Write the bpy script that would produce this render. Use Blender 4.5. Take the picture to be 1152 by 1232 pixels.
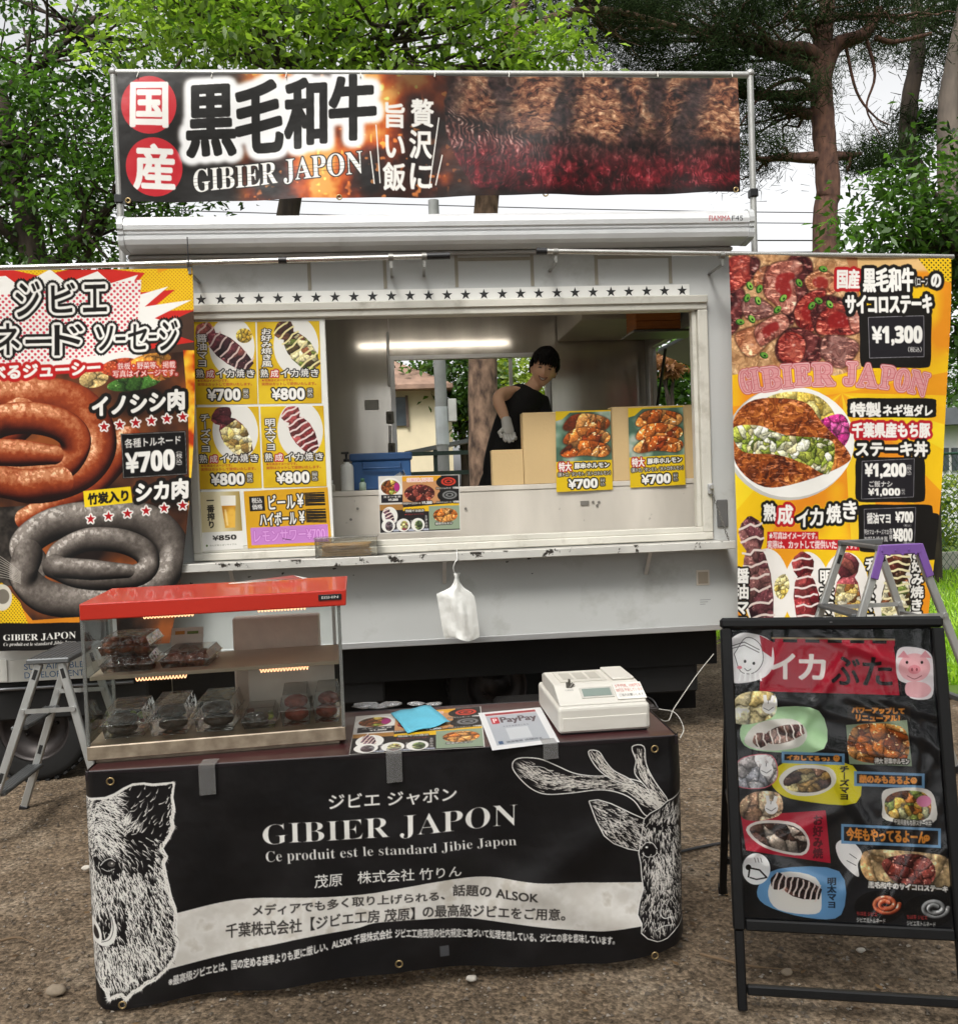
# Food truck serving hatch with banners, sales table and sign board - everything is built in code.
import bpy, bmesh, math, random
import numpy as np
from mathutils import Vector, Matrix
from math import sin, cos, pi, radians, sqrt, atan2

for o in list(bpy.data.objects):
    bpy.data.objects.remove(o)
SC = bpy.context.scene
COL = SC.collection
random.seed(7)
RNG = np.random.default_rng(11)

# ------------------------------------------------------------------ camera
F_PX, W_PX, H_PX = 1064.0, 1152.0, 1232.0
YAW, PIT, ROL = radians(4.8), radians(2.0), radians(2.1)
CAM = np.array([-4.75 * sin(YAW), -4.75 * cos(YAW), 1.5])
_f = np.array([sin(YAW) * cos(PIT), cos(YAW) * cos(PIT), -sin(PIT)])
_r0 = np.array([cos(YAW), -sin(YAW), 0.0])
_u0 = np.cross(_r0, _f)
_r = _r0 * cos(ROL) - _u0 * sin(ROL)
_u = _u0 * cos(ROL) + _r0 * sin(ROL)
cd = bpy.data.cameras.new('camera')
cd.sensor_fit = 'HORIZONTAL'
cd.sensor_width = 36.0
cd.lens = 36.0 * F_PX / W_PX
cd.clip_start = 0.05
cd.clip_end = 2000
cam = bpy.data.objects.new('camera', cd)
COL.objects.link(cam)
cam.matrix_world = Matrix(((_r[0], _u[0], -_f[0], CAM[0]), (_r[1], _u[1], -_f[1], CAM[1]), (_r[2], _u[2], -_f[2], CAM[2]), (0, 0, 0, 1)))
SC.camera = cam

# ------------------------------------------------------------------ light
SUN_EL, SUN_AZ = radians(52), radians(205)      # azimuth clockwise from +Y
wd = bpy.data.worlds.new('World')
SC.world = wd
wd.use_nodes = True
wn = wd.node_tree.nodes
wn.clear()
sky = wn.new('ShaderNodeTexSky')
sky.sky_type = 'NISHITA'
sky.sun_disc = False
sky.sun_elevation = SUN_EL
sky.sun_rotation = SUN_AZ
sky.air_density = 1.0
sky.dust_density = 4.0
hs = wn.new('ShaderNodeHueSaturation')
hs.inputs['Saturation'].default_value = 0.05
bgn = wn.new('ShaderNodeBackground')
bgn.inputs['Strength'].default_value = 0.15
wo = wn.new('ShaderNodeOutputWorld')
wd.node_tree.links.new(sky.outputs[0], hs.inputs['Color'])
wd.node_tree.links.new(hs.outputs[0], bgn.inputs['Color'])
wd.node_tree.links.new(bgn.outputs[0], wo.inputs['Surface'])
sd = bpy.data.lights.new('sun', 'SUN')
sd.energy = 1.3
sd.angle = radians(14)
sd.color = (1.0, 0.95, 0.87)
sun = bpy.data.objects.new('sun', sd)
COL.objects.link(sun)
sun.rotation_euler = Vector((-sin(SUN_AZ) * cos(SUN_EL), -cos(SUN_AZ) * cos(SUN_EL), -sin(SUN_EL))).to_track_quat('-Z', 'Y').to_euler()
SC.view_settings.view_transform = 'Standard'
SC.view_settings.look = 'None'
SC.view_settings.exposure = 0.88
SC.view_settings.gamma = 1.0
SC.cycles.transparent_max_bounces = 40
SC.cycles.max_bounces = 10


# ------------------------------------------------------------------ calibrated helpers
def ray(x, y):
    return _f * F_PX + _r * (x - W_PX / 2) - _u * (y - H_PX / 2)


def at(x, y, Y0):                       # point of the plane Y = Y0
    d = ray(x, y)
    return CAM + d * ((Y0 - CAM[1]) / d[1])


def atz(x, y, Z0):
    d = ray(x, y)
    return CAM + d * ((Z0 - CAM[2]) / d[2])


def proj(p):
    q = np.asarray(p, float) - CAM
    w = q @ _f
    return np.array([W_PX / 2 + F_PX * (q @ _r) / w, H_PX / 2 - F_PX * (q @ _u) / w])


# ------------------------------------------------------------------ materials
MATS = {}


def lin(h):
    if isinstance(h, str):
        h = h.lstrip('#')
        c = [int(h[i:i + 2], 16) / 255 for i in (0, 2, 4)]
        return tuple(x / 12.92 if x <= 0.04045 else ((x + 0.055) / 1.055) ** 2.4 for x in c)
    return tuple(h)


def _new(name):
    m = bpy.data.materials.new(name)
    m.use_nodes = True
    nt = m.node_tree
    return m, nt, nt.nodes['Principled BSDF']


def mat(name, col, rough=0.6, metal=0.0, var=0.12, scale=6.0, bump=0.0, bscale=40.0, stretch=(1, 1, 1), col2=None, spec=0.5, coat=0.0, dirt=None):
    """Principled surface whose colour drifts with noise; optional bump and dirt blotches."""
    if name in MATS:
        return MATS[name]
    m, nt, b = _new(name)
    L = nt.links.new
    c = lin(col)
    tc = nt.nodes.new('ShaderNodeTexCoord')
    mp = nt.nodes.new('ShaderNodeMapping')
    mp.inputs['Scale'].default_value = stretch
    L(tc.outputs['Object'], mp.inputs['Vector'])
    nz = nt.nodes.new('ShaderNodeTexNoise')
    nz.inputs['Scale'].default_value = scale
    nz.inputs['Detail'].default_value = 6
    L(mp.outputs[0], nz.inputs['Vector'])
    mix = nt.nodes.new('ShaderNodeMix')
    mix.data_type = 'RGBA'
    lo = lin(col2) if col2 else tuple(x * (1 - var) for x in c)
    hi = c if col2 else tuple(min(1, x * (1 + var)) for x in c)
    mix.inputs[6].default_value = (*lo, 1)
    mix.inputs[7].default_value = (*hi, 1)
    rm = nt.nodes.new('ShaderNodeMapRange')
    rm.inputs[1].default_value = 0.3
    rm.inputs[2].default_value = 0.7
    L(nz.outputs[0], rm.inputs[0])
    L(rm.outputs[0], mix.inputs[0])
    out = mix.outputs[2]
    if dirt:
        dcol, dscale, lo_, hi_ = dirt
        n2 = nt.nodes.new('ShaderNodeTexNoise')
        n2.inputs['Scale'].default_value = dscale
        n2.inputs['Detail'].default_value = 8
        n2.inputs['Roughness'].default_value = 0.65
        L(tc.outputs['Object'], n2.inputs['Vector'])
        r2 = nt.nodes.new('ShaderNodeMapRange')
        r2.inputs[1].default_value = lo_
        r2.inputs[2].default_value = hi_
        L(n2.outputs[0], r2.inputs[0])
        m2 = nt.nodes.new('ShaderNodeMix')
        m2.data_type = 'RGBA'
        m2.inputs[7].default_value = (*lin(dcol), 1)
        L(out, m2.inputs[6])
        L(r2.outputs[0], m2.inputs[0])
        out = m2.outputs[2]
    L(out, b.inputs['Base Color'])
    b.inputs['Roughness'].default_value = rough
    b.inputs['Metallic'].default_value = metal
    b.inputs['Specular IOR Level'].default_value = spec
    b.inputs['Coat Weight'].default_value = coat
    if rough < 0.95:
        rr = nt.nodes.new('ShaderNodeMapRange')
        rr.inputs[3].default_value = max(0.03, rough * 0.8)
        rr.inputs[4].default_value = min(1, rough * 1.2)
        L(nz.outputs[0], rr.inputs[0])
        L(rr.outputs[0], b.inputs['Roughness'])
    if bump:
        nb = nt.nodes.new('ShaderNodeTexNoise')
        nb.inputs['Scale'].default_value = bscale
        nb.inputs['Detail'].default_value = 5
        L(mp.outputs[0], nb.inputs['Vector'])
        bp = nt.nodes.new('ShaderNodeBump')
        bp.inputs['Strength'].default_value = bump
        bp.inputs['Distance'].default_value = 0.01
        L(nb.outputs[0], bp.inputs['Height'])
        L(bp.outputs[0], b.inputs['Normal'])
    MATS[name] = m
    return m


def print_mat(name, rough=0.45, bump=0.15, bscale=9.0, spec=0.5, coat=0.0):
    if name in MATS:
        return MATS[name]
    m, nt, b = _new(name)
    a = nt.nodes.new('ShaderNodeAttribute')
    a.attribute_name = 'ink'
    nt.links.new(a.outputs['Color'], b.inputs['Base Color'])
    b.inputs['Roughness'].default_value = rough
    b.inputs['Specular IOR Level'].default_value = spec
    b.inputs['Coat Weight'].default_value = coat
    tc = nt.nodes.new('ShaderNodeTexCoord')
    nb = nt.nodes.new('ShaderNodeTexNoise')
    nb.inputs['Scale'].default_value = bscale
    nb.inputs['Detail'].default_value = 3
    nt.links.new(tc.outputs['Object'], nb.inputs['Vector'])
    bp = nt.nodes.new('ShaderNodeBump')
    bp.inputs['Strength'].default_value = bump
    bp.inputs['Distance'].default_value = 0.02
    nt.links.new(nb.outputs[0], bp.inputs['Height'])
    nt.links.new(bp.outputs[0], b.inputs['Normal'])
    MATS[name] = m
    return m


def film_mat(name, tint='#ffffff', gloss=0.35, rough=0.05, milk=0.0, milkcol='#e8e8e8', bump=0.0, bscale=25, fres=0.9):
    """thin clear plastic or glass: see-through plus a Fresnel reflection (and a little milkiness)."""
    if name in MATS:
        return MATS[name]
    m = bpy.data.materials.new(name)
    m.use_nodes = True
    nt = m.node_tree
    nt.nodes.clear()
    L = nt.links.new
    tr = nt.nodes.new('ShaderNodeBsdfTransparent')
    tr.inputs[0].default_value = (*lin(tint), 1)
    gl = nt.nodes.new('ShaderNodeBsdfGlossy')
    gl.inputs['Roughness'].default_value = rough
    fr = nt.nodes.new('ShaderNodeFresnel')
    fr.inputs[0].default_value = 1.5
    mu = nt.nodes.new('ShaderNodeMath')
    mu.operation = 'MULTIPLY_ADD'
    mu.inputs[1].default_value = fres
    mu.inputs[2].default_value = gloss * 0.1
    L(fr.outputs[0], mu.inputs[0])
    mx = nt.nodes.new('ShaderNodeMixShader')
    L(mu.outputs[0], mx.inputs[0])
    L(tr.outputs[0], mx.inputs[1])
    L(gl.outputs[0], mx.inputs[2])
    last = mx.outputs[0]
    if milk:
        df = nt.nodes.new('ShaderNodeBsdfDiffuse')
        df.inputs[0].default_value = (*lin(milkcol), 1)
        m2 = nt.nodes.new('ShaderNodeMixShader')
        m2.inputs[0].default_value = milk
        L(last, m2.inputs[1])
        L(df.outputs[0], m2.inputs[2])
        last = m2.outputs[0]
    if bump:
        tc = nt.nodes.new('ShaderNodeTexCoord')
        nb = nt.nodes.new('ShaderNodeTexNoise')
        nb.inputs['Scale'].default_value = bscale
        L(tc.outputs['Object'], nb.inputs['Vector'])
        bp = nt.nodes.new('ShaderNodeBump')
        bp.inputs['Strength'].default_value = bump
        bp.inputs['Distance'].default_value = 0.02
        L(nb.outputs[0], bp.inputs['Height'])
        L(bp.outputs[0], gl.inputs['Normal'])
        if milk:
            L(bp.outputs[0], df.inputs['Normal'])
    ou = nt.nodes.new('ShaderNodeOutputMaterial')
    L(last, ou.inputs['Surface'])
    MATS[name] = m
    return m


def leaf_mat(name, c1, c2, trans=0.45, gloss=0.04):
    if name in MATS:
        return MATS[name]
    m = bpy.data.materials.new(name)
    m.use_nodes = True
    nt = m.node_tree
    nt.nodes.clear()
    L = nt.links.new
    a = nt.nodes.new('ShaderNodeAttribute')
    a.attribute_name = 'shade'
    mix = nt.nodes.new('ShaderNodeMix')
    mix.data_type = 'RGBA'
    mix.inputs[6].default_value = (*lin(c1), 1)
    mix.inputs[7].default_value = (*lin(c2), 1)
    L(a.outputs['Fac'], mix.inputs[0])
    df = nt.nodes.new('ShaderNodeBsdfDiffuse')
    tl = nt.nodes.new('ShaderNodeBsdfTranslucent')
    gl = nt.nodes.new('ShaderNodeBsdfGlossy')
    gl.inputs['Roughness'].default_value = 0.45
    L(mix.outputs[2], df.inputs[0])
    hs_ = nt.nodes.new('ShaderNodeHueSaturation')
    hs_.inputs['Value'].default_value = 1.5
    hs_.inputs['Saturation'].default_value = 1.1
    L(mix.outputs[2], hs_.inputs['Color'])
    L(hs_.outputs[0], tl.inputs[0])
    m1 = nt.nodes.new('ShaderNodeMixShader')
    m1.inputs[0].default_value = trans
    L(df.outputs[0], m1.inputs[1])
    L(tl.outputs[0], m1.inputs[2])
    m2 = nt.nodes.new('ShaderNodeMixShader')
    m2.inputs[0].default_value = gloss
    L(m1.outputs[0], m2.inputs[1])
    L(gl.outputs[0], m2.inputs[2])
    ou = nt.nodes.new('ShaderNodeOutputMaterial')
    L(m2.outputs[0], ou.inputs['Surface'])
    MATS[name] = m
    return m


# ------------------------------------------------------------------ objects
def tag(o, label=None, cat=None, group=None, kind=None):
    if label:
        o['label'] = label
    if cat:
        o['category'] = cat
    if group:
        o['group'] = group
    if kind:
        o['kind'] = kind
    return o


def thing(name, label, cat, loc=(0, 0, 0), rz=0.0, group=None):
    o = bpy.data.objects.new(name, None)
    COL.objects.link(o)
    o.location = loc
    o.rotation_euler = (0, 0, rz)
    o.empty_display_size = 0.1
    return tag(o, label, cat, group)


def copy_tree(o, parent=None):
    c = o.copy()
    COL.objects.link(c)
    if parent is not None:
        c.parent = parent
    for ch in list(o.children):
        copy_tree(ch, c)
    return c


class MB:
    """collects shapes; build() links them as ONE mesh object."""

    def __init__(s):
        s.v, s.f, s.m, s.s = [], [], [], []

    def add(s, vs, fs, mi=0, smooth=False):
        n = len(s.v)
        s.v += [tuple(map(float, p)) for p in vs]
        s.f += [tuple(i + n for i in f) for f in fs]
        s.m += [mi] * len(fs)
        s.s += [smooth] * len(fs)
        return s

    def bm(s, bm, mi=0, smooth=False, M=None):
        bm.verts.index_update()
        vs = [(M @ v.co if M else v.co)[:] for v in bm.verts]
        s.add(vs, [[v.index for v in f.verts] for f in bm.faces], mi, smooth)
        bm.free()
        return s

    def box(s, x0, x1, y0, y1, z0, z1, bev=0.0, mi=0, M=None, seg=1):
        b = bmesh.new()
        bmesh.ops.create_cube(b, size=1.0)
        for v in b.verts:
            v.co = Vector(((x0 + x1) / 2 + v.co.x * (x1 - x0), (y0 + y1) / 2 + v.co.y * (y1 - y0), (z0 + z1) / 2 + v.co.z * (z1 - z0)))
        if bev:
            bmesh.ops.bevel(b, geom=b.edges[:], offset=bev, segments=seg, profile=0.5, affect='EDGES', clamp_overlap=True)
        return s.bm(b, mi, False, M)

    def bar(s, p, q, w, h, up=(0, 0, 1), mi=0, bev=0.0):
        """rectangular bar from p to q, w across and h along up."""
        p, q = Vector(p), Vector(q)
        d = q - p
        z = d.normalized()
        x = Vector(up).cross(z)
        if x.length < 1e-6:
            x = Vector((1, 0, 0))
        x.normalize()
        y = z.cross(x)
        M = Matrix(((x.x, y.x, z.x, p.x), (x.y, y.y, z.y, p.y), (x.z, y.z, z.z, p.z), (0, 0, 0, 1)))
        return s.box(-w / 2, w / 2, -h / 2, h / 2, 0, d.length, bev, mi, M)

    def tube(s, pts, r, n=10, mi=0, caps=True, smooth=True):
        pts = [Vector(p) for p in pts]
        rs = r if hasattr(r, '__len__') else [r] * len(pts)
        vs, fs = [], []
        prev = None
        for i, p in enumerate(pts):
            d = (pts[min(i + 1, len(pts) - 1)] - pts[max(i - 1, 0)])
            d = d.normalized() if d.length > 1e-9 else Vector((0, 0, 1))
            if prev is None:
                a = d.orthogonal().normalized()
            else:
                a = prev - d * prev.dot(d)
                a = a.normalized() if a.length > 1e-6 else d.orthogonal().normalized()
            prev = a
            b = d.cross(a)
            for k in range(n):
                t = 2 * pi * k / n
                vs.append(p + (a * cos(t) + b * sin(t)) * rs[i])
        for i in range(len(pts) - 1):
            for k in range(n):
                k2 = (k + 1) % n
                fs.append((i * n + k, i * n + k2, (i + 1) * n + k2, (i + 1) * n + k))
        s.add(vs, fs, mi, smooth)
        if caps:
            s.add(vs[:n], [tuple(range(n))[::-1]], mi)
            s.add(vs[-n:], [tuple(range(n))], mi)
        return s

    def cyl(s, c, ax, r, h, n=24, mi=0, r2=None):
        c, ax = Vector(c), Vector(ax).normalized()
        return s.tube([c, c + ax * h], [r, r if r2 is None else r2], n, mi)

    def lathe(s, prof, M=None, n=24, mi=0, smooth=True):
        vs, fs = [], []
        for r, z in prof:
            for k in range(n):
                t = 2 * pi * k / n
                v = Vector((r * cos(t), r * sin(t), z))
                vs.append(M @ v if M else v)
        for i in range(len(prof) - 1):
            for k in range(n):
                k2 = (k + 1) % n
                fs.append((i * n + k, i * n + k2, (i + 1) * n + k2, (i + 1) * n + k))
        return s.add(vs, fs, mi, smooth)

    def prism(s, poly, d, M=None, mi=0):
        """polygon in local XY, extruded along +Z by d."""
        n = len(poly)
        vs = [Vector((p[0], p[1], 0)) for p in poly] + [Vector((p[0], p[1], d)) for p in poly]
        if M:
            vs = [M @ v for v in vs]
        fs = [tuple(range(n))[::-1], tuple(range(n, 2 * n))]
        for k in range(n):
            k2 = (k + 1) % n
            fs.append((k, k2, n + k2, n + k))
        return s.add(vs, fs, mi)

    def ball(s, c, r, sub=2, mi=0, sc=(1, 1, 1), jit=0.0, M=None):
        b = bmesh.new()
        bmesh.ops.create_icosphere(b, subdivisions=sub, radius=1.0)
        for v in b.verts:
            k = 1 + random.uniform(-jit, jit)
            v.co = Vector((c[0] + v.co.x * r * sc[0] * k, c[1] + v.co.y * r * sc[1] * k, c[2] + v.co.z * r * sc[2] * k))
        return s.bm(b, mi, True, M)

    def build(s, name, mats, parent=None, world=False, off=None):
        """world=True: coordinates are world ones and the parent is unrotated."""
        if not isinstance(mats, (list, tuple)):
            mats = [mats]
        me = bpy.data.meshes.new(name)
        vs = np.array(s.v, dtype=float)
        if parent is not None and world:
            vs = vs - np.array(parent_loc(parent))
        me.from_pydata(vs.tolist(), [], s.f)
        for m in mats:
            me.materials.append(m)
        me.polygons.foreach_set('material_index', s.m)
        me.polygons.foreach_set('use_smooth', s.s)
        me.update()
        o = bpy.data.objects.new(name, me)
        COL.objects.link(o)
        if parent is not None:
            o.parent = parent
        return o


def islands(mb):
    """split the collected shapes into one MB per connected piece (touching tubes and bars stay apart)"""
    par = list(range(len(mb.v)))

    def find(i):
        while par[i] != i:
            par[i] = par[par[i]]
            i = par[i]
        return i
    for f in mb.f:
        r = find(f[0])
        for i in f[1:]:
            par[find(i)] = r
    out = {}
    for f, m, s in zip(mb.f, mb.m, mb.s):
        o = out.setdefault(find(f[0]), (MB(), {}))
        ix = []
        for i in f:
            if i not in o[1]:
                o[1][i] = len(o[0].v)
                o[0].v.append(mb.v[i])
            ix.append(o[1][i])
        o[0].f.append(tuple(ix))
        o[0].m.append(m)
        o[0].s.append(s)
    return [o[0] for o in out.values()]


def build_each(mb, name, mats, parent, world=True):
    return [p.build(name, mats, parent, world=world) for p in islands(mb)]


def parent_loc(o):
    l = Vector((0, 0, 0))
    while o is not None:
        l += o.location
        o = o.parent
    return l


def solo(mb, name, mats, label, cat, base, group=None, kind=None):
    """one-mesh thing whose origin sits at its base."""
    mb.v = [(x - base[0], y - base[1], z - base[2]) for x, y, z in mb.v]
    o = mb.build(name, mats)
    o.location = base
    return tag(o, label, cat, group, kind)
# ------------------------------------------------------------------ printing: canvases that become inked sheets
def hexc(h):
    h = h.lstrip('#')
    return np.array([int(h[i:i + 2], 16) / 255 for i in (0, 2, 4)], dtype=np.float32)


def col_(c):
    return hexc(c) if isinstance(c, str) else np.asarray(c, dtype=np.float32)


_TX = {}
_ser = lambda t: ''.join(chr(0x1D400 + ord(c) - 65) if 'A' <= c <= 'Z' else chr(0x1D41A + ord(c) - 97) if 'a' <= c <= 'z' else c for c in t)


def text_tris(t):
    """(n,3,2) triangles of a line of type at size 1 and its bounds."""
    if t in _TX:
        return _TX[t]
    cu = bpy.data.curves.new('type', 'FONT')
    cu.body = t
    cu.resolution_u = 4
    ob = bpy.data.objects.new('type', cu)
    COL.objects.link(ob)
    bpy.context.view_layer.update()
    me = ob.to_mesh()
    v = np.zeros(len(me.vertices) * 3, dtype=np.float64)
    me.vertices.foreach_get('co', v)
    v = v.reshape(-1, 3)[:, :2]
    me.calc_loop_triangles()
    tr = np.zeros(len(me.loop_triangles) * 3, dtype=np.int64)
    me.loop_triangles.foreach_get('vertices', tr)
    T = v[tr].reshape(-1, 3, 2)
    ob.to_mesh_clear()
    bpy.data.objects.remove(ob)
    bpy.data.curves.remove(cu)
    if len(T):
        A = (T[:, 1, 0] - T[:, 0, 0]) * (T[:, 2, 1] - T[:, 0, 1]) - (T[:, 1, 1] - T[:, 0, 1]) * (T[:, 2, 0] - T[:, 0, 0])
        T[A < 0] = T[A < 0][:, ::-1]
    _TX[t] = T
    return T


def homog(src, dst):
    A = []
    for (x, y), (u, v) in zip(src, dst):
        A.append([x, y, 1, 0, 0, 0, -u * x, -u * y, -u])
        A.append([0, 0, 0, x, y, 1, -v * x, -v * y, -v])
    return np.linalg.svd(np.array(A, float))[2][-1].reshape(3, 3)


def happ(Hm, p):
    p = np.asarray(p, float)
    w = p[..., 0] * Hm[2, 0] + p[..., 1] * Hm[2, 1] + Hm[2, 2]
    return np.stack([(p[..., 0] * Hm[0, 0] + p[..., 1] * Hm[0, 1] + Hm[0, 2]) / w, (p[..., 0] * Hm[1, 0] + p[..., 1] * Hm[1, 1] + Hm[1, 2]) / w], -1)


def fbm(h, w, scale, octv=4, seed=0, sx=1.0, sy=1.0, gain=0.5):
    g = np.random.default_rng(seed)
    out = np.zeros((h, w), np.float32)
    amp, tot = 1.0, 0.0
    for o in range(octv):
        px, py = max(1.0, scale * sx), max(1.0, scale * sy)
        nx, ny = int(w / px) + 3, int(h / py) + 3
        a = g.random((ny, nx)).astype(np.float32)
        X, Y = np.arange(w) / px, np.arange(h) / py
        xi, yi = X.astype(int), Y.astype(int)
        fx, fy = (X - xi), (Y - yi)
        fx = (fx * fx * (3 - 2 * fx)).astype(np.float32)
        fy = (fy * fy * (3 - 2 * fy)).astype(np.float32)[:, None]
        top = a[yi][:, xi] * (1 - fx) + a[yi][:, xi + 1] * fx
        bot = a[yi + 1][:, xi] * (1 - fx) + a[yi + 1][:, xi + 1] * fx
        out += amp * (top * (1 - fy) + bot * fy)
        tot += amp
        amp *= gain
        scale *= 0.5
    return out / tot


def ramp(t, stops):
    xs = [s[0] for s in stops]
    cs = np.array([col_(s[1]) for s in stops])
    return np.stack([np.interp(t, xs, cs[:, k]) for k in range(3)], -1).astype(np.float32)


class Canvas:
    """a sheet to be printed: corners are its 3-D corners TL, TR, BR, BL; shapes are given in the photograph's
    pixels and carried onto the flat sheet by the sheet's own homography."""

    def __init__(s, corners, res, bg='#ffffff', local=False):
        c = [np.asarray(p, float) for p in corners]
        s.c = c
        s.Wm = (np.linalg.norm(c[1] - c[0]) + np.linalg.norm(c[2] - c[3])) / 2
        s.Hm = (np.linalg.norm(c[3] - c[0]) + np.linalg.norm(c[2] - c[1])) / 2
        s.w, s.h = max(8, int(round(s.Wm / res))), max(8, int(round(s.Hm / res)))
        s.res = res
        s.px = [proj(p) for p in c]
        s.H = homog(s.px, [(0, 0), (s.w, 0), (s.w, s.h), (0, s.h)])
        s.k = s.w / max(1.0, np.linalg.norm(s.px[1] - s.px[0]))
        s.a = np.empty((s.h, s.w, 3), np.float32)
        s.a[:] = col_(bg)

    pre = None                          # d(v): sideways sway (m) of the free edge, so that print follows the cloth

    def M(s, p):
        q = happ(s.H, p)
        if s.pre is not None:
            q[..., 0] = q[..., 0] / (1 + s.pre(np.clip(q[..., 1] / s.h, 0, 1)) / s.Wm)
        return q

    # --- coverage of oriented polygons / triangles given in canvas coordinates
    def cover(s, polys, pad=0):
        E0, E1 = [], []
        for p in polys:
            E0.append(p)
            E1.append(np.roll(p, -1, axis=0))
        A, B = np.concatenate(E0), np.concatenate(E1)
        return s._scan(A, B, pad)

    def _scan(s, A, B, pad=0):
        x0 = int(max(0, math.floor(A[:, 0].min()) - pad - 1))
        x1 = int(min(s.w, math.ceil(A[:, 0].max()) + pad + 2))
        y0 = int(max(0, math.floor(A[:, 1].min()) - pad - 1))
        y1 = int(min(s.h, math.ceil(A[:, 1].max()) + pad + 2))
        if x1 <= x0 or y1 <= y0:
            return None
        w, h = x1 - x0, y1 - y0
        SS = 4
        ay, by = (A[:, 1] - y0) * SS - 0.5, (B[:, 1] - y0) * SS - 0.5
        sg = np.where(by > ay, 1.0, -1.0)
        lo, hi = np.minimum(ay, by), np.maximum(ay, by)
        r0, r1 = np.ceil(lo).astype(int), np.ceil(hi).astype(int)
        r0 = np.clip(r0, 0, h * SS)
        r1 = np.clip(r1, 0, h * SS)
        n = r1 - r0
        ok = n > 0
        if not ok.any():
            return None
        idx = np.repeat(np.nonzero(ok)[0], n[ok])
        st = np.repeat(np.cumsum(n[ok]) - n[ok], n[ok])
        rows = np.arange(len(idx)) - st + r0[idx]
        t = (rows - ay[idx]) / (by[idx] - ay[idx])
        x = np.clip(A[idx, 0] + (B[idx, 0] - A[idx, 0]) * t - x0, 0, w - 0.001)
        xi = x.astype(int)
        fr = x - xi
        acc = np.zeros((h * SS, w + 2), np.float32)
        np.add.at(acc, (rows, xi), sg[idx] * (1 - fr))
        np.add.at(acc, (rows, xi + 1), sg[idx] * fr)
        m = np.clip(np.abs(np.cumsum(acc, 1)[:, :w]), 0, 1)
        m = m.reshape(h, SS, w).mean(1)
        return m, (x0, y0)

    def blend(s, mk, c, a=1.0):
        if mk is None:
            return
        m, (x0, y0) = mk
        h, w = m.shape
        m = (m * a)[..., None]
        t = s.a[y0:y0 + h, x0:x0 + w]
        c = col_(c)
        t[:] = t * (1 - m) + c * m

    @staticmethod
    def dil(m, r):
        if r <= 0.3:
            return m
        R = int(math.ceil(r))
        out = m.copy()
        h, w = m.shape
        for rad in ([r] if r < 2 else [r, r * 0.55]):
            for k in range(16):
                dx, dy = int(round(rad * cos(k * pi / 8))), int(round(rad * sin(k * pi / 8)))
                ys, yd = (max(0, -dy), max(0, dy))
                xs, xd = (max(0, -dx), max(0, dx))
                hh, ww = h - abs(dy), w - abs(dx)
                if hh > 0 and ww > 0:
                    np.maximum(out[yd:yd + hh, xd:xd + ww], m[ys:ys + hh, xs:xs + ww], out=out[yd:yd + hh, xd:xd + ww])
        return out

    @staticmethod
    def blur(m, r):
        for _ in range(3):
            k = max(1, int(r * 0.6))
            for ax in (0, 1):
                c = np.cumsum(np.concatenate([np.repeat(m.take([0], ax), k + 1, ax), m, np.repeat(m.take([-1], ax), k, ax)], ax), ax)
                n = m.shape[ax]
                m = (c.take(range(2 * k + 1, 2 * k + 1 + n), ax) - c.take(range(0, n), ax)) / (2 * k + 1)
        return m

    # --- shapes in photo pixels
    def poly(s, pts, c, a=1.0, blur=0.0, grow=0.0):
        p = s.M(pts)
        mk = s.cover([p], pad=int((blur + grow) * s.k * 2) + 1)
        if mk is None:
            return
        m, o = mk
        if grow:
            m = s.dil(m, grow * s.k)
        if blur:
            m = s.blur(m, blur * s.k)
        if callable(c):
            s.paint((m * a, o), c)
        else:
            s.blend((m, o), c, a)

    def mask(s, pts, blur=0.0):
        mk = s.cover([s.M(pts)], pad=int(blur * s.k * 2) + 1)
        if mk is None:
            return None
        m, o = mk
        return (s.blur(m, blur * s.k) if blur else m), o

    def paint(s, mk, fn):
        """fn(h, w, k) -> (h, w, 3) picture laid inside the mask."""
        if mk is None:
            return
        m, (x0, y0) = mk
        h, w = m.shape
        s.blend(mk, fn(h, w, s.k))

    def ell(s, cx, cy, rx, ry, c, a=1.0, ang=0.0, blur=0.0):
        s.poly(ellp(cx, cy, rx, ry, ang), c, a, blur)

    def line(s, pts, wd, c, a=1.0, taper=False):
        s.lines([pts], wd, c, a, taper)

    def lines(s, many, wd, c, a=1.0, taper=False):
        qs = []
        for pts in many:
            P = s.M(pts)
            n = len(P)
            ww = wd * s.k / 2
            for i in range(n - 1):
                d = P[i + 1] - P[i]
                L = np.hypot(*d)
                if L < 1e-6:
                    continue
                nn = np.array([-d[1], d[0]]) / L
                w0 = ww * ((1 - i / (n - 1)) if taper else 1)
                w1 = ww * ((1 - (i + 1) / (n - 1)) if taper else 1)
                qs.append(np.array([P[i] + nn * w0, P[i + 1] + nn * w1, P[i + 1] - nn * w1, P[i] - nn * w0]))
                if i > 0 and w0 > 0.8:
                    qs.append(np.array([P[i] + w0 * np.array([cos(t), -sin(t)]) for t in np.linspace(0, 2 * pi, 9)[:-1]]))
        if qs:
            s.blend(s.cover(qs), c, a)

    def rect(s, x0, y0, x1, y1, c, sl=0.0, a=1.0, r=0.0):
        s.poly(quad(x0, y0, x1, y1, sl), c, a, grow=0)

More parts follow.
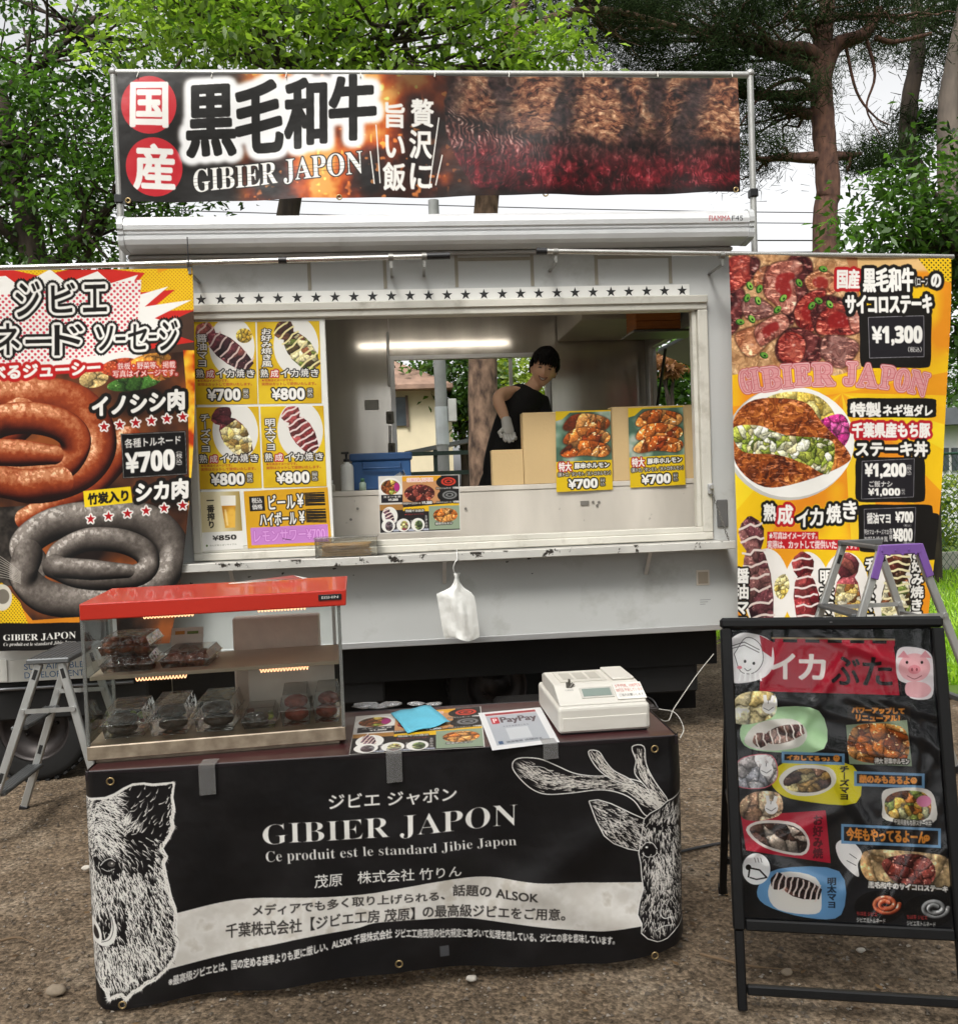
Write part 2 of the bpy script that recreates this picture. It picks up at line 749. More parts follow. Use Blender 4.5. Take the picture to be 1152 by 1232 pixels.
    def text(s, t, box, c, bold=0.0, out=(), sl=0.0, vert=False, serif=False, glow=None, sk=0.0, alpha=1.0):
        """box: (x0,y0,x1,y1) with slope sl, or four corner points TL TR BR BL."""
        q = np.array(box if hasattr(box[0], '__len__') else quad(*box, sl), float)
        if serif:
            t = _ser(t)
        elif t[0] == '¥':
            t = ''.join(chr(0x1D7EC + int(c_)) if c_.isdigit() else c_ for c_ in t)
        if vert:
            t = t.replace('（', '︵').replace('）', '︶')
        if vert:
            Ts = []
            n = len(t)
            for i, ch in enumerate(t):
                T = text_tris(ch).copy()
                if not len(T):
                    continue
                T[..., 1] = (T[..., 1] + 0.13) / 1.0
                T[..., 0] /= 1.0
                T[..., 1] = 1 - (i + (1 - T[..., 1])) / n
                Ts.append(T)
            T = np.concatenate(Ts)
        else:
            T = text_tris(t).copy()
            if not len(T):
                return
            lo, hi = T.reshape(-1, 2).min(0), T.reshape(-1, 2).max(0)
            T = (T - lo) / np.maximum(hi - lo, 1e-6)
        if sk:
            T[..., 0] = T[..., 0] + (T[..., 1] - 0.5) * sk
        u, v = T[..., 0:1], 1 - T[..., 1:2]
        P = (q[0] * (1 - u) + q[1] * u) * (1 - v) + (q[3] * (1 - u) + q[2] * u) * v
        P = s.M(P)
        mx = max([bold] + [o[0] for o in out] + [glow[0] * 2 if glow else 0])
        A = P.reshape(-1, 2)
        B = np.roll(P, -1, axis=1).reshape(-1, 2)
        mk = s._scan(A, B, pad=int(mx * s.k) + 3)
        if mk is None:
            return
        m, o = mk
        if bold > 0:
            m = s.dilf(m, bold * s.k)
        elif bold < 0:
            m = 1 - s.dilf(1 - m, -bold * s.k)
        if glow:
            g = s.dil(m, glow[0] * s.k)
            s.blend((np.clip(s.blur(g, glow[0] * 0.35 * s.k), 0, 1), o), glow[1])
        for r, oc in out:
            s.blend((s.dilf(m, r * s.k), o), oc)
        s.blend((m, o), c, alpha)

    @classmethod
    def dilf(cls, m, r):
        """dilation by a fractional radius"""
        lo = int(math.floor(r))
        f = r - lo
        a = cls.dil(m, lo) if lo else m
        b = cls.dil(m, lo + 1)
        return a * (1 - f) + b * f

    # --- link as a grid mesh with one ink colour per vertex
    def sheet(s, name, label, cat, material, warp=None, parent=None, group=None, gain=0.9, edge=None):
        w, h = s.w + 1, s.h + 1
        C = np.empty((h, w, 3), np.float32)
        ya, xa = np.minimum(np.arange(h), s.h - 1), np.minimum(np.arange(w), s.w - 1)
        C[:] = s.a[ya][:, xa]
        u, v = np.meshgrid(np.linspace(0, 1, w), np.linspace(0, 1, h))
        c = s.c
        P = (c[0] * (1 - u[..., None]) + c[1] * u[..., None]) * (1 - v[..., None]) + (c[3] * (1 - u[..., None]) + c[2] * u[..., None]) * v[..., None]
        n = np.cross(c[1] - c[0], c[0] - c[3])
        n = n / np.linalg.norm(n)
        if warp is not None:
            P = P + warp(u, v, n)
        base = (c[2] + c[3]) / 2
        if parent is not None:
            base = np.array(parent_loc(parent))
        P = P - base
        me = bpy.data.meshes.new(name)
        nv = w * h
        me.vertices.add(nv)
        me.vertices.foreach_set('co', P.reshape(-1).astype(np.float32))
        i = (np.arange(h - 1)[:, None] * w + np.arange(w - 1)[None]).reshape(-1)
        Q = np.stack([i, i + w, i + w + 1, i + 1], 1).astype(np.int32)
        nf = len(Q)
        me.loops.add(nf * 4)
        me.loops.foreach_set('vertex_index', Q.reshape(-1))
        me.polygons.add(nf)
        me.polygons.foreach_set('loop_start', np.arange(nf, dtype=np.int32) * 4)
        me.polygons.foreach_set('use_smooth', np.ones(nf, bool))
        me.update(calc_edges=True)
        at_ = me.color_attributes.new('ink', 'BYTE_COLOR', 'POINT')
        rgba = np.ones((nv, 4), np.float32)
        srgb = np.clip(C.reshape(-1, 3), 0, 1)
        ln = np.where(srgb <= 0.04045, srgb / 12.92, ((srgb + 0.055) / 1.055) ** 2.4) * 0.80 * gain / 0.9 + 0.0025
        rgba[:, :3] = ln
        at_.data.foreach_set('color', rgba.reshape(-1))
        me.materials.append(material)
        o = bpy.data.objects.new(name, me)
        COL.objects.link(o)
        if parent is not None:
            o.parent = parent
        else:
            o.location = base
        tag(o, label, cat, group)
        return o


def quad(x0, y0, x1, y1, sl=0.0):
    d = sl * (x1 - x0)
    return [(x0, y0), (x1, y0 + d), (x1, y1 + d), (x0, y1)]


def ellp(cx, cy, rx, ry, ang=0.0, n=40):
    ca, sa = cos(ang), sin(ang)
    return [(cx + rx * cos(t) * ca - ry * sin(t) * sa, cy + rx * cos(t) * sa + ry * sin(t) * ca) for t in np.linspace(0, 2 * pi, n, endpoint=False)]


def smooth_path(pts, n=12, closed=False):
    """Catmull-Rom through the points"""
    p = [np.array(q, float) for q in pts]
    if closed:
        p = [p[-1]] + p + [p[0], p[1]]
    else:
        p = [2 * p[0] - p[1]] + p + [2 * p[-1] - p[-2]]
    o = []
    for i in range(1, len(p) - 2):
        for k in range(n):
            t = k / n
            o.append(0.5 * (2 * p[i] + (p[i + 1] - p[i - 1]) * t + (2 * p[i - 1] - 5 * p[i] + 4 * p[i + 1] - p[i + 2]) * t * t + (3 * p[i] - p[i - 1] - 3 * p[i + 1] + p[i + 2]) * t ** 3))
    if not closed:
        o.append(p[-2])
    return np.array(o)


# ---- printed food pictures
def clumps(n, pal, seed, light=(-0.4, -0.7), elong=1.0, ang=0.0, gloss=0.35, dark=0.35, fine=3.0):
    """a picture of heaped pieces: cells with their own tone, rounded, glossy, darker between"""
    def fn(h, w, k):
        g = np.random.default_rng(seed)
        P = g.random((n, 2)) * [w, h]
        X, Y = np.meshgrid(np.arange(w) + 0.5, np.arange(h) + 0.5)
        wx = (fbm(h, w, max(w, h) * 0.12, 3, seed + 1) - 0.5) * max(w, h) * 0.12
        wy = (fbm(h, w, max(w, h) * 0.12, 3, seed + 2) - 0.5) * max(w, h) * 0.12
        X, Y = X + wx, Y + wy
        ca, sa = cos(ang), sin(ang)
        d1 = np.full((h, w), 1e9, np.float32)
        d2 = d1.copy()
        ix = np.zeros((h, w), int)
        hx = np.zeros((h, w), np.float32)
        for i, (x, y) in enumerate(P):
            a, b = X - x, Y - y
            aa, bb = (a * ca + b * sa) / elong, -a * sa + b * ca
            d = np.sqrt(aa * aa + bb * bb)
            nw = d < d1
            d2 = np.where(nw, d1, np.minimum(d2, d))
            hx = np.where(nw, a * light[0] + b * light[1], hx)
            ix = np.where(nw, i, ix)
            d1 = np.where(nw, d, d1)
        R = sqrt(w * h / n / pi) + 1e-3
        edge = np.clip((d2 - d1) / (R * 0.6), 0, 1)
        pc = np.array([col_(c) for c in pal])
        c = pc[g.integers(0, len(pc), n)][ix]
        lumin = dark + (1 - dark) * edge ** 0.6
        lumin = lumin * (1 + 0.35 * np.clip(hx / R, -1, 1))
        nz = fbm(h, w, fine * k, 3, seed + 3)
        lumin = lumin * (0.65 + 0.7 * nz)
        c = c * lumin[..., None]
        sp = np.clip((fbm(h, w, fine * 1.2 * k, 2, seed + 5) - 0.66) * 6, 0, 1) * (hx > 0) * gloss
        return np.clip(c + sp[..., None] * np.array([1, 0.9, 0.8]), 0, 1).astype(np.float32)
    return fn


def meat(cols, seed, sc=8.0, sx=1.0, sy=1.0, gloss=0.5):
    """a cut piece: fibrous, blotched, with small wet highlights"""
    def fn(h, w, k):
        n = fbm(h, w, sc * k, 4, seed, sx, sy, 0.55)
        f = fbm(h, w, 3.2 * k, 3, seed + 1, sx, sy)
        d = (fbm(h, w, 12 * k, 3, seed + 5) - 0.5) * 26 * k
        yi = np.clip(np.arange(h)[:, None] + d, 0, h - 1).astype(int)
        xi = np.clip(np.arange(w)[None] + d[::-1], 0, w - 1).astype(int)
        n, f = n[yi, xi], f[yi, xi]
        c = ramp(np.clip(n * 0.7 + f * 0.3, 0, 1), [(0.3, cols[0]), (0.5, cols[1]), (0.68, cols[2])])
        s = np.clip((fbm(h, w, 3.4 * k, 3, seed + 2, sx * 1.6, sy * 0.7) - 0.60) * 7, 0, 1) * gloss
        return np.clip(c * (0.75 + 0.5 * f)[..., None] + s[..., None] * np.array([0.9, 0.75, 0.65]), 0, 1).astype(np.float32)
    return fn


def steak(h, w, k):
    X, Y = np.meshgrid(np.linspace(0, 1, w), np.linspace(0, 1, h))
    sg = lambda t: 1 / (1 + np.exp(-np.clip(t, -30, 30)))
    wz = fbm(h, w, 60 * k, 4, 31) - 0.5
    w2 = fbm(h, w, 18 * k, 4, 38) - 0.5
    gr = fbm(h, w, 4.5 * k, 3, 39)
    fib = fbm(h, w, 5 * k, 4, 32, sx=2.4, sy=0.6, gain=0.65)
    yi = np.clip(np.arange(h)[:, None] + (w2 * 22 + wz * 40) * k, 0, h - 1).astype(int)
    xi = np.clip(np.arange(w)[None] + (fbm(h, w, 12 * k, 3, 40) - 0.5) * 18 * k, 0, w - 1).astype(int)
    fib = fib[yi, xi]
    top = ramp(fib * 0.75 + gr * 0.25, [(0.28, '#24110d'), (0.42, '#6a3c2a'), (0.52, '#8a5a40'), (0.63, '#a87a5a'), (0.78, '#d8b490')])
    dark = np.zeros((h, w))
    for x0, sl, wd in ((0.02, -0.1, 0.07), (0.20, -0.06, 0.045), (0.42, -0.05, 0.035), (0.60, 0.08, 0.03), (0.73, -0.03, 0.035), (0.87, -0.12, 0.045)):
        dark = np.maximum(dark, np.exp(-((X - x0 - sl * Y + w2 * 0.10) / wd) ** 2))
    dark = np.clip(dark * (0.6 + 1.6 * (w2 + 0.35)), 0, 1)
    top = top * (1 - 0.74 * dark[..., None]) + dark[..., None] * np.array([0.10, 0.07, 0.10]) * gr[..., None]
    # lower half: curved strands on the left, crimson toward the foot
    ph = X * 44 + 3.0 * (Y - 0.55) ** 2 * 20 * (0.6 - X) + w2 * 5 + wz * 4
    st = 0.5 + 0.5 * np.sin(2 * pi * ph)
    st = np.clip(st * 0.7 + (fbm(h, w, 5 * k, 3, 33, sx=0.6, sy=2.6) - 0.5) * 1.4, 0, 1)
    left = np.clip(1.25 - X * 2.1, 0.12, 1)
    brown = ramp(st, [(0, '#1c0c0b'), (0.45, '#4a2822'), (0.75, '#7d564c'), (1, '#d8c0b4')])
    brown = brown * left[..., None] + (np.array([0.26, 0.15, 0.14]) * (0.4 + 1.3 * gr[..., None])) * (1 - left[..., None])
    crim = ramp(fbm(h, w, 14 * k, 4, 34) * 0.8 + st * 0.2, [(0.25, '#22080a'), (0.5, '#561018'), (0.64, '#7a1a24'), (0.8, '#a04a4a')])
    hl = np.clip((1 - np.abs(2 * fbm(h, w, 11 * k, 3, 36, sx=0.7, sy=1.6) - 1) - 0.93) * 16, 0, 1) * np.clip((gr - 0.45) * 6, 0, 1)
    crim = crim + hl[..., None] * np.array([0.5, 0.36, 0.36]) * 0.5
    c_in = sg((Y - 0.66 - 0.05 * X + wz * 0.25 + np.clip(0.25 - X, 0, 1) * 0.6) * 16)
    low = brown * (1 - c_in[..., None]) + crim * c_in[..., None]
    bnd = 0.30 + 0.26 * np.clip(X * 1.6, 0, 1) + wz * 0.18 + w2 * 0.08
    t = sg((bnd - Y) * 34)
    seam = np.exp(-((Y - bnd - 0.05) / 0.045) ** 2) * 0.6
    c = top * t[..., None] + low * (1 - t[..., None])
    c = c * (1 - seam[..., None] * (1 - 0.5 * st[..., None])) * (0.72 + 0.56 * gr[..., None])
    return np.clip(c * (1 - 0.6 * np.clip((Y - 0.93) * 14, 0, 1))[..., None], 0, 1).astype(np.float32)


def embers(h, w, k):
    n = fbm(h, w, 60 * k, 5, 41)
    c = ramp(n, [(0.3, '#140c0a'), (0.45, '#3a160c'), (0.55, '#8a3410'), (0.63, '#d8601c'), (0.72, '#ffb45a')])
    d = np.clip((fbm(h, w, 7 * k, 2, 42) - 0.7) * 8, 0, 1)
    return np.clip(c + d[..., None] * np.array([0.6, 0.4, 0.2]), 0, 1)


def sausage(cv, pts, r, cols, seed=0, gloss=0.5, n=14):
    """a thick link curled along the path (photo px), shaded round like the printed photo"""
    P = smooth_path(pts, n)
    K = cv.k
    C = cv.M(P)
    rr = np.array([r] * len(P), float) if not hasattr(r, '__len__') else np.interp(np.linspace(0, 1, len(P)), np.linspace(0, 1, len(r)), r)
    T = np.gradient(C, axis=0)
    T = T / np.maximum(np.hypot(T[:, 0], T[:, 1])[:, None], 1e-6)
    tex = fbm(cv.h, cv.w, 5 * K, 5, seed, gain=0.6)
    spk = fbm(cv.h, cv.w, 3.2 * K, 2, seed + 1)
    pc = [(0, cols[0]), (0.35, cols[1]), (0.7, cols[2]), (1.0, cols[3])]
    for i in range(len(C)):
        R = rr[i] * K
        x0, x1 = int(max(0, C[i, 0] - R - 2)), int(min(cv.w, C[i, 0] + R + 3))
        y0, y1 = int(max(0, C[i, 1] - R - 2)), int(min(cv.h, C[i, 1] + R + 3))
        if x1 <= x0 or y1 <= y0:
            continue
        X, Y = np.meshgrid(np.arange(x0, x1) + 0.5 - C[i, 0], np.arange(y0, y1) + 0.5 - C[i, 1])
        d = np.hypot(X, Y)
        m = np.clip(R - d + 0.5, 0, 1)
        nx, ny = -T[i, 1], T[i, 0]
        s_ = (X * nx + Y * ny) / R
        hz = np.sqrt(np.clip(1 - s_ * s_, 0, 1))
        lam = np.clip(hz * 0.75 + s_ * (nx * -0.35 + ny * -0.6), 0, 1.2)
        tx = tex[y0:y1, x0:x1]
        c = ramp(np.clip(lam * (0.72 + 0.56 * tx), 0, 1), pc)
        sp = np.clip((lam - 0.86) * 9, 0, 1) * np.clip((spk[y0:y1, x0:x1] - 0.5) * 6, 0, 1) * gloss
        c = np.clip(c + sp[..., None], 0, 1)
        rimd = np.clip((np.abs(s_) - 0.8) * 5, 0, 1)
        c = c * (1 - 0.55 * rimd[..., None] * (s_ * ny > 0)[..., None])
        cv.blend((m.astype(np.float32), (x0, y0)), c)


def halftone(cv, pts, bg, dot, step, rad):
    """polygon with a dot pattern (photo px step)"""
    def fn(h, w, k):
        st = step * k
        X, Y = np.meshgrid(np.arange(w) + 0.5, np.arange(h) + 0.5)
        a, b = (X + Y) / 1.414 / st, (X - Y) / 1.414 / st
        d = np.hypot(a - np.round(a), b - np.round(b)) * st
        m = np.clip(rad * k - d + 0.5, 0, 1)[..., None]
        return (col_(bg) * (1 - m) + col_(dot) * m).astype(np.float32)
    cv.poly(pts, fn)


def star(cv, x, y, r, c, out=None, rot=0.0):
    p = [(x + (r if i % 2 == 0 else r * 0.42) * sin(i * pi / 5 + rot), y - (r if i % 2 == 0 else r * 0.42) * cos(i * pi / 5 + rot)) for i in range(10)]
    if out:
        cv.poly(p, out[1], grow=out[0])
    cv.poly(p, c)


def squid(cv, axis, wid, stripe='#f0dcd0', cols=('#4a1c22', '#7a3038', '#a85a50'), nstr=6, seed=3, topping=None):
    """a grilled squid lying along axis (two photo points, head first), drizzled with sauce stripes"""
    a, b = np.array(axis[0], float), np.array(axis[1], float)
    d = b - a
    L = np.hypot(*d)
    d = d / L
    nrm = np.array([-d[1], d[0]])
    prof = [(0, 0.10), (0.05, 0.5), (0.12, 0.72), (0.22, 0.62), (0.28, 0.42), (0.34, 0.62), (0.5, 0.8), (0.7, 0.78), (0.88, 0.6), (1.0, 0.42)]
    up = [a + d * L * t + nrm * wid * 0.5 * q for t, q in prof]
    dn = [a + d * L * t - nrm * wid * 0.5 * q for t, q in prof][::-1]
    pal = list(cols)
    cv.poly(up + dn, clumps(14, pal, seed, fine=2.2, gloss=0.3, dark=0.55))
    if topping:
        t0 = 0.36
        p = [a + d * L * t + nrm * wid * 0.5 * q for t, q in ((t0, 0.6), (0.6, 0.85), (0.85, 0.7), (0.98, 0.3))] + [a + d * L * t - nrm * wid * 0.5 * q for t, q in ((0.98, 0.3), (0.85, 0.7), (0.6, 0.85), (t0, 0.6))]
        cv.poly(p, clumps(40, topping, seed + 9, fine=1.5, gloss=0.2, dark=0.6))
    g = random.Random(seed)
    ls = []
    for i in range(nstr):
        t = 0.08 + 0.86 * i / max(1, nstr - 1)
        q = 0.34 if t < 0.3 else 0.36
        p = [a + d * L * (t + g.uniform(-0.01, 0.01) + 0.012 * sin(j * 1.3 + i)) + nrm * wid * q * (j / 3 - 1) for j in range(7)]
        ls.append(p)
    if nstr:
        cv.lines(ls, wid * 0.045 + 0.5, stripe)
# ------------------------------------------------------------------ ground
def ground_mat():
    m, nt, b = _new('gravel')
    L = nt.links.new
    tc = nt.nodes.new('ShaderNodeTexCoord')
    N = lambda sc, det=6, r=0.6: (lambda n: (n.inputs['Scale'].__setattr__('default_value', sc), n.inputs['Detail'].__setattr__('default_value', det), n.inputs['Roughness'].__setattr__('default_value', r), L(tc.outputs['Object'], n.inputs['Vector']), n)[-1])(nt.nodes.new('ShaderNodeTexNoise'))
    big, mid, fine = N(0.9, 5), N(7, 6), N(60, 4, 0.7)
    cr = nt.nodes.new('ShaderNodeValToRGB')
    cr.color_ramp.elements[0].position = 0.26
    cr.color_ramp.elements[0].color = (*lin('#463c31'), 1)
    cr.color_ramp.elements[1].position = 0.74
    cr.color_ramp.elements[1].color = (*lin('#9a8c7a'), 1)
    e = cr.color_ramp.elements.new(0.5)
    e.color = (*lin('#6f604f'), 1)
    ad = nt.nodes.new('ShaderNodeMath')
    ad.operation = 'ADD'
    L(big.outputs[0], ad.inputs[0])
    L(mid.outputs[0], ad.inputs[1])
    hf = nt.nodes.new('ShaderNodeMath')
    hf.operation = 'MULTIPLY'
    hf.inputs[1].default_value = 0.5
    L(ad.outputs[0], hf.inputs[0])
    L(hf.outputs[0], cr.inputs[0])
    vo = nt.nodes.new('ShaderNodeTexVoronoi')
    vo.inputs['Scale'].default_value = 75
    L(tc.outputs['Object'], vo.inputs['Vector'])
    gr = nt.nodes.new('ShaderNodeMapRange')
    gr.inputs[1].default_value = 0.3
    gr.inputs[2].default_value = 0.75
    gr.inputs[3].default_value = 0.3
    gr.inputs[4].default_value = 1.8
    L(fine.outputs[0], gr.inputs[0])
    sep = nt.nodes.new('ShaderNodeSeparateColor')
    L(vo.outputs['Color'], sep.inputs[0])
    g2 = nt.nodes.new('ShaderNodeMapRange')
    g2.inputs[3].default_value = 0.65
    g2.inputs[4].default_value = 1.4
    L(sep.outputs[0], g2.inputs[0])
    pr = nt.nodes.new('ShaderNodeMath')
    pr.operation = 'MULTIPLY'
    L(gr.outputs[0], pr.inputs[0])
    L(g2.outputs[0], pr.inputs[1])
    mx = nt.nodes.new('ShaderNodeMix')
    mx.data_type = 'RGBA'
    mx.blend_type = 'MULTIPLY'
    mx.inputs[0].default_value = 1
    L(cr.outputs[0], mx.inputs[6])
    L(pr.outputs[0], mx.inputs[7])
    L(mx.outputs[2], b.inputs['Base Color'])
    b.inputs['Roughness'].default_value = 0.95
    b.inputs['Specular IOR Level'].default_value = 0.2
    hh = nt.nodes.new('ShaderNodeMath')
    hh.operation = 'MULTIPLY_ADD'
    hh.inputs[1].default_value = -0.5
    L(vo.outputs['Distance'], hh.inputs[0])
    L(fine.outputs[0], hh.inputs[2])
    bp = nt.nodes.new('ShaderNodeBump')
    bp.inputs['Strength'].default_value = 0.9
    bp.inputs['Distance'].default_value = 0.012
    L(hh.outputs[0], bp.inputs['Height'])
    L(bp.outputs[0], b.inputs['Normal'])
    return m


g = MB()
xs = [-90, -40, -15] + list(np.arange(-7, 7.01, 0.25)) + [15, 40, 90]
ys = [-60, -20] + list(np.arange(-4.5, 6.01, 0.25)) + [15, 40, 120]
hgt = lambda x, y: 0.012 * (sin(x * 1.7 + y * 0.6) + sin(y * 2.3 - x * 0.9)) if (-7 < x < 7 and -4.4 < y < 6) else 0.0
g.add([(x, y, hgt(x, y) - 0.015) for y in ys for x in xs], [(j * len(xs) + i, j * len(xs) + i + 1, (j + 1) * len(xs) + i + 1, (j + 1) * len(xs) + i) for j in range(len(ys) - 1) for i in range(len(xs) - 1)], 0, True)
tag(g.build('ground', ground_mat()), kind='structure')

# loose grit and small stones: nobody could count them
PEB = MB()
tet = [(1, 0, -0.3), (-0.5, 0.87, -0.3), (-0.5, -0.87, -0.3), (0.1, 0.05, 0.8), (0.6, 0.6, 0.2)]
for i in range(15000):
    d = 1.4 + 5.5 * random.random() ** 1.3
    a = random.uniform(-0.75, 0.75) + YAW
    x, y = CAM[0] + d * sin(a), CAM[1] + d * cos(a)
    r = random.choice([0.003, 0.003, 0.004, 0.005, 0.006, 0.009]) * random.uniform(0.7, 1.3)
    t = random.uniform(0, 6.28)
    vs = [(x + r * (px * cos(t) - py * sin(t)) * random.uniform(0.8, 1.3), y + r * (px * sin(t) + py * cos(t)), hgt(x, y) - 0.012 + r * (pz * 0.7 + 0.2)) for px, py, pz in tet]
    PEB.add(vs, [(0, 4, 3), (4, 1, 3), (1, 2, 3), (2, 0, 3), (0, 1, 4)], random.choice([0, 0, 0, 1, 1, 2]) if r < 0.008 else 0)
tag(PEB.build('grit', [mat('grit_brown', '#5f554a', 0.9, var=0.3), mat('grit_grey', '#857d73', 0.9, var=0.3), mat('grit_pale', '#948a7d', 0.9, var=0.25)]), kind='stuff', label='loose grit and little stones scattered over the bare ground')

n = 700
d_, a_ = 1.5 + 6.5 * RNG.random(n) ** 1.3, RNG.uniform(-0.7, 0.7, n) + YAW
LP = np.stack([CAM[0] + d_ * np.sin(a_), CAM[1] + d_ * np.cos(a_), np.full(n, 0.0)], 1)
LITTER = LP[(LP[:, 1] < 0.3) | (LP[:, 0] > 1.5)]
for k, (px, py, r, nm) in enumerate([(68, 1195, 0.026, 'fist sized tan stone on the gravel left of the table'), (104, 1046, 0.016, 'flat whitish stone on the gravel left of the table cloth'), (567, 1179, 0.014, 'small white stone below the hanging edge of the black table banner'), (946, 1172, 0.016, 'pale stone between the legs of the sign board'), (1035, 1145, 0.012, 'smaller grey stone beside the pale one under the sign board')]):
    p = atz(px, py, 0.0)
    s = MB().ball((p[0], p[1], r * 0.35), r, 2, 0, (1.2, 0.9, 0.6), 0.14)
    solo(s, 'stone', mat('stone%d' % (k % 3), ['#8d7f6d', '#c4bdb2', '#b3aca2'][k % 3], 0.9, var=0.25, scale=30, bump=0.3), nm, 'stone', (p[0], p[1], -0.01), group='stones on the gravel')


# ------------------------------------------------------------------ foliage
def quads_object(name, V, shade, material, parent):
    """V (n,4,3) leaves; shade (n,) 0..1"""
    n = len(V)
    me = bpy.data.meshes.new(name)
    V = V.reshape(-1, 3) - np.array(parent_loc(parent) if parent else (0, 0, 0))
    me.vertices.add(n * 4)
    me.vertices.foreach_set('co', V.astype(np.float32).reshape(-1))
    me.loops.add(n * 4)
    me.loops.foreach_set('vertex_index', np.arange(n * 4, dtype=np.int32))
    me.polygons.add(n)
    me.polygons.foreach_set('loop_start', np.arange(n, dtype=np.int32) * 4)
    me.update(calc_edges=True)
    a = me.attributes.new('shade', 'FLOAT', 'POINT')
    a.data.foreach_set('value', np.repeat(shade, 4).astype(np.float32))
    me.materials.append(material)
    o = bpy.data.objects.new(name, me)
    COL.objects.link(o)
    if parent:
        o.parent = parent
    return o


def leaves(P, L, Wd, rng, droop=0.4, fold=0.25):
    n = len(P)
    th = rng.uniform(0, 2 * pi, n)
    el = rng.normal(-droop, 0.5, n)
    d = np.stack([np.cos(th) * np.cos(el), np.sin(th) * np.cos(el), np.sin(el)], 1)
    up = rng.normal(0, 0.45, (n, 3)) + [0, 0, 1]
    sd_ = np.cross(d, up)
    sd_ /= np.linalg.norm(sd_, axis=1)[:, None] + 1e-9
    nn = np.cross(sd_, d)
    l = (L * rng.uniform(0.6, 1.25, n))[:, None]
    w = (Wd * rng.uniform(0.7, 1.2, n))[:, None]
    mid = P + d * l * 0.45
    return np.stack([P, mid + sd_ * w / 2 + nn * fold * w, P + d * l, mid - sd_ * w / 2 + nn * fold * w], 1)


def needles(P, L, wd, rng, axis=None):
    n = len(P)
    d = rng.normal(0, 1, (n, 3)) + ([0, 0, 0.5] if axis is None else axis)
    d /= np.linalg.norm(d, axis=1)[:, None]
    s_ = np.cross(d, rng.normal(0, 1, (n, 3)))
    s_ /= np.linalg.norm(s_, axis=1)[:, None] + 1e-9
    l = (L * rng.uniform(0.6, 1.2, n))[:, None]
    return np.stack([P - s_ * wd / 2, P + s_ * wd / 2, P + d * l + s_ * wd * 0.2, P + d * l - s_ * wd * 0.2], 1)


def wob(a, b, n, amp, rng):
    a, b = np.array(a, float), np.array(b, float)
    t = np.linspace(0, 1, n)[:, None]
    p = a + (b - a) * t
    off = np.cumsum(rng.normal(0, amp, (n, 3)), 0)
    off -= off[0] + (off[-1] - off[0]) * t
    return p + off


def tree(name, label, trunk, tr, blobs, lm, bark, leaf=(0.10, 0.05), per=55, cl_r=0.28, seed=1, needle=False, group=None, limbs=(), density=1.0, twigs=0.35, cat='tree'):
    """trunk: points; tr: radii; blobs: (centre, radii, clusters); limbs: extra bare branches (points, r0, r1)"""
    rng = np.random.default_rng(seed)
    root = thing(name, label, cat, tuple(trunk[0]), group=group)
    t = MB()
    sp = smooth_path(trunk, 6)
    rr = np.interp(np.linspace(0, 1, len(sp)), np.linspace(0, 1, len(tr)), tr)
    rr = rr * (1 + rng.normal(0, 0.03, len(rr)))
    t.tube(sp, list(rr), 12)
    t.build('trunk', bark, root, world=True)
    allP, allS = [], []
    for pts, r0, r1 in limbs:
        q = smooth_path(pts, 5)
        MB().tube(q, list(np.linspace(r0, r1, len(q))), 8).build('limb', bark, root, world=True)
    for c, r, n in blobs:
        tw = MB()
        c, r = np.array(c, float), np.array(r, float)
        k = np.argmin(np.linalg.norm(sp - (c - [0, 0, r[2] * 0.6]), axis=1))
        k = max(k, len(sp) // 3)
        main = wob(sp[k], c, 7, 0.06 * np.linalg.norm(c - sp[k]) / 3, rng)
        r0 = min(rr[k] * 0.6, 0.09)
        tw.tube(main, list(np.linspace(r0, 0.025, 7)), 7)
        u = rng.normal(0, 1, (n, 3))
        u /= np.linalg.norm(u, axis=1)[:, None]
        cc = c + u * r * (rng.uniform(0.12, 1.0, (n, 1)) ** 0.5)
        cc += rng.normal(0, 0.06, (n, 3)) * r
        for q in cc[rng.random(n) < twigs]:
            s0 = main[rng.integers(2, 7)]
            w = wob(s0, q, 5, 0.05, rng)
            tw.tube(w, [0.022, 0.017, 0.012, 0.008, 0.004], 5)
        tw.build('branch', bark, root, world=True)
        m = max(3, int(per * density))
        kk = (rng.uniform(0.5, 1.4, n) * m).astype(int)
        cr_ = cl_r * rng.uniform(0.6, 1.5, n)
        idx = np.repeat(np.arange(n), kk)
        P = cc[idx] + rng.normal(0, 0.5, (len(idx), 3)) * cr_[idx][:, None] * [1.2, 1.2, 0.7 if not needle else 0.45]
        allP.append(P)
        tone = rng.random(n) * 0.7
        allS.append(np.clip(tone[idx] + rng.normal(0.15, 0.17, len(idx)), 0, 1))
    P, S = np.concatenate(allP), np.concatenate(allS)
    V = needles(P, leaf[0], leaf[1], rng) if needle else leaves(P, leaf[0], leaf[1], rng)
    quads_object('crown', V, S, lm, root)
    return root


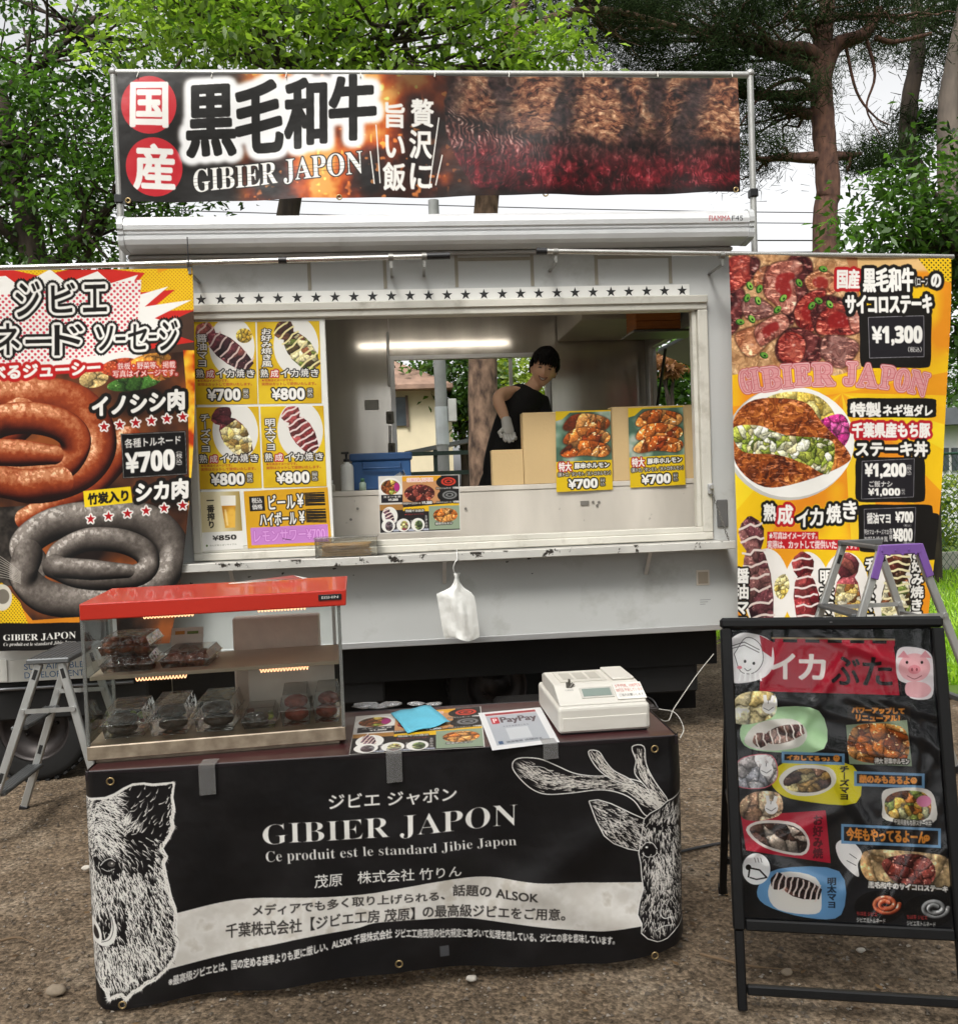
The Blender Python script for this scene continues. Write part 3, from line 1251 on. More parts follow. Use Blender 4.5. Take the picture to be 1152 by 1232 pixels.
V = leaves(LITTER, 0.032, 0.016, RNG, 0.0, 0.1)
V[..., 2] = np.clip(V[..., 2] * 0.25, -0.006, 0.02) + 0.004
tag(quads_object('leaf_litter', V, RNG.random(len(V)), leaf_mat('litter', '#3a2a1c', '#7d6446', 0.1), None), kind='stuff', label='small dry brown leaves and bud scales strewn over the gravel')
BARK = mat('bark_grey', '#4b4036', 0.95, var=0.35, scale=14, bump=0.9, bscale=22, stretch=(1, 1, 0.25), col2='#2a231e')
PINE = mat('bark_red', '#6d4d3e', 0.95, scale=16, bump=1.0, bscale=18, stretch=(1, 1, 0.45), col2='#3a2823')
PINE2 = mat('bark_flaky', '#8a705c', 0.95, scale=16, bump=1.0, bscale=24, stretch=(1, 1, 0.5), col2='#352821')
LGREEN = leaf_mat('leaf_bright', '#3c5a1c', '#9ab84e', 0.55)
LDEEP = leaf_mat('leaf_deep', '#1b2e10', '#5c8236', 0.5)
LFAR = leaf_mat('leaf_far', '#1c2e14', '#53782f', 0.35)
LYEL = leaf_mat('leaf_yellow', '#4a6a1e', '#a3b34a', 0.45)
LORG = leaf_mat('leaf_orange', '#7a5638', '#b48a66', 0.4)
NDL = leaf_mat('needle', '#131b0f', '#3d4c30', 0.3, 0.0)

tree('broadleaf_tree', 'big dark leafed tree rising behind the left end of the truck', [(-3.95, 4.6, 0), (-3.9, 4.6, 2.4), (-4.05, 4.6, 4.2), (-4.3, 4.7, 5.6)], [0.2, 0.16, 0.13, 0.07],
     [((-4.4, 4.6, 5.0), (1.9, 1.5, 1.3), 170), ((-3.5, 4.9, 6.4), (1.9, 1.4, 1.2), 130), ((-3.1, 4.3, 4.4), (1.0, 0.9, 0.9), 55), ((-5.2, 4.4, 3.7), (1.1, 1.0, 1.0), 60), ((-3.8, 4.4, 3.5), (1.0, 0.8, 0.7), 30)],
     LDEEP, BARK, (0.092, 0.046), 44, 0.25, 3, limbs=[([(-4.1, 4.6, 4.0), (-4.5, 4.3, 4.5), (-5.3, 4.1, 5.3), (-6.0, 4.0, 5.6)], 0.07, 0.03), ([(-4.0, 4.6, 3.4), (-3.4, 4.5, 4.0), (-2.9, 4.3, 4.9), (-2.2, 4.2, 6.0)], 0.05, 0.015)])
tree('broadleaf_tree', 'bright green leafy tree whose boughs hang over the middle of the roof banner', [(-1.6, 3.6, 0), (-1.55, 3.6, 2.5), (-1.3, 3.5, 4.2), (-0.9, 3.4, 5.2)], [0.16, 0.13, 0.1, 0.05],
     [((-1.5, 3.0, 5.45), (1.2, 1.0, 0.75), 95), ((-0.1, 2.9, 5.45), (1.2, 0.9, 0.85), 110), ((0.85, 2.8, 5.0), (0.62, 0.6, 0.45), 40), ((-2.2, 3.3, 5.9), (1.0, 1.0, 0.8), 60), ((-0.7, 3.6, 6.3), (1.8, 1.2, 0.7), 90)],
     LGREEN, BARK, (0.10, 0.046), 36, 0.26, 5)
tree('pine_tree', 'red barked pine standing straight behind the truck and seen through its serving hatch', [(0.36, 3.5, 0), (0.36, 3.5, 1.6), (0.38, 3.5, 2.6), (0.46, 3.5, 4.0), (0.75, 3.8, 5.6), (1.1, 4.0, 6.6)], [0.165, 0.145, 0.135, 0.12, 0.1, 0.06],
     [((1.3, 4.2, 6.5), (1.2, 1.0, 0.5), 60), ((2.1, 4.6, 6.3), (0.9, 0.8, 0.6), 50)],
     NDL, PINE2, (0.12, 0.0075), 130, 0.34, 7, needle=True, limbs=[([(0.6, 3.7, 5.2), (1.1, 3.9, 5.9), (1.8, 4.2, 6.2), (2.6, 4.4, 6.15)], 0.06, 0.02)])
pz = lambda x, y, Y0: tuple(at(x, y, Y0))
tree('pine_tree', 'reddish pine with a forked trunk standing between the banner pole and the right banner', [(*pz(992, 300, 5)[:2], 0), pz(992, 300, 5), pz(996, 230, 5), pz(990, 150, 5), pz(988, 70, 5), pz(1000, -40, 5.2)], [0.16, 0.135, 0.13, 0.125, 0.12, 0.06],
     [(pz(850, 40, 5), (1.1, 1.0, 0.6), 95), (pz(760, 20, 5.4), (0.9, 0.9, 0.5), 55), (pz(935, 130, 5.2), (0.6, 0.7, 0.35), 40), (pz(905, 190, 5.0), (0.4, 0.4, 0.22), 16), (pz(960, 10, 5), (1.2, 1.0, 0.5), 70), (pz(1080, 20, 5.3), (1.0, 0.9, 0.45), 36), (pz(1035, 185, 5.1), (0.3, 0.3, 0.18), 11), (pz(830, 105, 5.2), (0.7, 0.6, 0.3), 40)],
     NDL, PINE, (0.13, 0.0078), 125, 0.27, 9, needle=True,
     limbs=[([pz(988, 75, 5), pz(968, 58, 4.9), pz(938, 55, 4.9), pz(900, 40, 5)], 0.09, 0.03), ([pz(989, 90, 5), pz(1005, 55, 5), pz(1040, 40, 5), pz(1058, 10, 5)], 0.11, 0.05), ([pz(1052, 45, 5), pz(1075, 50, 5), pz(1120, 40, 5)], 0.035, 0.02),
            ([pz(1040, 40, 5), pz(1052, 90, 5), pz(1042, 130, 5), pz(1060, 165, 5)], 0.022, 0.006), ([pz(1016, 50, 5), pz(1030, 110, 5), pz(1052, 140, 5), pz(1070, 150, 5)], 0.02, 0.006), ([pz(985, 120, 5), pz(960, 95, 5), pz(920, 110, 5), pz(890, 150, 5)], 0.035, 0.01)])
tree('pine_tree', 'slim grey pine leaning left of the knotty cut trunk at the right edge', [(*pz(1112, 260, 6)[:2], 0), pz(1108, 255, 6), pz(1092, 190, 6), pz(1094, 120, 6), pz(1104, 60, 6), pz(1100, -30, 6)], [0.13, 0.11, 0.105, 0.1, 0.09, 0.05],
     [(pz(1110, 150, 6.1), (0.3, 0.4, 0.14), 12), (pz(1075, 185, 6), (0.3, 0.4, 0.18), 10), (pz(1120, 20, 6.3), (1.2, 1.0, 0.5), 38)], NDL, BARK, (0.14, 0.012), 130, 0.3, 12, needle=True)
tree('pine_tree', 'pale knotty pine at the right edge of the view', [(*pz(1235, 500, 5.2)[:2], 0), pz(1190, 420, 5.2), pz(1152, 310, 5.2), pz(1141, 240, 5.2), pz(1140, 130, 5.2), pz(1147, 70, 5.2), pz(1160, 0, 5.2)], [0.16, 0.14, 0.125, 0.115, 0.11, 0.085, 0.06],
     [(pz(1190, 60, 5.4), (0.7, 0.7, 0.4), 30)], NDL, mat('bark_pale', '#756a60', 0.95, scale=12, bump=0.9, bscale=20, stretch=(1, 1, 0.3), col2='#5d554e'), (0.14, 0.012), 130, 0.3, 13, needle=True)
tree('broadleaf_tree', 'low leafy tree reaching in from the right edge above the right banner', [(6.3, 3.6, 0), (6.2, 3.6, 1.6), (6.0, 3.6, 2.6), (5.6, 3.6, 3.4)], [0.1, 0.08, 0.06, 0.03],
     [(pz(1120, 225, 3.6), (0.75, 0.7, 0.5), 34), (pz(1085, 285, 3.5), (0.6, 0.5, 0.28), 26), (pz(1160, 300, 3.7), (0.8, 0.8, 0.6), 45), (pz(1150, 390, 4), (0.5, 0.6, 0.7), 36)], LDEEP, BARK, (0.12, 0.05), 42, 0.3, 14)

# trees farther back, behind the houses and the fence
FARL = ['round far tree behind the beige house', 'dark tree right of the beige house behind the utility pole', 'light green tree seen right of the pine trunk through the hatch', 'far tree low behind the left end of the truck', 'far tree beyond the left tree', 'green tree behind the side window of the truck', 'reddish leaved tree seen through the side window', 'far tree behind the grey building', 'far tree at the far left of the view', 'leafy tree filling the sky left of the roof banner']
for k, (x, y, h, r, lm, n, nm) in enumerate([(-3.0, 19, 5.0, 1.9, LFAR, 70, 0), (at(552, 480, 13)[0], 13, 4.6, 1.1, LFAR, 70, 1), (at(625, 470, 13)[0], 13, 4.4, 1.2, LYEL, 60, 2), (-8.5, 13, 5.2, 2.1, LFAR, 90, 3), (-12, 11, 6.0, 2.4, LFAR, 100, 4),
                                            (at(800, 450, 10)[0], 10.6, 4.3, 1.1, LDEEP, 60, 5), (at(803, 432, 9)[0], 9, at(803, 420, 9)[2], 0.22, LORG, 7, 6), (14.5, 17, 5.0, 1.8, LFAR, 70, 7), (-16, 15, 6.0, 2.6, LFAR, 90, 8), (-6.4, 8.4, 6.6, 2.2, LDEEP, 60, 9)]):
    tree('broadleaf_tree', FARL[nm], [(x, y, 0), (x + 0.1, y, h * 0.35), (x, y, h * 0.6)], [0.16, 0.12, 0.06], [((x, y, h - r * 0.95), (r, r, r * 0.95), n), ((x + r * 0.4, y, h - r * 1.5), (r * 0.7, r * 0.7, r * 0.6), n // 3)], lm, BARK, (0.16, 0.085), 48, min(0.42, r * 0.5), 40 + k, group='trees behind the truck', twigs=0.1)

# unseen park trees added around and behind the camera to shade the clearing
for k, (x, y, h, r) in enumerate([(-9.0, -9, 10.5, 4.0), (-3.5, -12, 12, 4.5), (3.5, -12, 12, 4.5), (8.5, -8.5, 10.5, 4.0), (-9.5, -2.5, 9.0, 3.3), (9.5, -2.0, 9.0, 3.3)]):
    tree('broadleaf_tree', 'unseen park tree added on the near side of the truck to shade the clearing', [(x, y, 0), (x + 0.1, y, h * 0.3), (x, y, h * 0.6)], [0.24, 0.18, 0.08], [((x, y, h - r * 0.9), (r, r, r * 0.85), 90), ((x, y, h - r * 1.75), (r * 0.9, r * 0.9, r * 0.6), 60)], LFAR, BARK, (0.30, 0.18), 46, 0.7, 80 + k, group='trees on the near side', twigs=0.1)

# ------------------------------------------------------------------ background buildings and street furniture
hy = 12.0
p0, p1 = at(478, 470, hy), at(524, 470, hy)
eave = at(500, 470, hy)[2]
hb = thing('house', 'beige two storey house with a brown tiled roof seen through the hatch', 'house', (p1[0] - 3.5, hy + 2.5, 0))
m = MB()
m.box(p1[0] - 7, p1[0], hy, hy + 5, 0, eave)
zz = at(535, 492, hy)[2]
m.box(p1[0] + 0.004, p1[0] + 0.30, hy + 0.3, hy + 4, 0, zz)
m.build('wall', mat('render_beige', '#d6caac', 0.9, var=0.06, scale=3), hb, world=True)
m = MB()
xa, xb, ya, yb, zr = p1[0] - 7.4, p1[0] + 0.3, hy - 0.4, hy + 5.4, eave
m.add([(xa, ya, zr), (xb, ya, zr), (xb, yb, zr), (xa, yb, zr), (xa + 2.5, hy + 2.5, zr + 1.5), (xb - 2.5, hy + 2.5, zr + 1.5), (xa, ya, zr + 0.08), (xb, ya, zr + 0.08), (xb, yb, zr + 0.08), (xa, yb, zr + 0.08)],
      [(3, 2, 1, 0), (0, 1, 7, 6), (1, 2, 8, 7), (2, 3, 9, 8), (3, 0, 6, 9), (6, 7, 5, 4), (7, 8, 5), (8, 9, 4, 5), (9, 6, 4)])
m.build('roof', mat('roof_tile', '#8d7262', 0.8, var=0.25, scale=5, bump=0.5, bscale=12), hb, world=True)
w = MB()
q0, q1 = at(480, 478, hy - 0.03), at(490, 512, hy - 0.03)
w.box(q0[0] - 0.5, q1[0], hy - 0.05, hy - 0.004, q1[2], q0[2])
wf = w.build('window', mat('pane_dark', '#3c4348', 0.2, var=0.2), hb, world=True)
w = MB()
for a in (q0[0] - 0.52, q1[0] - 0.02):
    w.box(a, a + 0.05, hy - 0.07, hy - 0.052, q1[2] - 0.03, q0[2] + 0.03)
build_each(w, 'frame', mat('frame_brown', '#5a4a40', 0.5), wf)

gb = thing('building', 'grey flat roofed building beyond the mesh fence at the right edge', 'building', (13.5, 13, 0))
bp0 = at(1128, 512, 12)
m = MB()
m.box(bp0[0] - 0.6, bp0[0] + 6, 12, 16, 0, at(1140, 512, 12)[2])
m.build('wall', mat('wall_pale', '#c3c4c2', 0.85, var=0.05), gb, world=True)
m = MB()
m.box(bp0[0] - 0.8, bp0[0] + 6.2, 11.6, 16.2, at(1140, 512, 12)[2] + 0.003, at(1140, 492, 12)[2])
m.build('roof', mat('roof_dark', '#54585c', 0.7), gb, world=True)
for a in (0, 1):
    w = MB()
    q0 = at(1134 + 11 * a, 545, 11.97)
    w.box(q0[0], q0[0] + 0.11, 11.95, 11.997, q0[2] - 0.35, q0[2] + 0.1)
    w.build('window', mat('pane_dark', '#3c4348', 0.2), gb, world=True)

up = thing('utility_pole', 'grey steel utility pole behind the truck between house and pine', 'utility pole', (at(531, 500, 7)[0], 7, 0))
x = at(531, 500, 7)[0]
MB().tube([(x, 7, 0), (x, 7, 2.6), (x, 7, 5.2)], [0.085, 0.08, 0.07], 14).build('pole', mat('pole_grey', '#8b8d8c', 0.6, var=0.15), up, world=True)
m = MB()
m.tube([(x, 7, 2.0), (x, 7, 2.5)], 0.089, 14, caps=True)
m.build('reflector_wrap', mat('wrap_pale', '#c9cfd2', 0.35, 0.3), up, world=True)
m = MB()
m.box(x + 0.09, x + 0.2, 6.95, 7.05, 2.3, 2.6, 0.01)
m.build('junction_box', mat('box_white', '#d5d5d2', 0.5), up, world=True)

rf = thing('railing', 'dark green railing behind the truck seen at the foot of the hatch view', 'railing', (1.0, 6, 0))
m = MB()
for z in (1.86, 1.62, 1.38):
    m.box(-4, 5, 5.98, 6.02, z - 0.03, z + 0.02)
build_each(m, 'rail', mat('rail_green', '#23352d', 0.5), rf)
for x in np.arange(-3.6, 5, 1.2):
    MB().box(x - 0.025, x + 0.025, 6.021, 6.06, 0, 1.9).build('post', mat('rail_green', '#23352d', 0.5), rf, world=True)
# carport roof beyond the railing
cp = thing('carport', 'dark carport roof edge under the house wall seen through the hatch', 'carport', (0, 9, 0))
a, b = at(487, 546, 9), at(585, 526, 9)
MB().bar(tuple(a), tuple(b), 0.5, 0.06).build('roof', mat('carport_roof', '#3e4140', 0.5), cp, world=True)
for q in (a, b):
    MB().box(q[0] - 0.04, q[0] + 0.04, 8.96, 9.04, 0, q[2] - 0.04).build('post', mat('carport_roof', '#3e4140', 0.5), cp, world=True)

# green mesh fence on the right
fy = 6.5
fx = at(1118, 560, fy)[0]
mf = thing('mesh_fence', 'green wire mesh fence on the lawn at the right edge', 'fence', (fx + 2, fy, 0))
MG = mat('fence_green', '#1f4a38', 0.5)
z1 = at(1130, 546, fy)[2]
for i in range(5):
    MB().tube([(fx - 1.4 + i * 1.0, fy, 0), (fx - 1.4 + i * 1.0, fy, z1)], 0.025, 8).build('post', MG, mf, world=True)
m = MB()
m.tube([(fx - 1.4, fy - 0.03, z1), (fx + 2.6, fy - 0.03, z1)], 0.018, 6)
for i in range(48):
    x0 = fx - 1.4 + i * 0.09 - 0.4
    for s in (1, -1):
        xa, xb = (x0, x0 + 1.2) if s == 1 else (x0 + 1.2, x0)
        m.bar((xa, fy - 0.028 + s * 0.003, 0.05), (xb, fy - 0.028 + s * 0.003, z1), 0.006, 0.004)
m.build('mesh', MG, mf, world=True)
bk = MB().box(fx - 2, fx + 6, fy + 0.6, fy + 0.75, 0, 0.25)
solo(bk, 'kerb_wall', mat('concrete', '#a5a39c', 0.9, bump=0.3), 'low pale concrete kerb wall behind the mesh fence', 'wall', (fx + 2, fy + 0.67, 0))

# hedge behind the fence
rng = np.random.default_rng(77)
hr = thing('hedge', 'clipped green hedge behind the mesh fence', 'hedge', (fx + 2, fy + 1.2, 0))
P = rng.uniform([fx - 2, fy + 0.85, 0.05], [fx + 5, fy + 1.6, 1.35], (9000, 3))
quads_object('foliage', leaves(P, 0.11, 0.06, rng), rng.random(len(P)), LYEL, hr)
MB().tube([(fx - 1, fy + 1.2, 0), (fx - 1, fy + 1.2, 0.8)], 0.03, 6).build('stem', BARK, hr, world=True)

# lawn on the right
lw = MB().add([(1.9, 0.7, 0.008), (20, 0.2, 0.008), (20, 30, 0.008), (3.2, 30, 0.008), (2.6, 4.0, 0.008)], [(0, 1, 2, 3, 4)])
tag(lw.build('lawn', mat('turf', '#6a8a30', 0.95, scale=1.2, col2='#39491f', var=0.3, bump=0.5)), kind='structure')
n = 26000
P = np.stack([rng.uniform(2.3, 9.0, n), 0.9 + 6.0 * rng.random(n) ** 1.5, np.full(n, 0.008)], 1)
V = needles(P, 0.10, 0.012, rng, axis=[0, 0, 2.0])
tag(quads_object('grass', V, rng.random(n), leaf_mat('grass', '#6a9a24', '#b9dc4a', 0.45), None), kind='stuff', label='bright green grass blades of the lawn on the right')

# overhead wires
for k, (y0, y1) in enumerate([(222, 240), (238, 252), (262, 272), (282, 284)]):
    a, b = at(300, y0 + 8, 16), at(1152, y1, 16)
    pts = [a + (b - a) * t + np.array([0, 0, -0.35 * sin(pi * (t + 0.4) / 2.3)]) for t in np.linspace(-0.4, 1.9, 24)]
    o = MB().tube(pts, 0.012 + 0.006 * (k == 2), 5)
    tag(o.build('power_line', mat('cable_black', '#2a2a2c', 0.6)), 'thin overhead wire crossing the white sky, %s of the four' % ['topmost', 'second from the top', 'third from the top', 'lowest'][k], 'wire', 'overhead wires in the sky')
# ------------------------------------------------------------------ food truck
WHITE = mat('body_grey', '#b4b6b5', 0.45, var=0.05, scale=1.5, spec=0.4, dirt=('#8d8b85', 3.0, 0.56, 0.85))
WHITE2 = mat('header_grey', '#b8b8b4', 0.5, var=0.06, scale=2.5, dirt=('#93908a', 4.0, 0.52, 0.8))
ALU = mat('aluminium', '#c9cacb', 0.38, 0.75, var=0.08, scale=3, stretch=(0.2, 1, 6))
FRAME = mat('frame_alu', '#c7c4ba', 0.5, 0.15, var=0.06, scale=4, dirt=('#8c8678', 6.0, 0.55, 0.85))
STEEL = mat('stainless', '#d2ccc3', 0.13, 0.7, var=0.15, scale=2.2, stretch=(3, 3, 0.4))
STEELB = mat('stainless_worn', '#d2cbc0', 0.42, 0.25, var=0.14, scale=1.6, stretch=(2.5, 1, 0.6), dirt=('#4e463e', 14.0, 0.66, 0.74))
DARK = mat('black_rubber', '#141414', 0.85, var=0.3, scale=20)
CHAS = mat('chassis', '#0d0c0c', 0.9, var=0.4)
PLBK = mat('plastic_black', '#17171a', 0.4, var=0.1)
TAPE = mat('seam_tape', '#8d8779', 0.7, var=0.1)
X0, X1, YB = -1.76, 1.43, 1.68
truck = thing('food_truck', 'white box bodied food truck with an open serving hatch and stainless kitchen', 'food truck', (-0.2, 0.85, 0))


def tps(mb, name, m, parent=None):
    return build_each(mb, name, m, parent or truck)


def tp(mb, name, m, parent=None):
    return mb.build(name, m, parent or truck, world=True)


b = MB()
b.box(X0, X1, 0, 0.04, 0.645, 1.150)
b.box(X0, X1, 0, 0.04, 2.440, 2.75)
b.box(X0, -1.470, 0, 0.04, 1.1503, 2.4397)
b.box(1.250, X1, 0, 0.04, 1.1503, 2.4397)
# roof, floor, sides, back with a rear window
b.box(X0, X1, 0.0403, YB, 2.70, 2.75)
b.box(X0, X1, 0.0403, YB, 0.645, 0.70)
b.box(X0, X0 + 0.03, 0.0403, YB - 0.0003, 0.7003, 2.6997)
wy0, wy1, wz0, wz1 = 0.28, 1.47, 1.46, 2.40
b.box(X1 - 0.03, X1, 0.0403, YB - 0.0003, 0.7003, wz0)
b.box(X1 - 0.03, X1, 0.0403, YB - 0.0003, wz1, 2.6997)
b.box(X1 - 0.03, X1, 0.0403, wy0, wz0 + 0.0003, wz1 - 0.0003)
b.box(X1 - 0.03, X1, wy1, YB - 0.0003, wz0 + 0.0003, wz1 - 0.0003)
bx0, bx1, bz0, bz1 = -0.43, 0.655, 1.40, 2.385
b.box(X0 + 0.0303, X1 - 0.0303, 1.65, YB, 0.7003, bz0)
b.box(X0 + 0.0303, X1 - 0.0303, 1.65, YB, bz1, 2.6997)
b.box(X0 + 0.0303, bx0, 1.65, YB, bz0 + 0.0003, bz1 - 0.0003)
b.box(bx1, X1 - 0.0303, 1.65, YB, bz0 + 0.0003, bz1 - 0.0003)
tp(b, 'body', WHITE)
# stainless lining
s = MB()
s.box(X0 + 0.032, X1 - 0.032, 1.642, 1.648, 0.71, bz0)
s.box(X0 + 0.032, -0.462, 1.642, 1.648, bz0 + 0.0005, 2.697)
s.box(-0.459, X1 - 0.032, 1.642, 1.648, bz1 + 0.03, 2.697)
s.box(0.70, X1 - 0.032, 1.642, 1.648, bz0 + 0.0005, bz1 + 0.0295)
s.box(X0 + 0.033, X0 + 0.037, 0.05, 1.64, 0.71, 2.697)
tp(s, 'wall_lining', STEEL)
s = MB()
s.box(X0 + 0.038, X1 - 0.034, 0.045, 1.64, 2.692, 2.6985)
tp(s, 'ceiling', mat('ceiling', '#aaa69c', 0.5, 0.1))
s = MB()
for a, bb, c, d in ((bx0 - 0.03, bx1 + 0.03, bz1, bz1 + 0.028), (bx0 - 0.03, bx1 + 0.03, bz0 - 0.02, bz0)):
    s.box(a, bb, 1.625, 1.6415, c, d)
for a in (bx0 - 0.03, bx1):
    s.box(a, a + 0.03, 1.625, 1.6415, bz0 + 0.0003, bz1 - 0.0003)
s.box(0.655 - 0.26, 0.655 - 0.235, 1.655, 1.672, bz0, bz1)
tp(s, 'rear_window_frame', ALU)
s = MB()
for z in (wz0 - 0.02, wz1):
    s.box(X1 - 0.05, X1 - 0.032, wy0 - 0.03, wy1 + 0.03, z, z + 0.02)
for y in (wy0 - 0.03, wy1):
    s.box(X1 - 0.05, X1 - 0.032, y, y + 0.03, wz0 + 0.0003, wz1 - 0.0003)
sw = tp(s, 'side_window_frame', ALU)
s = MB()
s.box(-0.015, 0.015, wy0, wy1, -0.92, 0, M=Matrix.Translation((X1 + 0.01, 0, wz1 - 0.02)) @ Matrix.Rotation(radians(-68), 4, 'Y'))
tp(s, 'flap', mat('flap_grey', '#74787b', 0.4, 0.4), sw)
tp(MB().tube([(X1 - 0.01, 1.40, 1.75), (X1 + 0.42, 1.36, 2.18)], 0.012, 8), 'gas_strut', PLBK, sw)
tp(MB().tube([(X1 - 0.045, 1.45, 1.78), (X1 - 0.045, 1.10, 2.34)], 0.011, 8), 'stay_rod', PLBK, sw)

# serving hatch frame
f = MB()
f.box(-1.500, 1.280, -0.030, 0.050, 2.385, 2.450, 0.006)
f.box(-1.500, 1.280, -0.042, -0.0305, 2.420, 2.462, 0.004)
f.box(-1.500, 1.280, -0.030, 0.050, 1.135, 1.175, 0.005)
f.box(-1.460, 1.240, -0.012, 0.046, 1.1755, 1.205, 0.003)
f.box(-1.500, -1.455, -0.030, 0.050, 1.1755, 2.3847, 0.005)
f.box(1.225, 1.280, -0.030, 0.050, 1.1755, 2.3847, 0.005)
f.box(1.200, 1.2245, -0.004, 0.046, 1.2055, 2.3847, 0.003)
hf = tp(f, 'hatch_frame', FRAME)
tp(MB().box(-1.452, -0.775, -0.012, 0.010, 1.2055, 2.384, 0.003), 'sliding_panel', mat('panel_white', '#d6d6d0', 0.4, var=0.04), hf)
# chain holding the shelf
ch = MB()
ca, cb = Vector((1.265, -0.045, 1.41)), Vector((1.325, -0.135, 1.132))
nl = 20
for i in range(nl):
    t = (i + 0.5) / nl
    p = ca.lerp(cb, t) + Vector((0, -0.01 * sin(pi * t), -0.012 * sin(pi * t)))
    d = (cb - ca).normalized()
    a = d.orthogonal().normalized() if i % 2 else d.cross(d.orthogonal()).normalized()
    ch.tube([p + d * 0.0095 * cos(q) + a * 0.005 * sin(q) for q in np.linspace(0, 2 * pi, 9)], 0.0017, 5, caps=False)
tp(ch, 'shelf_chain', mat('chain_steel', '#6f6d68', 0.35, 0.9))
tp(MB().box(1.250, 1.282, -0.05, -0.031, 1.385, 1.44, 0.004).cyl((1.266, -0.05, 1.425), (0, -1, 0), 0.012, 0.012, 12), 'latch', ALU)

# header strips, star border, awning case
s = MB()
for px in (372, 463, 549, 640, 717, 806):
    x = at(px, 330, 0)[0]
    s.box(x - 0.009, x + 0.009, -0.004, -0.0005, 2.535, 2.70)
for a, bb in ((549, 640), (717, 806), (250, 372)):
    s.box(at(a, 330, 0)[0] + 0.01, at(bb, 330, 0)[0] - 0.01, -0.0035, -0.0005, 2.672, 2.690)
tps(s, 'seam_strip', TAPE)
st = tp(MB().box(-1.44, 1.19, -0.0042, -0.0005, 2.462, 2.528), 'star_border', mat('vinyl_white', '#d8d8d4', 0.4, var=0.03))
s = MB()
for i in range(27):
    x = -1.405 + i * (1.15 + 1.405) / 26
    s.prism([((0.029 if k % 2 == 0 else 0.0115) * sin(k * pi / 5), (0.029 if k % 2 == 0 else 0.0115) * cos(k * pi / 5)) for k in range(10)], 0.0008, Matrix(((1, 0, 0, x), (0, 0, -1, -0.0046), (0, 1, 0, 2.494), (0, 0, 0, 1))))
tps(s, 'star', mat('vinyl_black', '#161616', 0.5), st)
prof = [(0.0, 2.735), (-0.035, 2.722), (-0.12, 2.730), (-0.150, 2.742), (-0.158, 2.765), (-0.158, 2.782), (-0.150, 2.786), (-0.150, 2.792), (-0.158, 2.796), (-0.158, 2.806), (-0.166, 2.812), (-0.168, 2.835), (-0.160, 2.862), (-0.140, 2.880), (-0.105, 2.890), (-0.05, 2.893), (0.0, 2.890)]
aw = MB()
n = len(prof)
xa, xb = -1.735, 1.470
vs = [(xa, y, z) for y, z in prof] + [(xb, y, z) for y, z in prof]
aw.add(vs, [(k, k + 1, n + k + 1, n + k) for k in range(n - 1)] + [(n - 1, 0, n, 2 * n - 1)], 0, False)
ao = tp(aw, 'awning_case', mat('awning_white', '#c9cacb', 0.35, 0.25, var=0.04, dirt=('#9c9c9a', 5.0, 0.58, 0.9)))
for a, bb in ((xa - 0.028, xa), (xb, xb + 0.028)):
    e = MB()
    pp = [((y - 0.006) if y < 0 else y, z + (0.004 if z > 2.8 else -0.004)) for y, z in prof]
    e.add([(a, y, z) for y, z in pp] + [(bb, y, z) for y, z in pp], [tuple(range(n)), tuple(range(2 * n - 1, n - 1, -1))] + [(k, n + k, n + (k + 1) % n, (k + 1) % n) for k in range(n)])
    tp(e, 'end_cap', mat('awning_cap', '#b4b6b7', 0.4), ao)


def text_mesh(name, t, o, ux, uy, w, h, m, parent, bold=False):
    """flat lettering: o lower left corner, ux/uy unit axes"""
    T = text_tris(t)
    lo, hi = T.reshape(-1, 2).min(0), T.reshape(-1, 2).max(0)
    Q = (T - lo) / (hi - lo) * [w, h]
    ux, uy, o = np.array(ux), np.array(uy), np.array(o)
    P = o + Q[..., 0:1] * ux + Q[..., 1:2] * uy
    mb = MB()
    mb.add(P.reshape(-1, 3), [(3 * i, 3 * i + 1, 3 * i + 2) for i in range(len(P))])
    return mb.build(name, m, parent, world=True)


RED = mat('letter_red', '#b01c22', 0.5)
text_mesh('lettering', 'FIAMMA', (1.252, -0.1672, 2.820), (1, 0, 0), (0, -0.06, 1), 0.115, 0.027, RED, ao)
text_mesh('lettering', 'F45', (1.375, -0.1674, 2.820), (1, 0, 0), (0, -0.06, 1), 0.06, 0.025, mat('letter_dark', '#2a2a33', 0.5), ao)

# gutter rail under the awning
tp(MB().box(X0, X1, -0.03, -0.0005, 2.702, 2.7205, 0.004), 'gutter', mat('gutter', '#a5a6a6', 0.45, 0.3))
# serving shelf
sh = MB()
sh.box(-1.60, 1.350, -0.150, -0.0005, 1.108, 1.130, 0.003)
so = tp(sh, 'serving_shelf', mat('shelf_alu', '#b9b7b1', 0.42, 0.35, var=0.08, scale=3, dirt=('#5b554c', 9.0, 0.62, 0.72)))
tp(MB().box(-1.602, 1.352, -0.164, -0.1503, 1.090, 1.133, 0.003), 'edge_strip', mat('edge_worn', '#c2c0ba', 0.5, 0.2, dirt=('#2c2620', 10.0, 0.57, 0.6)), so)
s = MB()
for x in (-1.3, -0.2, 0.9):
    s.bar((x, -0.004, 0.96), (x, -0.12, 1.10), 0.02, 0.012)
tps(s, 'shelf_bracket', ALU, so)
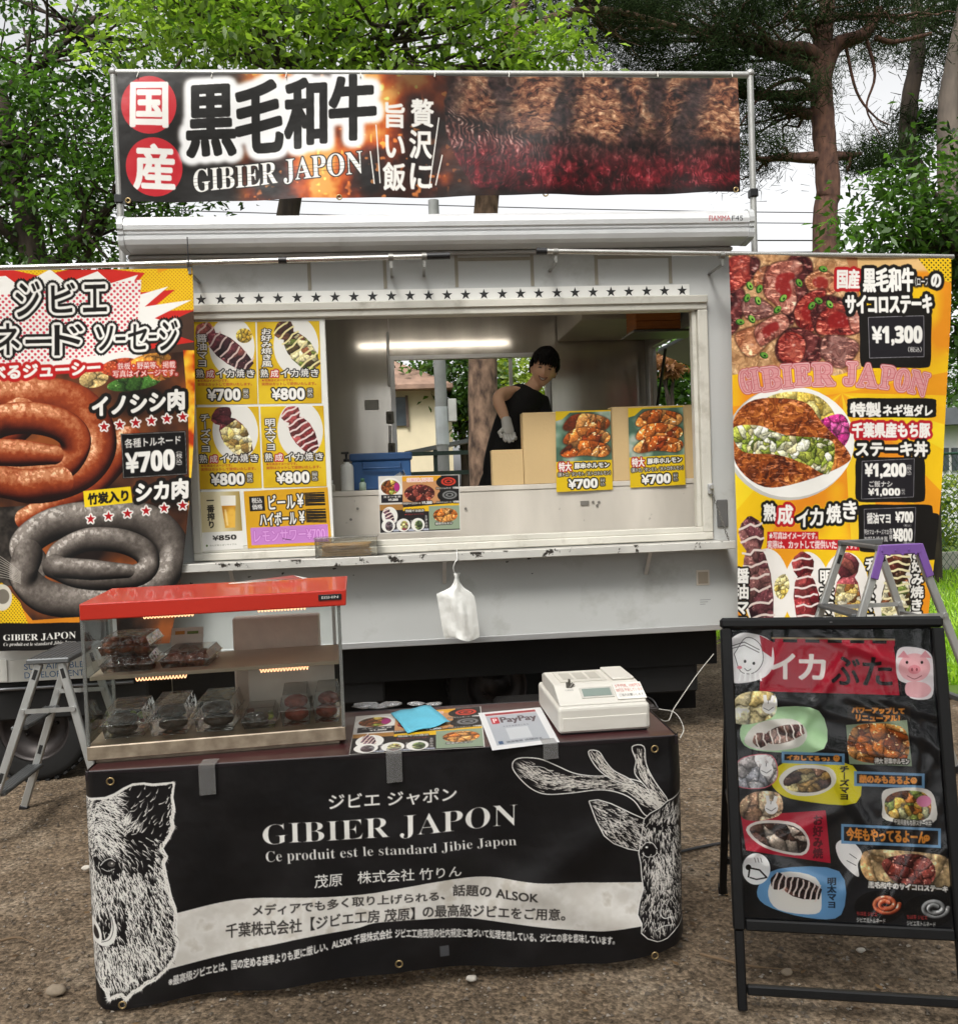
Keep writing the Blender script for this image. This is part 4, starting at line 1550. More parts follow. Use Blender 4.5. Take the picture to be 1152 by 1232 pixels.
# lower wall fittings
s = MB()
c = at(845, 695, 0)
s.box(c[0] - 0.037, c[0] + 0.037, -0.004, -0.0005, c[2] - 0.042, c[2] + 0.042, 0.0015)
vp = tp(s, 'vent_plate', mat('plate_cream', '#cfc6ba', 0.4, 0.3))
s = MB()
s.box(c[0] - 0.028, c[0] + 0.028, -0.0065, -0.0042, c[2] - 0.032, c[2] + 0.032, 0.001)
tp(s, 'insert', mat('plate_cream2', '#a89c8c', 0.4, 0.3), vp)
c = at(868, 612, 0)
tp(MB().box(c[0] - 0.03, c[0] + 0.03, -0.012, -0.0005, c[2] - 0.10, c[2] + 0.05, 0.004), 'door_catch', mat('catch_grey', '#5b5b5b', 0.5))
tp(MB().box(X0, X1, -0.006, -0.0005, 0.630, 0.662, 0.002), 'sill_trim', ALU)
c = at(848, 722, 0)
s = MB()
for k in range(3):
    s.box(c[0] - 0.03, c[0] + 0.03 - 0.015 * k, -0.0008, -0.0003, c[2] - 0.012 * k, c[2] + 0.004 - 0.012 * k)
tps(s, 'type_plate', mat('plate_text', '#8d8e8e', 0.5))
# black worn spots where paint has chipped under the shelf
s = MB()
rg = random.Random(5)
for px, py in ((230, 702), (395, 680), (402, 684), (425, 692), (300, 694), (632, 668), (636, 672), (640, 690), (700, 667), (455, 676), (610, 676), (520, 672), (340, 690), (760, 664)):
    q = at(px, py, 0)
    r = rg.uniform(0.004, 0.013)
    m_ = 9
    s.prism([(r * rg.uniform(0.4, 1.3) * cos(2 * pi * k / m_), 0.6 * r * rg.uniform(0.4, 1.3) * sin(2 * pi * k / m_)) for k in range(m_)], 0.0004, Matrix(((1, 0, 0, q[0]), (0, 0, -1, -0.0006), (0, 1, 0, q[2]), (0, 0, 0, 1))))
tps(s, 'paint_chip', mat('chip_dark', '#34302b', 0.8))

# chassis, wheels and cab
c = MB()
c.box(-1.70, 1.36, 0.20, 0.215, 0.40, 0.6445)
c.box(-1.70, 1.36, 0.64, 1.60, 0.36, 0.6445)
c.box(-1.30, -0.55, 0.216, 0.2997, 0.28, 0.60, 0.01)
c.box(0.55, 1.25, 0.216, 0.2997, 0.24, 0.62, 0.01)
c.box(-1.70, 1.36, 0.60, 0.639, 0.04, 0.62)  # added dark skirt, blocks the light from behind under the truck
tp(c, 'chassis', CHAS)


def wheel(x, y, r, wd, out):
    tyre = MB()
    M = Matrix.Translation((x, y, r)) @ Matrix.Rotation(pi / 2, 4, 'X')
    pr = [(r * 0.62, -wd / 2), (r * 0.86, -wd / 2), (r * 0.95, -wd * 0.44), (r * 0.985, -wd * 0.36), (r, -wd * 0.2), (r, wd * 0.2), (r * 0.985, wd * 0.36), (r * 0.95, wd * 0.44), (r * 0.86, wd / 2), (r * 0.62, wd / 2)]
    tyre.lathe(pr, M, 40)
    for k in range(36):
        t = 2 * pi * k / 36
        tyre.box(-0.011, 0.011, -wd * 0.46, wd * 0.46, r - 0.007, r + 0.004, M=Matrix.Translation((x, y, r)) @ Matrix.Rotation(t, 4, 'Y'))
    t = tp(tyre, 'wheel', DARK)
    rim = MB()
    s_ = wd / 2 - 0.005
    rim.lathe([(0.0, s_ * 0.35), (r * 0.18, s_ * 0.40), (r * 0.22, s_ * 0.1), (r * 0.45, s_ * 0.0), (r * 0.56, s_ * 0.75), (r * 0.60, s_ * 0.98), (r * 0.635, s_ * 0.98), (r * 0.635, -s_)], M, 36)
    for k in range(5):
        a = 2 * pi * k / 5
        rim.ball((x + r * 0.3 * cos(a), y - s_ * 0.08, r + r * 0.3 * sin(a)), 0.012, 1)
    tp(rim, 'rim', mat('rim_dark', '#35302f', 0.45, 0.5, var=0.3), t)


wheel(-2.38, 0.14, 0.29, 0.17, 1)
wheel(0.10, 0.46, 0.29, 0.17, 1)
wheel(-2.38, 1.52, 0.29, 0.17, 1)
wheel(0.10, 1.52, 0.29, 0.17, 1)
cabp = [(-3.30, 0.545), (-1.80, 0.545), (-1.80, 1.93), (-2.72, 1.95), (-3.05, 1.45), (-3.30, 1.25)]
M = Matrix(((1, 0, 0, 0), (0, 0, -1, 1.62), (0, 1, 0, 0), (0, 0, 0, 1)))
cb_ = tp(MB().prism(cabp, 1.6, M), 'cab', mat('cab_white', '#c9c9c6', 0.3, var=0.05, coat=0.3))
Mf = Matrix(((1, 0, 0, 0), (0, 0, -1, 0.019), (0, 1, 0, 0), (0, 0, 0, 1)))
tp(MB().prism([(-2.72, 1.28), (-1.98, 1.28), (-1.98, 1.80), (-2.62, 1.80), (-2.88, 1.42)], 0.003, Mf), 'side_window', mat('pane_dark', '#3c4348', 0.2), cb_)
tp(MB().box(-2.10, -1.95, 0.0, 0.0185, 1.10, 1.135, 0.006), 'door_handle', PLBK, cb_)
tp(MB().box(-3.31, -1.78, 0.03, 0.5, 0.34, 0.5445, 0.01), 'side_skirt', CHAS, cb_)
tp(MB().tube([(-3.3, 0.02, 0.505), (-1.85, 0.02, 0.512)], 0.009, 8), 'side_rail', mat('rail_steel', '#77777a', 0.4, 0.7), cb_)
# stickers under the left banner
p = at(15, 788, 0.014)
for k, (xa, xb, za, zb, nm) in enumerate([(at(12, 800, 0.014)[0], at(100, 800, 0.014)[0], 0.548, 0.66, 's'), (-2.62, at(8, 800, 0.014)[0], 0.552, 0.665, 't')]):
    s = tp(MB().box(xa, xb, 0.013, 0.0195, za, zb), 'sticker', mat('sticker_white', '#d5d5d0', 0.4), cb_)
    if nm == 's':
        text_mesh('lettering', 'SUSTAINABLE', (xa + 0.07, 0.0125, 0.606), (1, 0, 0), (0, 0, 1), 0.30, 0.032, mat('letter_blue', '#3d6a97', 0.5), s)
        text_mesh('lettering', 'DEVELOPMENT', (xa + 0.07, 0.0125, 0.562), (1, 0, 0), (0, 0, 1), 0.30, 0.032, mat('letter_blue', '#3d6a97', 0.5), s)
    else:
        text_mesh('lettering', 'ul', (xb - 0.07, 0.0125, 0.60), (1, 0, 0), (0.0, 0, 1), 0.035, 0.035, mat('letter_dark', '#2a2a33', 0.5), s)

# kitchen fittings
k = MB()
k.box(-1.50, 1.385, 0.355, 0.365, 0.72, 1.440, 0.002)
k.box(-1.50, 1.385, 0.350, 0.95, 1.4405, 1.470, 0.003)
k.box(-1.50, 1.385, 0.366, 0.94, 0.7015, 0.72)
ko = tp(k, 'inner_counter', STEELB)
s = MB()
rg = random.Random(9)
for px, py in ((430, 612), (560, 612), (713, 604), (718, 608), (720, 604), (422, 625)):
    q = at(px, py, 0.354)
    s.cyl((q[0], 0.3545, q[2]), (0, -1, 0), 0.008, 0.006, 10)
q = at(703, 605, 0.354)
s.box(q[0] - 0.025, q[0] + 0.025, 0.348, 0.3547, q[2] - 0.012, q[2] + 0.012)
tps(s, 'fastener', mat('fastener', '#8b8780', 0.4, 0.6), ko)
for px, py, w_, h_ in ((469, 502, 0.055, 0.085), (471, 539, 0.05, 0.075)):
    q = at(px, py, 1.60)
    o = tp(MB().box(q[0] - w_ / 2, q[0] + w_ / 2, 1.595, 1.624, q[2] - h_ / 2, q[2] + h_ / 2, 0.006), 'switch_box', mat('switch_grey', '#77736a', 0.5))
    tp(MB().box(q[0] - w_ / 5, q[0] + w_ / 5, 1.589, 1.5945, q[2] - h_ / 4, q[2] + h_ / 4, 0.002), 'switch', mat('switch_dark', '#4a4640', 0.5), o)
tp(MB().tube([(at(469, 512, 1.6)[0], 1.61, at(469, 512, 1.6)[2]), (at(469, 530, 1.6)[0], 1.61, 1.72)], 0.01, 8).tube([(at(470, 512, 1.6)[0], 1.61, 2.2), (at(470, 512, 1.6)[0], 1.61, 2.58)], 0.008, 8), 'conduit', ALU)
q = at(447, 487, 1.63)
tp(MB().box(q[0] - 0.05, q[0] + 0.05, 1.632, 1.6415, q[2] - 0.035, q[2] + 0.035, 0.002), 'name_plate', mat('plate_grey', '#8e8c86', 0.35, 0.6))
# extractor hood over the right half and the shelf with its crate
q0, q1 = at(682, 384, 1.2), at(748, 398, 1.2)
tp(MB().box(q0[0], 1.38, 0.75, 1.60, q1[2], 2.69, 0.006), 'extractor_hood', mat('hood_cream', '#a9a397', 0.5, 0.2, var=0.1))
q = at(752, 405, 0.7)
tp(MB().box(q[0] - 0.02, 1.398, 0.42, 0.72, q[2] - 0.018, q[2] - 0.004, 0.002), 'overhead_shelf', mat('shelf_dark', '#5a5751', 0.4, 0.5))
zc = q[2]
cr = thing('crate', 'orange brown wooden crate on the overhead shelf inside the hatch', 'crate', (q[0] + 0.14, 0.55, zc - 0.004))
WOOD = mat('crate_wood', '#9a5a20', 0.6, var=0.25, scale=8, stretch=(1, 1, 8))
for y in (0.44, 0.655):
    m = MB()
    for i in range(3):
        m.box(q[0], q[0] + 0.27, y, y + 0.014, zc + 0.001 + i * 0.052, zc + 0.048 + i * 0.052, 0.002)
    m.build('side_panel', WOOD, cr, world=True)
for x in (q[0] - 0.001, q[0] + 0.256):
    MB().box(x, x + 0.015, 0.4545, 0.6545, zc + 0.001, zc + 0.155, 0.002).build('end_panel', WOOD, cr, world=True)
MB().box(q[0] + 0.0145, q[0] + 0.2555, 0.4545, 0.6545, zc - 0.003, zc + 0.010).build('base', WOOD, cr, world=True)
# fluorescent tube fitting under the ceiling (its light shows on the steel)
tb = MB().box(-0.75, 0.55, 0.62, 0.70, 2.655, 2.690, 0.006)
lf = tp(tb, 'lamp_fitting', mat('fit_white', '#c8c8c4', 0.5))
em = bpy.data.materials.new('tube_glow')
em.use_nodes = True
em.node_tree.nodes['Principled BSDF'].inputs['Emission Color'].default_value = (1, 0.93, 0.82, 1)
em.node_tree.nodes['Principled BSDF'].inputs['Emission Strength'].default_value = 6.5
tp(MB().tube([(-0.72, 0.66, 2.640), (0.52, 0.66, 2.640)], 0.010, 10), 'lamp_tube', em, lf)

# ------------------------------------------------------------------ roof frame and banner poles
fr = thing('banner_stand', 'thin grey tube frame standing over the roof with the steak banner tied in it', 'frame', (-0.1, 0.03, 0.645))
TUB = mat('tube_grey', '#a9a9a6', 0.45, 0.5, var=0.1)
xl, xr, zt = -1.80, 1.575, 3.672
for x in (xl, xr):
    p = MB().tube([(x, 0.03, 0.66), (x, 0.03, zt)], 0.017, 10).build('post', TUB, fr, world=True)
    MB().box(x - 0.022, x + 0.022, 0.006, 0.054, 3.0, 3.045, 0.005).build('clamp', PLBK, p, world=True)
    MB().ball((x, 0.03, zt), 0.024, 2).build('corner_joint', TUB, p, world=True)
MB().tube([(xl - 0.01, 0.03, zt - 0.003), (xr + 0.01, 0.03, zt - 0.008)], 0.017, 10).build('crossbar', TUB, fr, world=True)

for nm, pa, pb, caps, brs, lab in (('banner_pole', (-60, 324), (541, 307.5), ((512, 541),), ((228, 316.5), (470, 309.5), (510, 308.5)), 'shiny pole with clamps carrying the spiral sausage banner on the left'),
                                   ('banner_pole', (645, 302), (1146, 309), ((645, 657),), ((668, 303), (868, 307)), 'shiny pole carrying the steak cube and pork bowl banner on the right')):
    A, B = at(*pa, -0.2), at(*pb, -0.2)
    r_ = thing(nm, lab, 'pole', tuple((A + B) / 2), group='telescopic banner poles')
    MB().tube([A, B], 0.0135, 12).build('pole', mat('pole_chrome', '#c4c2bd', 0.25, 0.8), r_, world=True)
    for ca_, cb2 in caps:
        d = (B - A) / (pb[0] - pa[0])
        MB().tube([A + d * (ca_ - pa[0]), A + d * (cb2 - pa[0])], 0.0175, 12).build('end_cap', PLBK, r_, world=True)
    for bx_, by_ in brs:
        q = at(bx_, by_, -0.2)
        m = MB()
        m.tube([(q[0] - 0.012, -0.2, q[2]), (q[0] + 0.012, -0.2, q[2])], 0.019, 12)
        m.bar((q[0], -0.2, q[2] - 0.018), (q[0], -0.2, q[2] - 0.055), 0.014, 0.012, (0, 1, 0))
        m.bar((q[0], -0.205, q[2] - 0.05), (q[0], -0.001, q[2] - 0.05), 0.014, 0.01)
        m.build('bracket', mat('bracket_steel', '#8f8d88', 0.35, 0.7), r_, world=True)
    if pa[0] < 0:
        q = at(340, 313, -0.2)
        MB().tube([(q[0] - 0.02, -0.2, q[2]), (q[0] + 0.02, -0.2, q[2])], 0.0165, 12).build('joint_sleeve', PLBK, r_, world=True)
        q = at(226, 300, -0.2)
        MB().tube([(q[0], -0.203, q[2] + 0.06), (q[0] + 0.003, -0.218, q[2] - 0.06), (q[0], -0.22, q[2] - 0.11)], 0.003, 6).build('tie_cord', PLBK, r_, world=True)
# ------------------------------------------------------------------ printed banners and menus
CLOTH = print_mat('cloth_print', 0.75, 0.35, 7.0, 0.15)
PAPER = print_mat('paper_print', 0.4, 0.08, 12.0, 0.3)
K, WT, RD, YL = '#15120f', '#f6f3ee', '#c4161f', '#f0c41a'


def plane(pxs, Y0):
    """rectangle in the plane Y=Y0 that best matches four photo corners TL TR BR BL"""
    q = [at(x, y, Y0) for x, y in pxs]
    xl, xr = (q[0][0] + q[3][0]) / 2, (q[1][0] + q[2][0]) / 2
    return [np.array([q[0][0], Y0, q[0][2]]), np.array([q[1][0], Y0, q[1][2]]), np.array([q[2][0], Y0, q[2][2]]), np.array([q[3][0], Y0, q[3][2]])]


# --- roof banner
def roof_banner():
    c = Canvas(plane([(141, 88), (887, 93), (890, 231), (147, 243)], -0.005), 0.0024, '#17120f')
    c.poly([(300, 88), (600, 88), (600, 245), (300, 245)], embers, 0.95, blur=14)
    c.poly([(470, 82), (600, 82), (600, 250), (560, 250), (530, 180)], '#1d0f0b', 0.55, blur=14)
    c.poly([(563, 80), (545, 120), (548, 160), (562, 195), (580, 226), (640, 234), (900, 240), (900, 80)], steak, blur=1.2)
    c.poly([(540, 225), (600, 229), (900, 222), (900, 250), (540, 250)], '#120a0a', 0.55, blur=7)
    for x, y, r in ((182, 127, 35), (188, 201, 35)):
        c.ell(x, y, r, r, '#c8202c')
    c.text('国', (160, 101, 205, 153), WT, bold=1.6)
    c.text('産', (164, 175, 212, 227), WT, bold=1.6)
    for ch, bx in (('黒', (231, 107, 288, 187)), ('毛', (292, 101, 347, 182)), ('和', (353, 98, 401, 177)), ('牛', (408, 94, 461, 168))):
        c.text(ch, bx, K, bold=2.6, glow=(9, '#ffffff'), sl=-0.06)
    for ch, bx in (('黒', (231, 107, 288, 187)), ('毛', (292, 101, 347, 182)), ('和', (353, 98, 401, 177)), ('牛', (408, 94, 461, 168))):
        c.text(ch, bx, K, bold=2.6, sl=-0.06)
    c.text('GIBIER JAPON', [(236, 203), (446, 181), (448, 212), (237, 234)], WT, serif=True, out=((1.2, K),))
    for t in (0.36, 0.5, 0.64):
        c.line([(236, 203 + 31 * t), (447, 181 + 31 * t)], 0.5, K, 0.55)
    for ch, bx in (('贅', (506, 119, 532, 151)), ('沢', (504, 156, 530, 189)), ('に', (505, 196, 530, 226)), ('旨', (475, 124, 497, 153)), ('い', (475, 163, 497, 189)), ('飯', (472, 196, 498, 229))):
        c.text(ch, bx, WT, bold=0.9)
    for l in (((456, 182), (461, 222)), ((463, 150), (468, 221)), ((539, 140), (527, 226)), ((543, 185), (535, 222))):
        c.line(l, 1.3, WT)
    g = MB()

    def warp(u, v, n):
        w = 0.012 * np.sin(u * 19 + v * 2) * (0.3 + v) + 0.007 * np.sin(u * 47 + 1) * v + 0.008 * np.sin(v * 5 + u * 6)
        z = -0.010 * np.abs(np.sin(u * pi * 8)) * (v > 0.97) * 0
        return n * (w * 1.0)[..., None] + np.array([0, 0, 1.0]) * z[..., None] if np.ndim(z) else n * w[..., None]
    o = c.sheet('banner', 'wide roof banner showing grilled steak and large black kanji, tied in the tube frame', 'banner', print_mat('gloss_print', 0.35, 0.4, 5.0, 0.3), warp)
    e = MB()
    for px, py in ((154, 241), (408, 237), (656, 233), (885, 228)):
        q = at(px, py, -0.022)
        e.tube([(q[0] + 0.012 * cos(t), -0.022, q[2] + 0.012 * sin(t)) for t in np.linspace(0, 2 * pi, 12)], 0.004, 5, caps=False)
    build_each(e, 'eyelet', mat('brass', '#a58f66', 0.35, 0.8), o)
    e = MB()
    for px in np.linspace(165, 880, 9):
        q = at(px, 91, -0.012)
        e.tube([(q[0], -0.02, q[2] - 0.01), (q[0] + 0.004, 0.0, q[2] + 0.025), (q[0], 0.055, q[2] + 0.02)], 0.003, 5)
    build_each(e, 'tie', mat('tie_white', '#bdbab2', 0.7), o)


roof_banner()


# --- left banner
def left_banner():
    X0b = -2.62
    tr, br = at(231, 320, -0.205), at(100, 781, -0.205)
    q = at(232, 640, -0.205)
    xr = q[0] - 0.035
    zt, zb = tr[2] - 0.01, at(50, 782, -0.205)[2]
    # right edge: photo (231,320) top; banner's lower right corner is behind the showcase
    c = Canvas([np.array([X0b, -0.205, zt + 0.003]), np.array([tr[0], -0.205, zt]), np.array([tr[0], -0.205, zb]), np.array([X0b, -0.205, zb])], 0.0024, '#4a3428')
    c.pre = lambda v: -0.20 * v ** 2.2
    f = lambda x, y: (x / 2.465, 300 + y / 2.465)
    F = lambda l: [f(*p) for p in l]
    B = lambda x0, y0, x1, y1: (x0 / 2.465, 300 + y0 / 2.465, x1 / 2.465, 300 + y1 / 2.465)
    c.poly(F([(-300, 380), (600, 300), (600, 1250), (-300, 1250)]), lambda h, w, k: ramp(fbm(h, w, 60 * k, 4, 51), [(0.3, '#1c120f'), (0.5, '#54301e'), (0.7, '#985024')]))
    c.poly(F([(-300, 780), (100, 760), (120, 1000), (-300, 1000)]), lambda h, w, k: ramp(fbm(h, w, 10 * k, 3, 52), [(0.3, '#26221f'), (0.7, '#4d4640')]))
    # yellow screen print with a white burst
    halftone(c, F([(-300, 0), (600, 0), (600, 180), (440, 200), (-300, 350)]), YL, '#c98a10', 3.2, 0.9)
    c.poly(F([(440, 0), (600, 0), (600, 20), (470, 70)]), '#e79a18')
    c.poly(F([(-300, 90), (30, 60), (120, 80), (250, 50), (430, 70), (380, 130), (520, 120), (440, 185), (580, 180), (460, 235), (580, 275), (430, 300), (-300, 400)]), '#d02a22')
    c.poly(F([(-300, 110), (20, 80), (60, 110), (150, 60), (200, 100), (290, 65), (330, 100), (410, 75), (360, 150), (500, 110), (430, 170), (570, 150), (460, 205), (540, 230), (440, 260), (420, 330), (-300, 400)]), WT)
    halftone(c, F([(-300, 170), (420, 90), (400, 300), (-300, 390)]), WT, '#d8485a', 5.4, 1.7)
    c.poly(F([(545, 300), (600, 300), (600, 1100), (540, 1000), (560, 700)]), lambda h, w, k: ramp(fbm(h, w, 16 * k, 3, 53), [(0.3, '#c03a12'), (0.5, '#f0941c'), (0.7, '#ffd23c')]))
    # vegetables in the picture behind
    for x, y, rx, ry, cl in ((280, 385, 45, 26, '#d8b878'), (360, 350, 60, 26, '#c8502a'), (400, 398, 80, 22, '#3f6a2a'), (480, 360, 40, 30, '#c87a30'), (450, 330, 60, 20, '#d89038')):
        c.poly(ellp(*f(x, y), rx / 2.465, ry / 2.465, -0.15), clumps(5, [cl], int(x), fine=2))
    # brown sausage: tail, outer ring, inner curl
    RB = ('#240804', '#6c2410', '#9c421e', '#dc9468')
    sausage(c, F([(70, 800), (180, 745), (280, 690), (350, 610), (380, 570)]), [13, 17, 19, 19], RB, 61, 0.3)
    sausage(c, F([(60, 500), (0, 560), (-20, 640), (60, 690), (150, 690), (250, 650), (290, 580), (260, 490), (180, 445), (60, 440), (-60, 450), (-200, 540), (-220, 680), (-100, 800)])[::-1], 25, RB, 62, 0.3)
    sausage(c, F([(170, 690), (70, 700), (-40, 670), (-60, 590), (-20, 520), (80, 500), (180, 520), (225, 570), (180, 640), (60, 660)])[::-1], 20, RB, 63, 0.3)
    sausage(c, F([(-60, 600), (60, 605), (160, 610)]), [17, 17, 12], RB, 64, 0.3)
    # grey sausage
    GB = ('#131110', '#37312d', '#625a54', '#9c938b')
    sausage(c, F([(100, 940), (70, 880), (160, 815), (300, 795), (430, 805), (500, 860), (510, 930), (450, 1000), (300, 1045), (150, 1035), (70, 975), (80, 910)]), 21, GB, 65, 0.25)
    sausage(c, F([(165, 940), (180, 900), (260, 862), (360, 865), (430, 900), (435, 950), (370, 975), (240, 970), (160, 940)]), 15, GB, 66, 0.25)
    sausage(c, F([(180, 945), (280, 950), (380, 955)]), [13, 13, 9], GB, 67, 0.25)
    g = random.Random(4)
    c.lines([[f(-20 + g.uniform(-5, 5), 900 + i * 9), f(20, 930 + i * 6), f(60, 960 + i * 4)] for i in range(9)], 0.7, '#b5aea4')
    c.poly(F([(-300, 985), (40, 1040), (100, 1100), (240, 1090), (240, 1130), (-300, 1130)]), '#e08a1e')
    halftone(c, F([(-300, 985), (0, 990), (60, 1050), (90, 1120), (-300, 1130)]), YL, '#201808', 3.4, 0.75)
    c.ell(*f(0, 1035), 13, 16, '#d8d2c4')
    c.ell(*f(4, 1032), 8, 9, '#7a7468')
    c.poly(F([(-300, 1118), (330, 1104), (330, 1215), (-300, 1215)]), '#0f0d0d')
    c.text('GIBIER JAPON', [f(5, 1146), f(228, 1133), f(228, 1156), f(5, 1166)], WT, serif=True)
    c.text('Ce produit est le standard Jibie Japon', [f(5, 1170), f(228, 1159), f(228, 1172), f(5, 1183)], WT, serif=True, sk=0.01)
    # type
    row = [('ジ', (20, 340, 48, 381)), ('ビ', (62, 341, 90, 376)), ('エ', (100, 343, 128, 375)), ('ト', (-70, 392, -50, 430)), ('ル', (-44, 392, -14, 430)), ('ネ', (-4, 390, 23, 427)), ('ー', (31, 409, 61, 413)), ('ド', (65, 391, 99, 427)), ('ソ', (116, 393, 136, 422)), ('ー', (140, 406, 151, 409.5)), ('セ', (155, 391, 177, 421)), ('ー', (180, 404, 189, 407)), ('ジ', (193, 387, 214, 422))]
    for b_, cl in ((7.2, K), (3.9, WT), (0.5, K)):
        for t, bx in row:
            c.text(t, bx, cl, bold=b_, sl=-0.03)
    c.text('食べるジューシー', (-31, 441, 121, 458), WT, bold=0.9, out=((4.0, '#c01c1c'),), sl=-0.05)
    c.text('鉄板・野菜等、掲載', B(352, 338, 522, 358), WT, bold=0.2, out=((1.4, '#c02a22'),), sl=-0.03)
    c.text('写真はイメージです。', B(338, 361, 528, 381), WT, bold=0.2, out=((1.4, '#c02a22'),), sl=-0.03)
    c.text('イノシシ肉', B(278, 440, 546, 498), WT, bold=1.2, out=((4.6, K),), sl=-0.09)
    c.text('シカ肉', B(405, 694, 556, 750), WT, bold=1.2, out=((4.6, K),), sl=-0.09)
    for i in range(6):
        star(c, *f(312 + i * 46, 527 - i * 6), 6.0, '#b3141c', (2.0, WT))
        star(c, *f(272 + i * 54 , 800 - i * 8), 6.0, '#b3141c', (2.0, WT))
    c.poly(F([(360, 548), (550, 538), (556, 668), (366, 680)]), '#0e0c0c')
    c.line(F([(362, 550), (548, 541), (553, 666), (368, 678), (362, 550)]), 0.6, '#8d8a86')
    c.text('各種トルネード', [f(372, 563), f(535, 552), f(535, 578), f(372, 590)], WT, bold=0.25)
    c.text('¥700', [f(374, 606), f(516, 594), f(518, 652), f(376, 664)], WT, bold=1.0)
    c.text('（税込）', B(522, 590, 540, 650), WT, vert=True, bold=0.2)
    c.poly(F([(247, 718), (388, 704), (394, 752), (252, 766)]), '#f4d21c')
    c.text('竹炭入り', [f(262, 726), f(380, 714), f(382, 746), f(264, 758)], K, bold=0.7)

    def warp(u, v, n):
        w = 0.014 * np.sin(u * 9 + v * 3) * (0.2 + v) + 0.006 * np.sin(v * 14 + u * 5) + 0.01 * np.sin(u * 22) * v
        # the right edge sways inward toward the foot, as in a light breeze
        dx = -0.20 * v ** 2.2 * u
        return n * w[..., None] + np.array([1.0, 0, 0]) * dx[..., None]
    c.sheet('banner', 'tall hanging banner picturing a brown and a grey coiled sausage, left of the hatch', 'banner', CLOTH, warp)


left_banner()


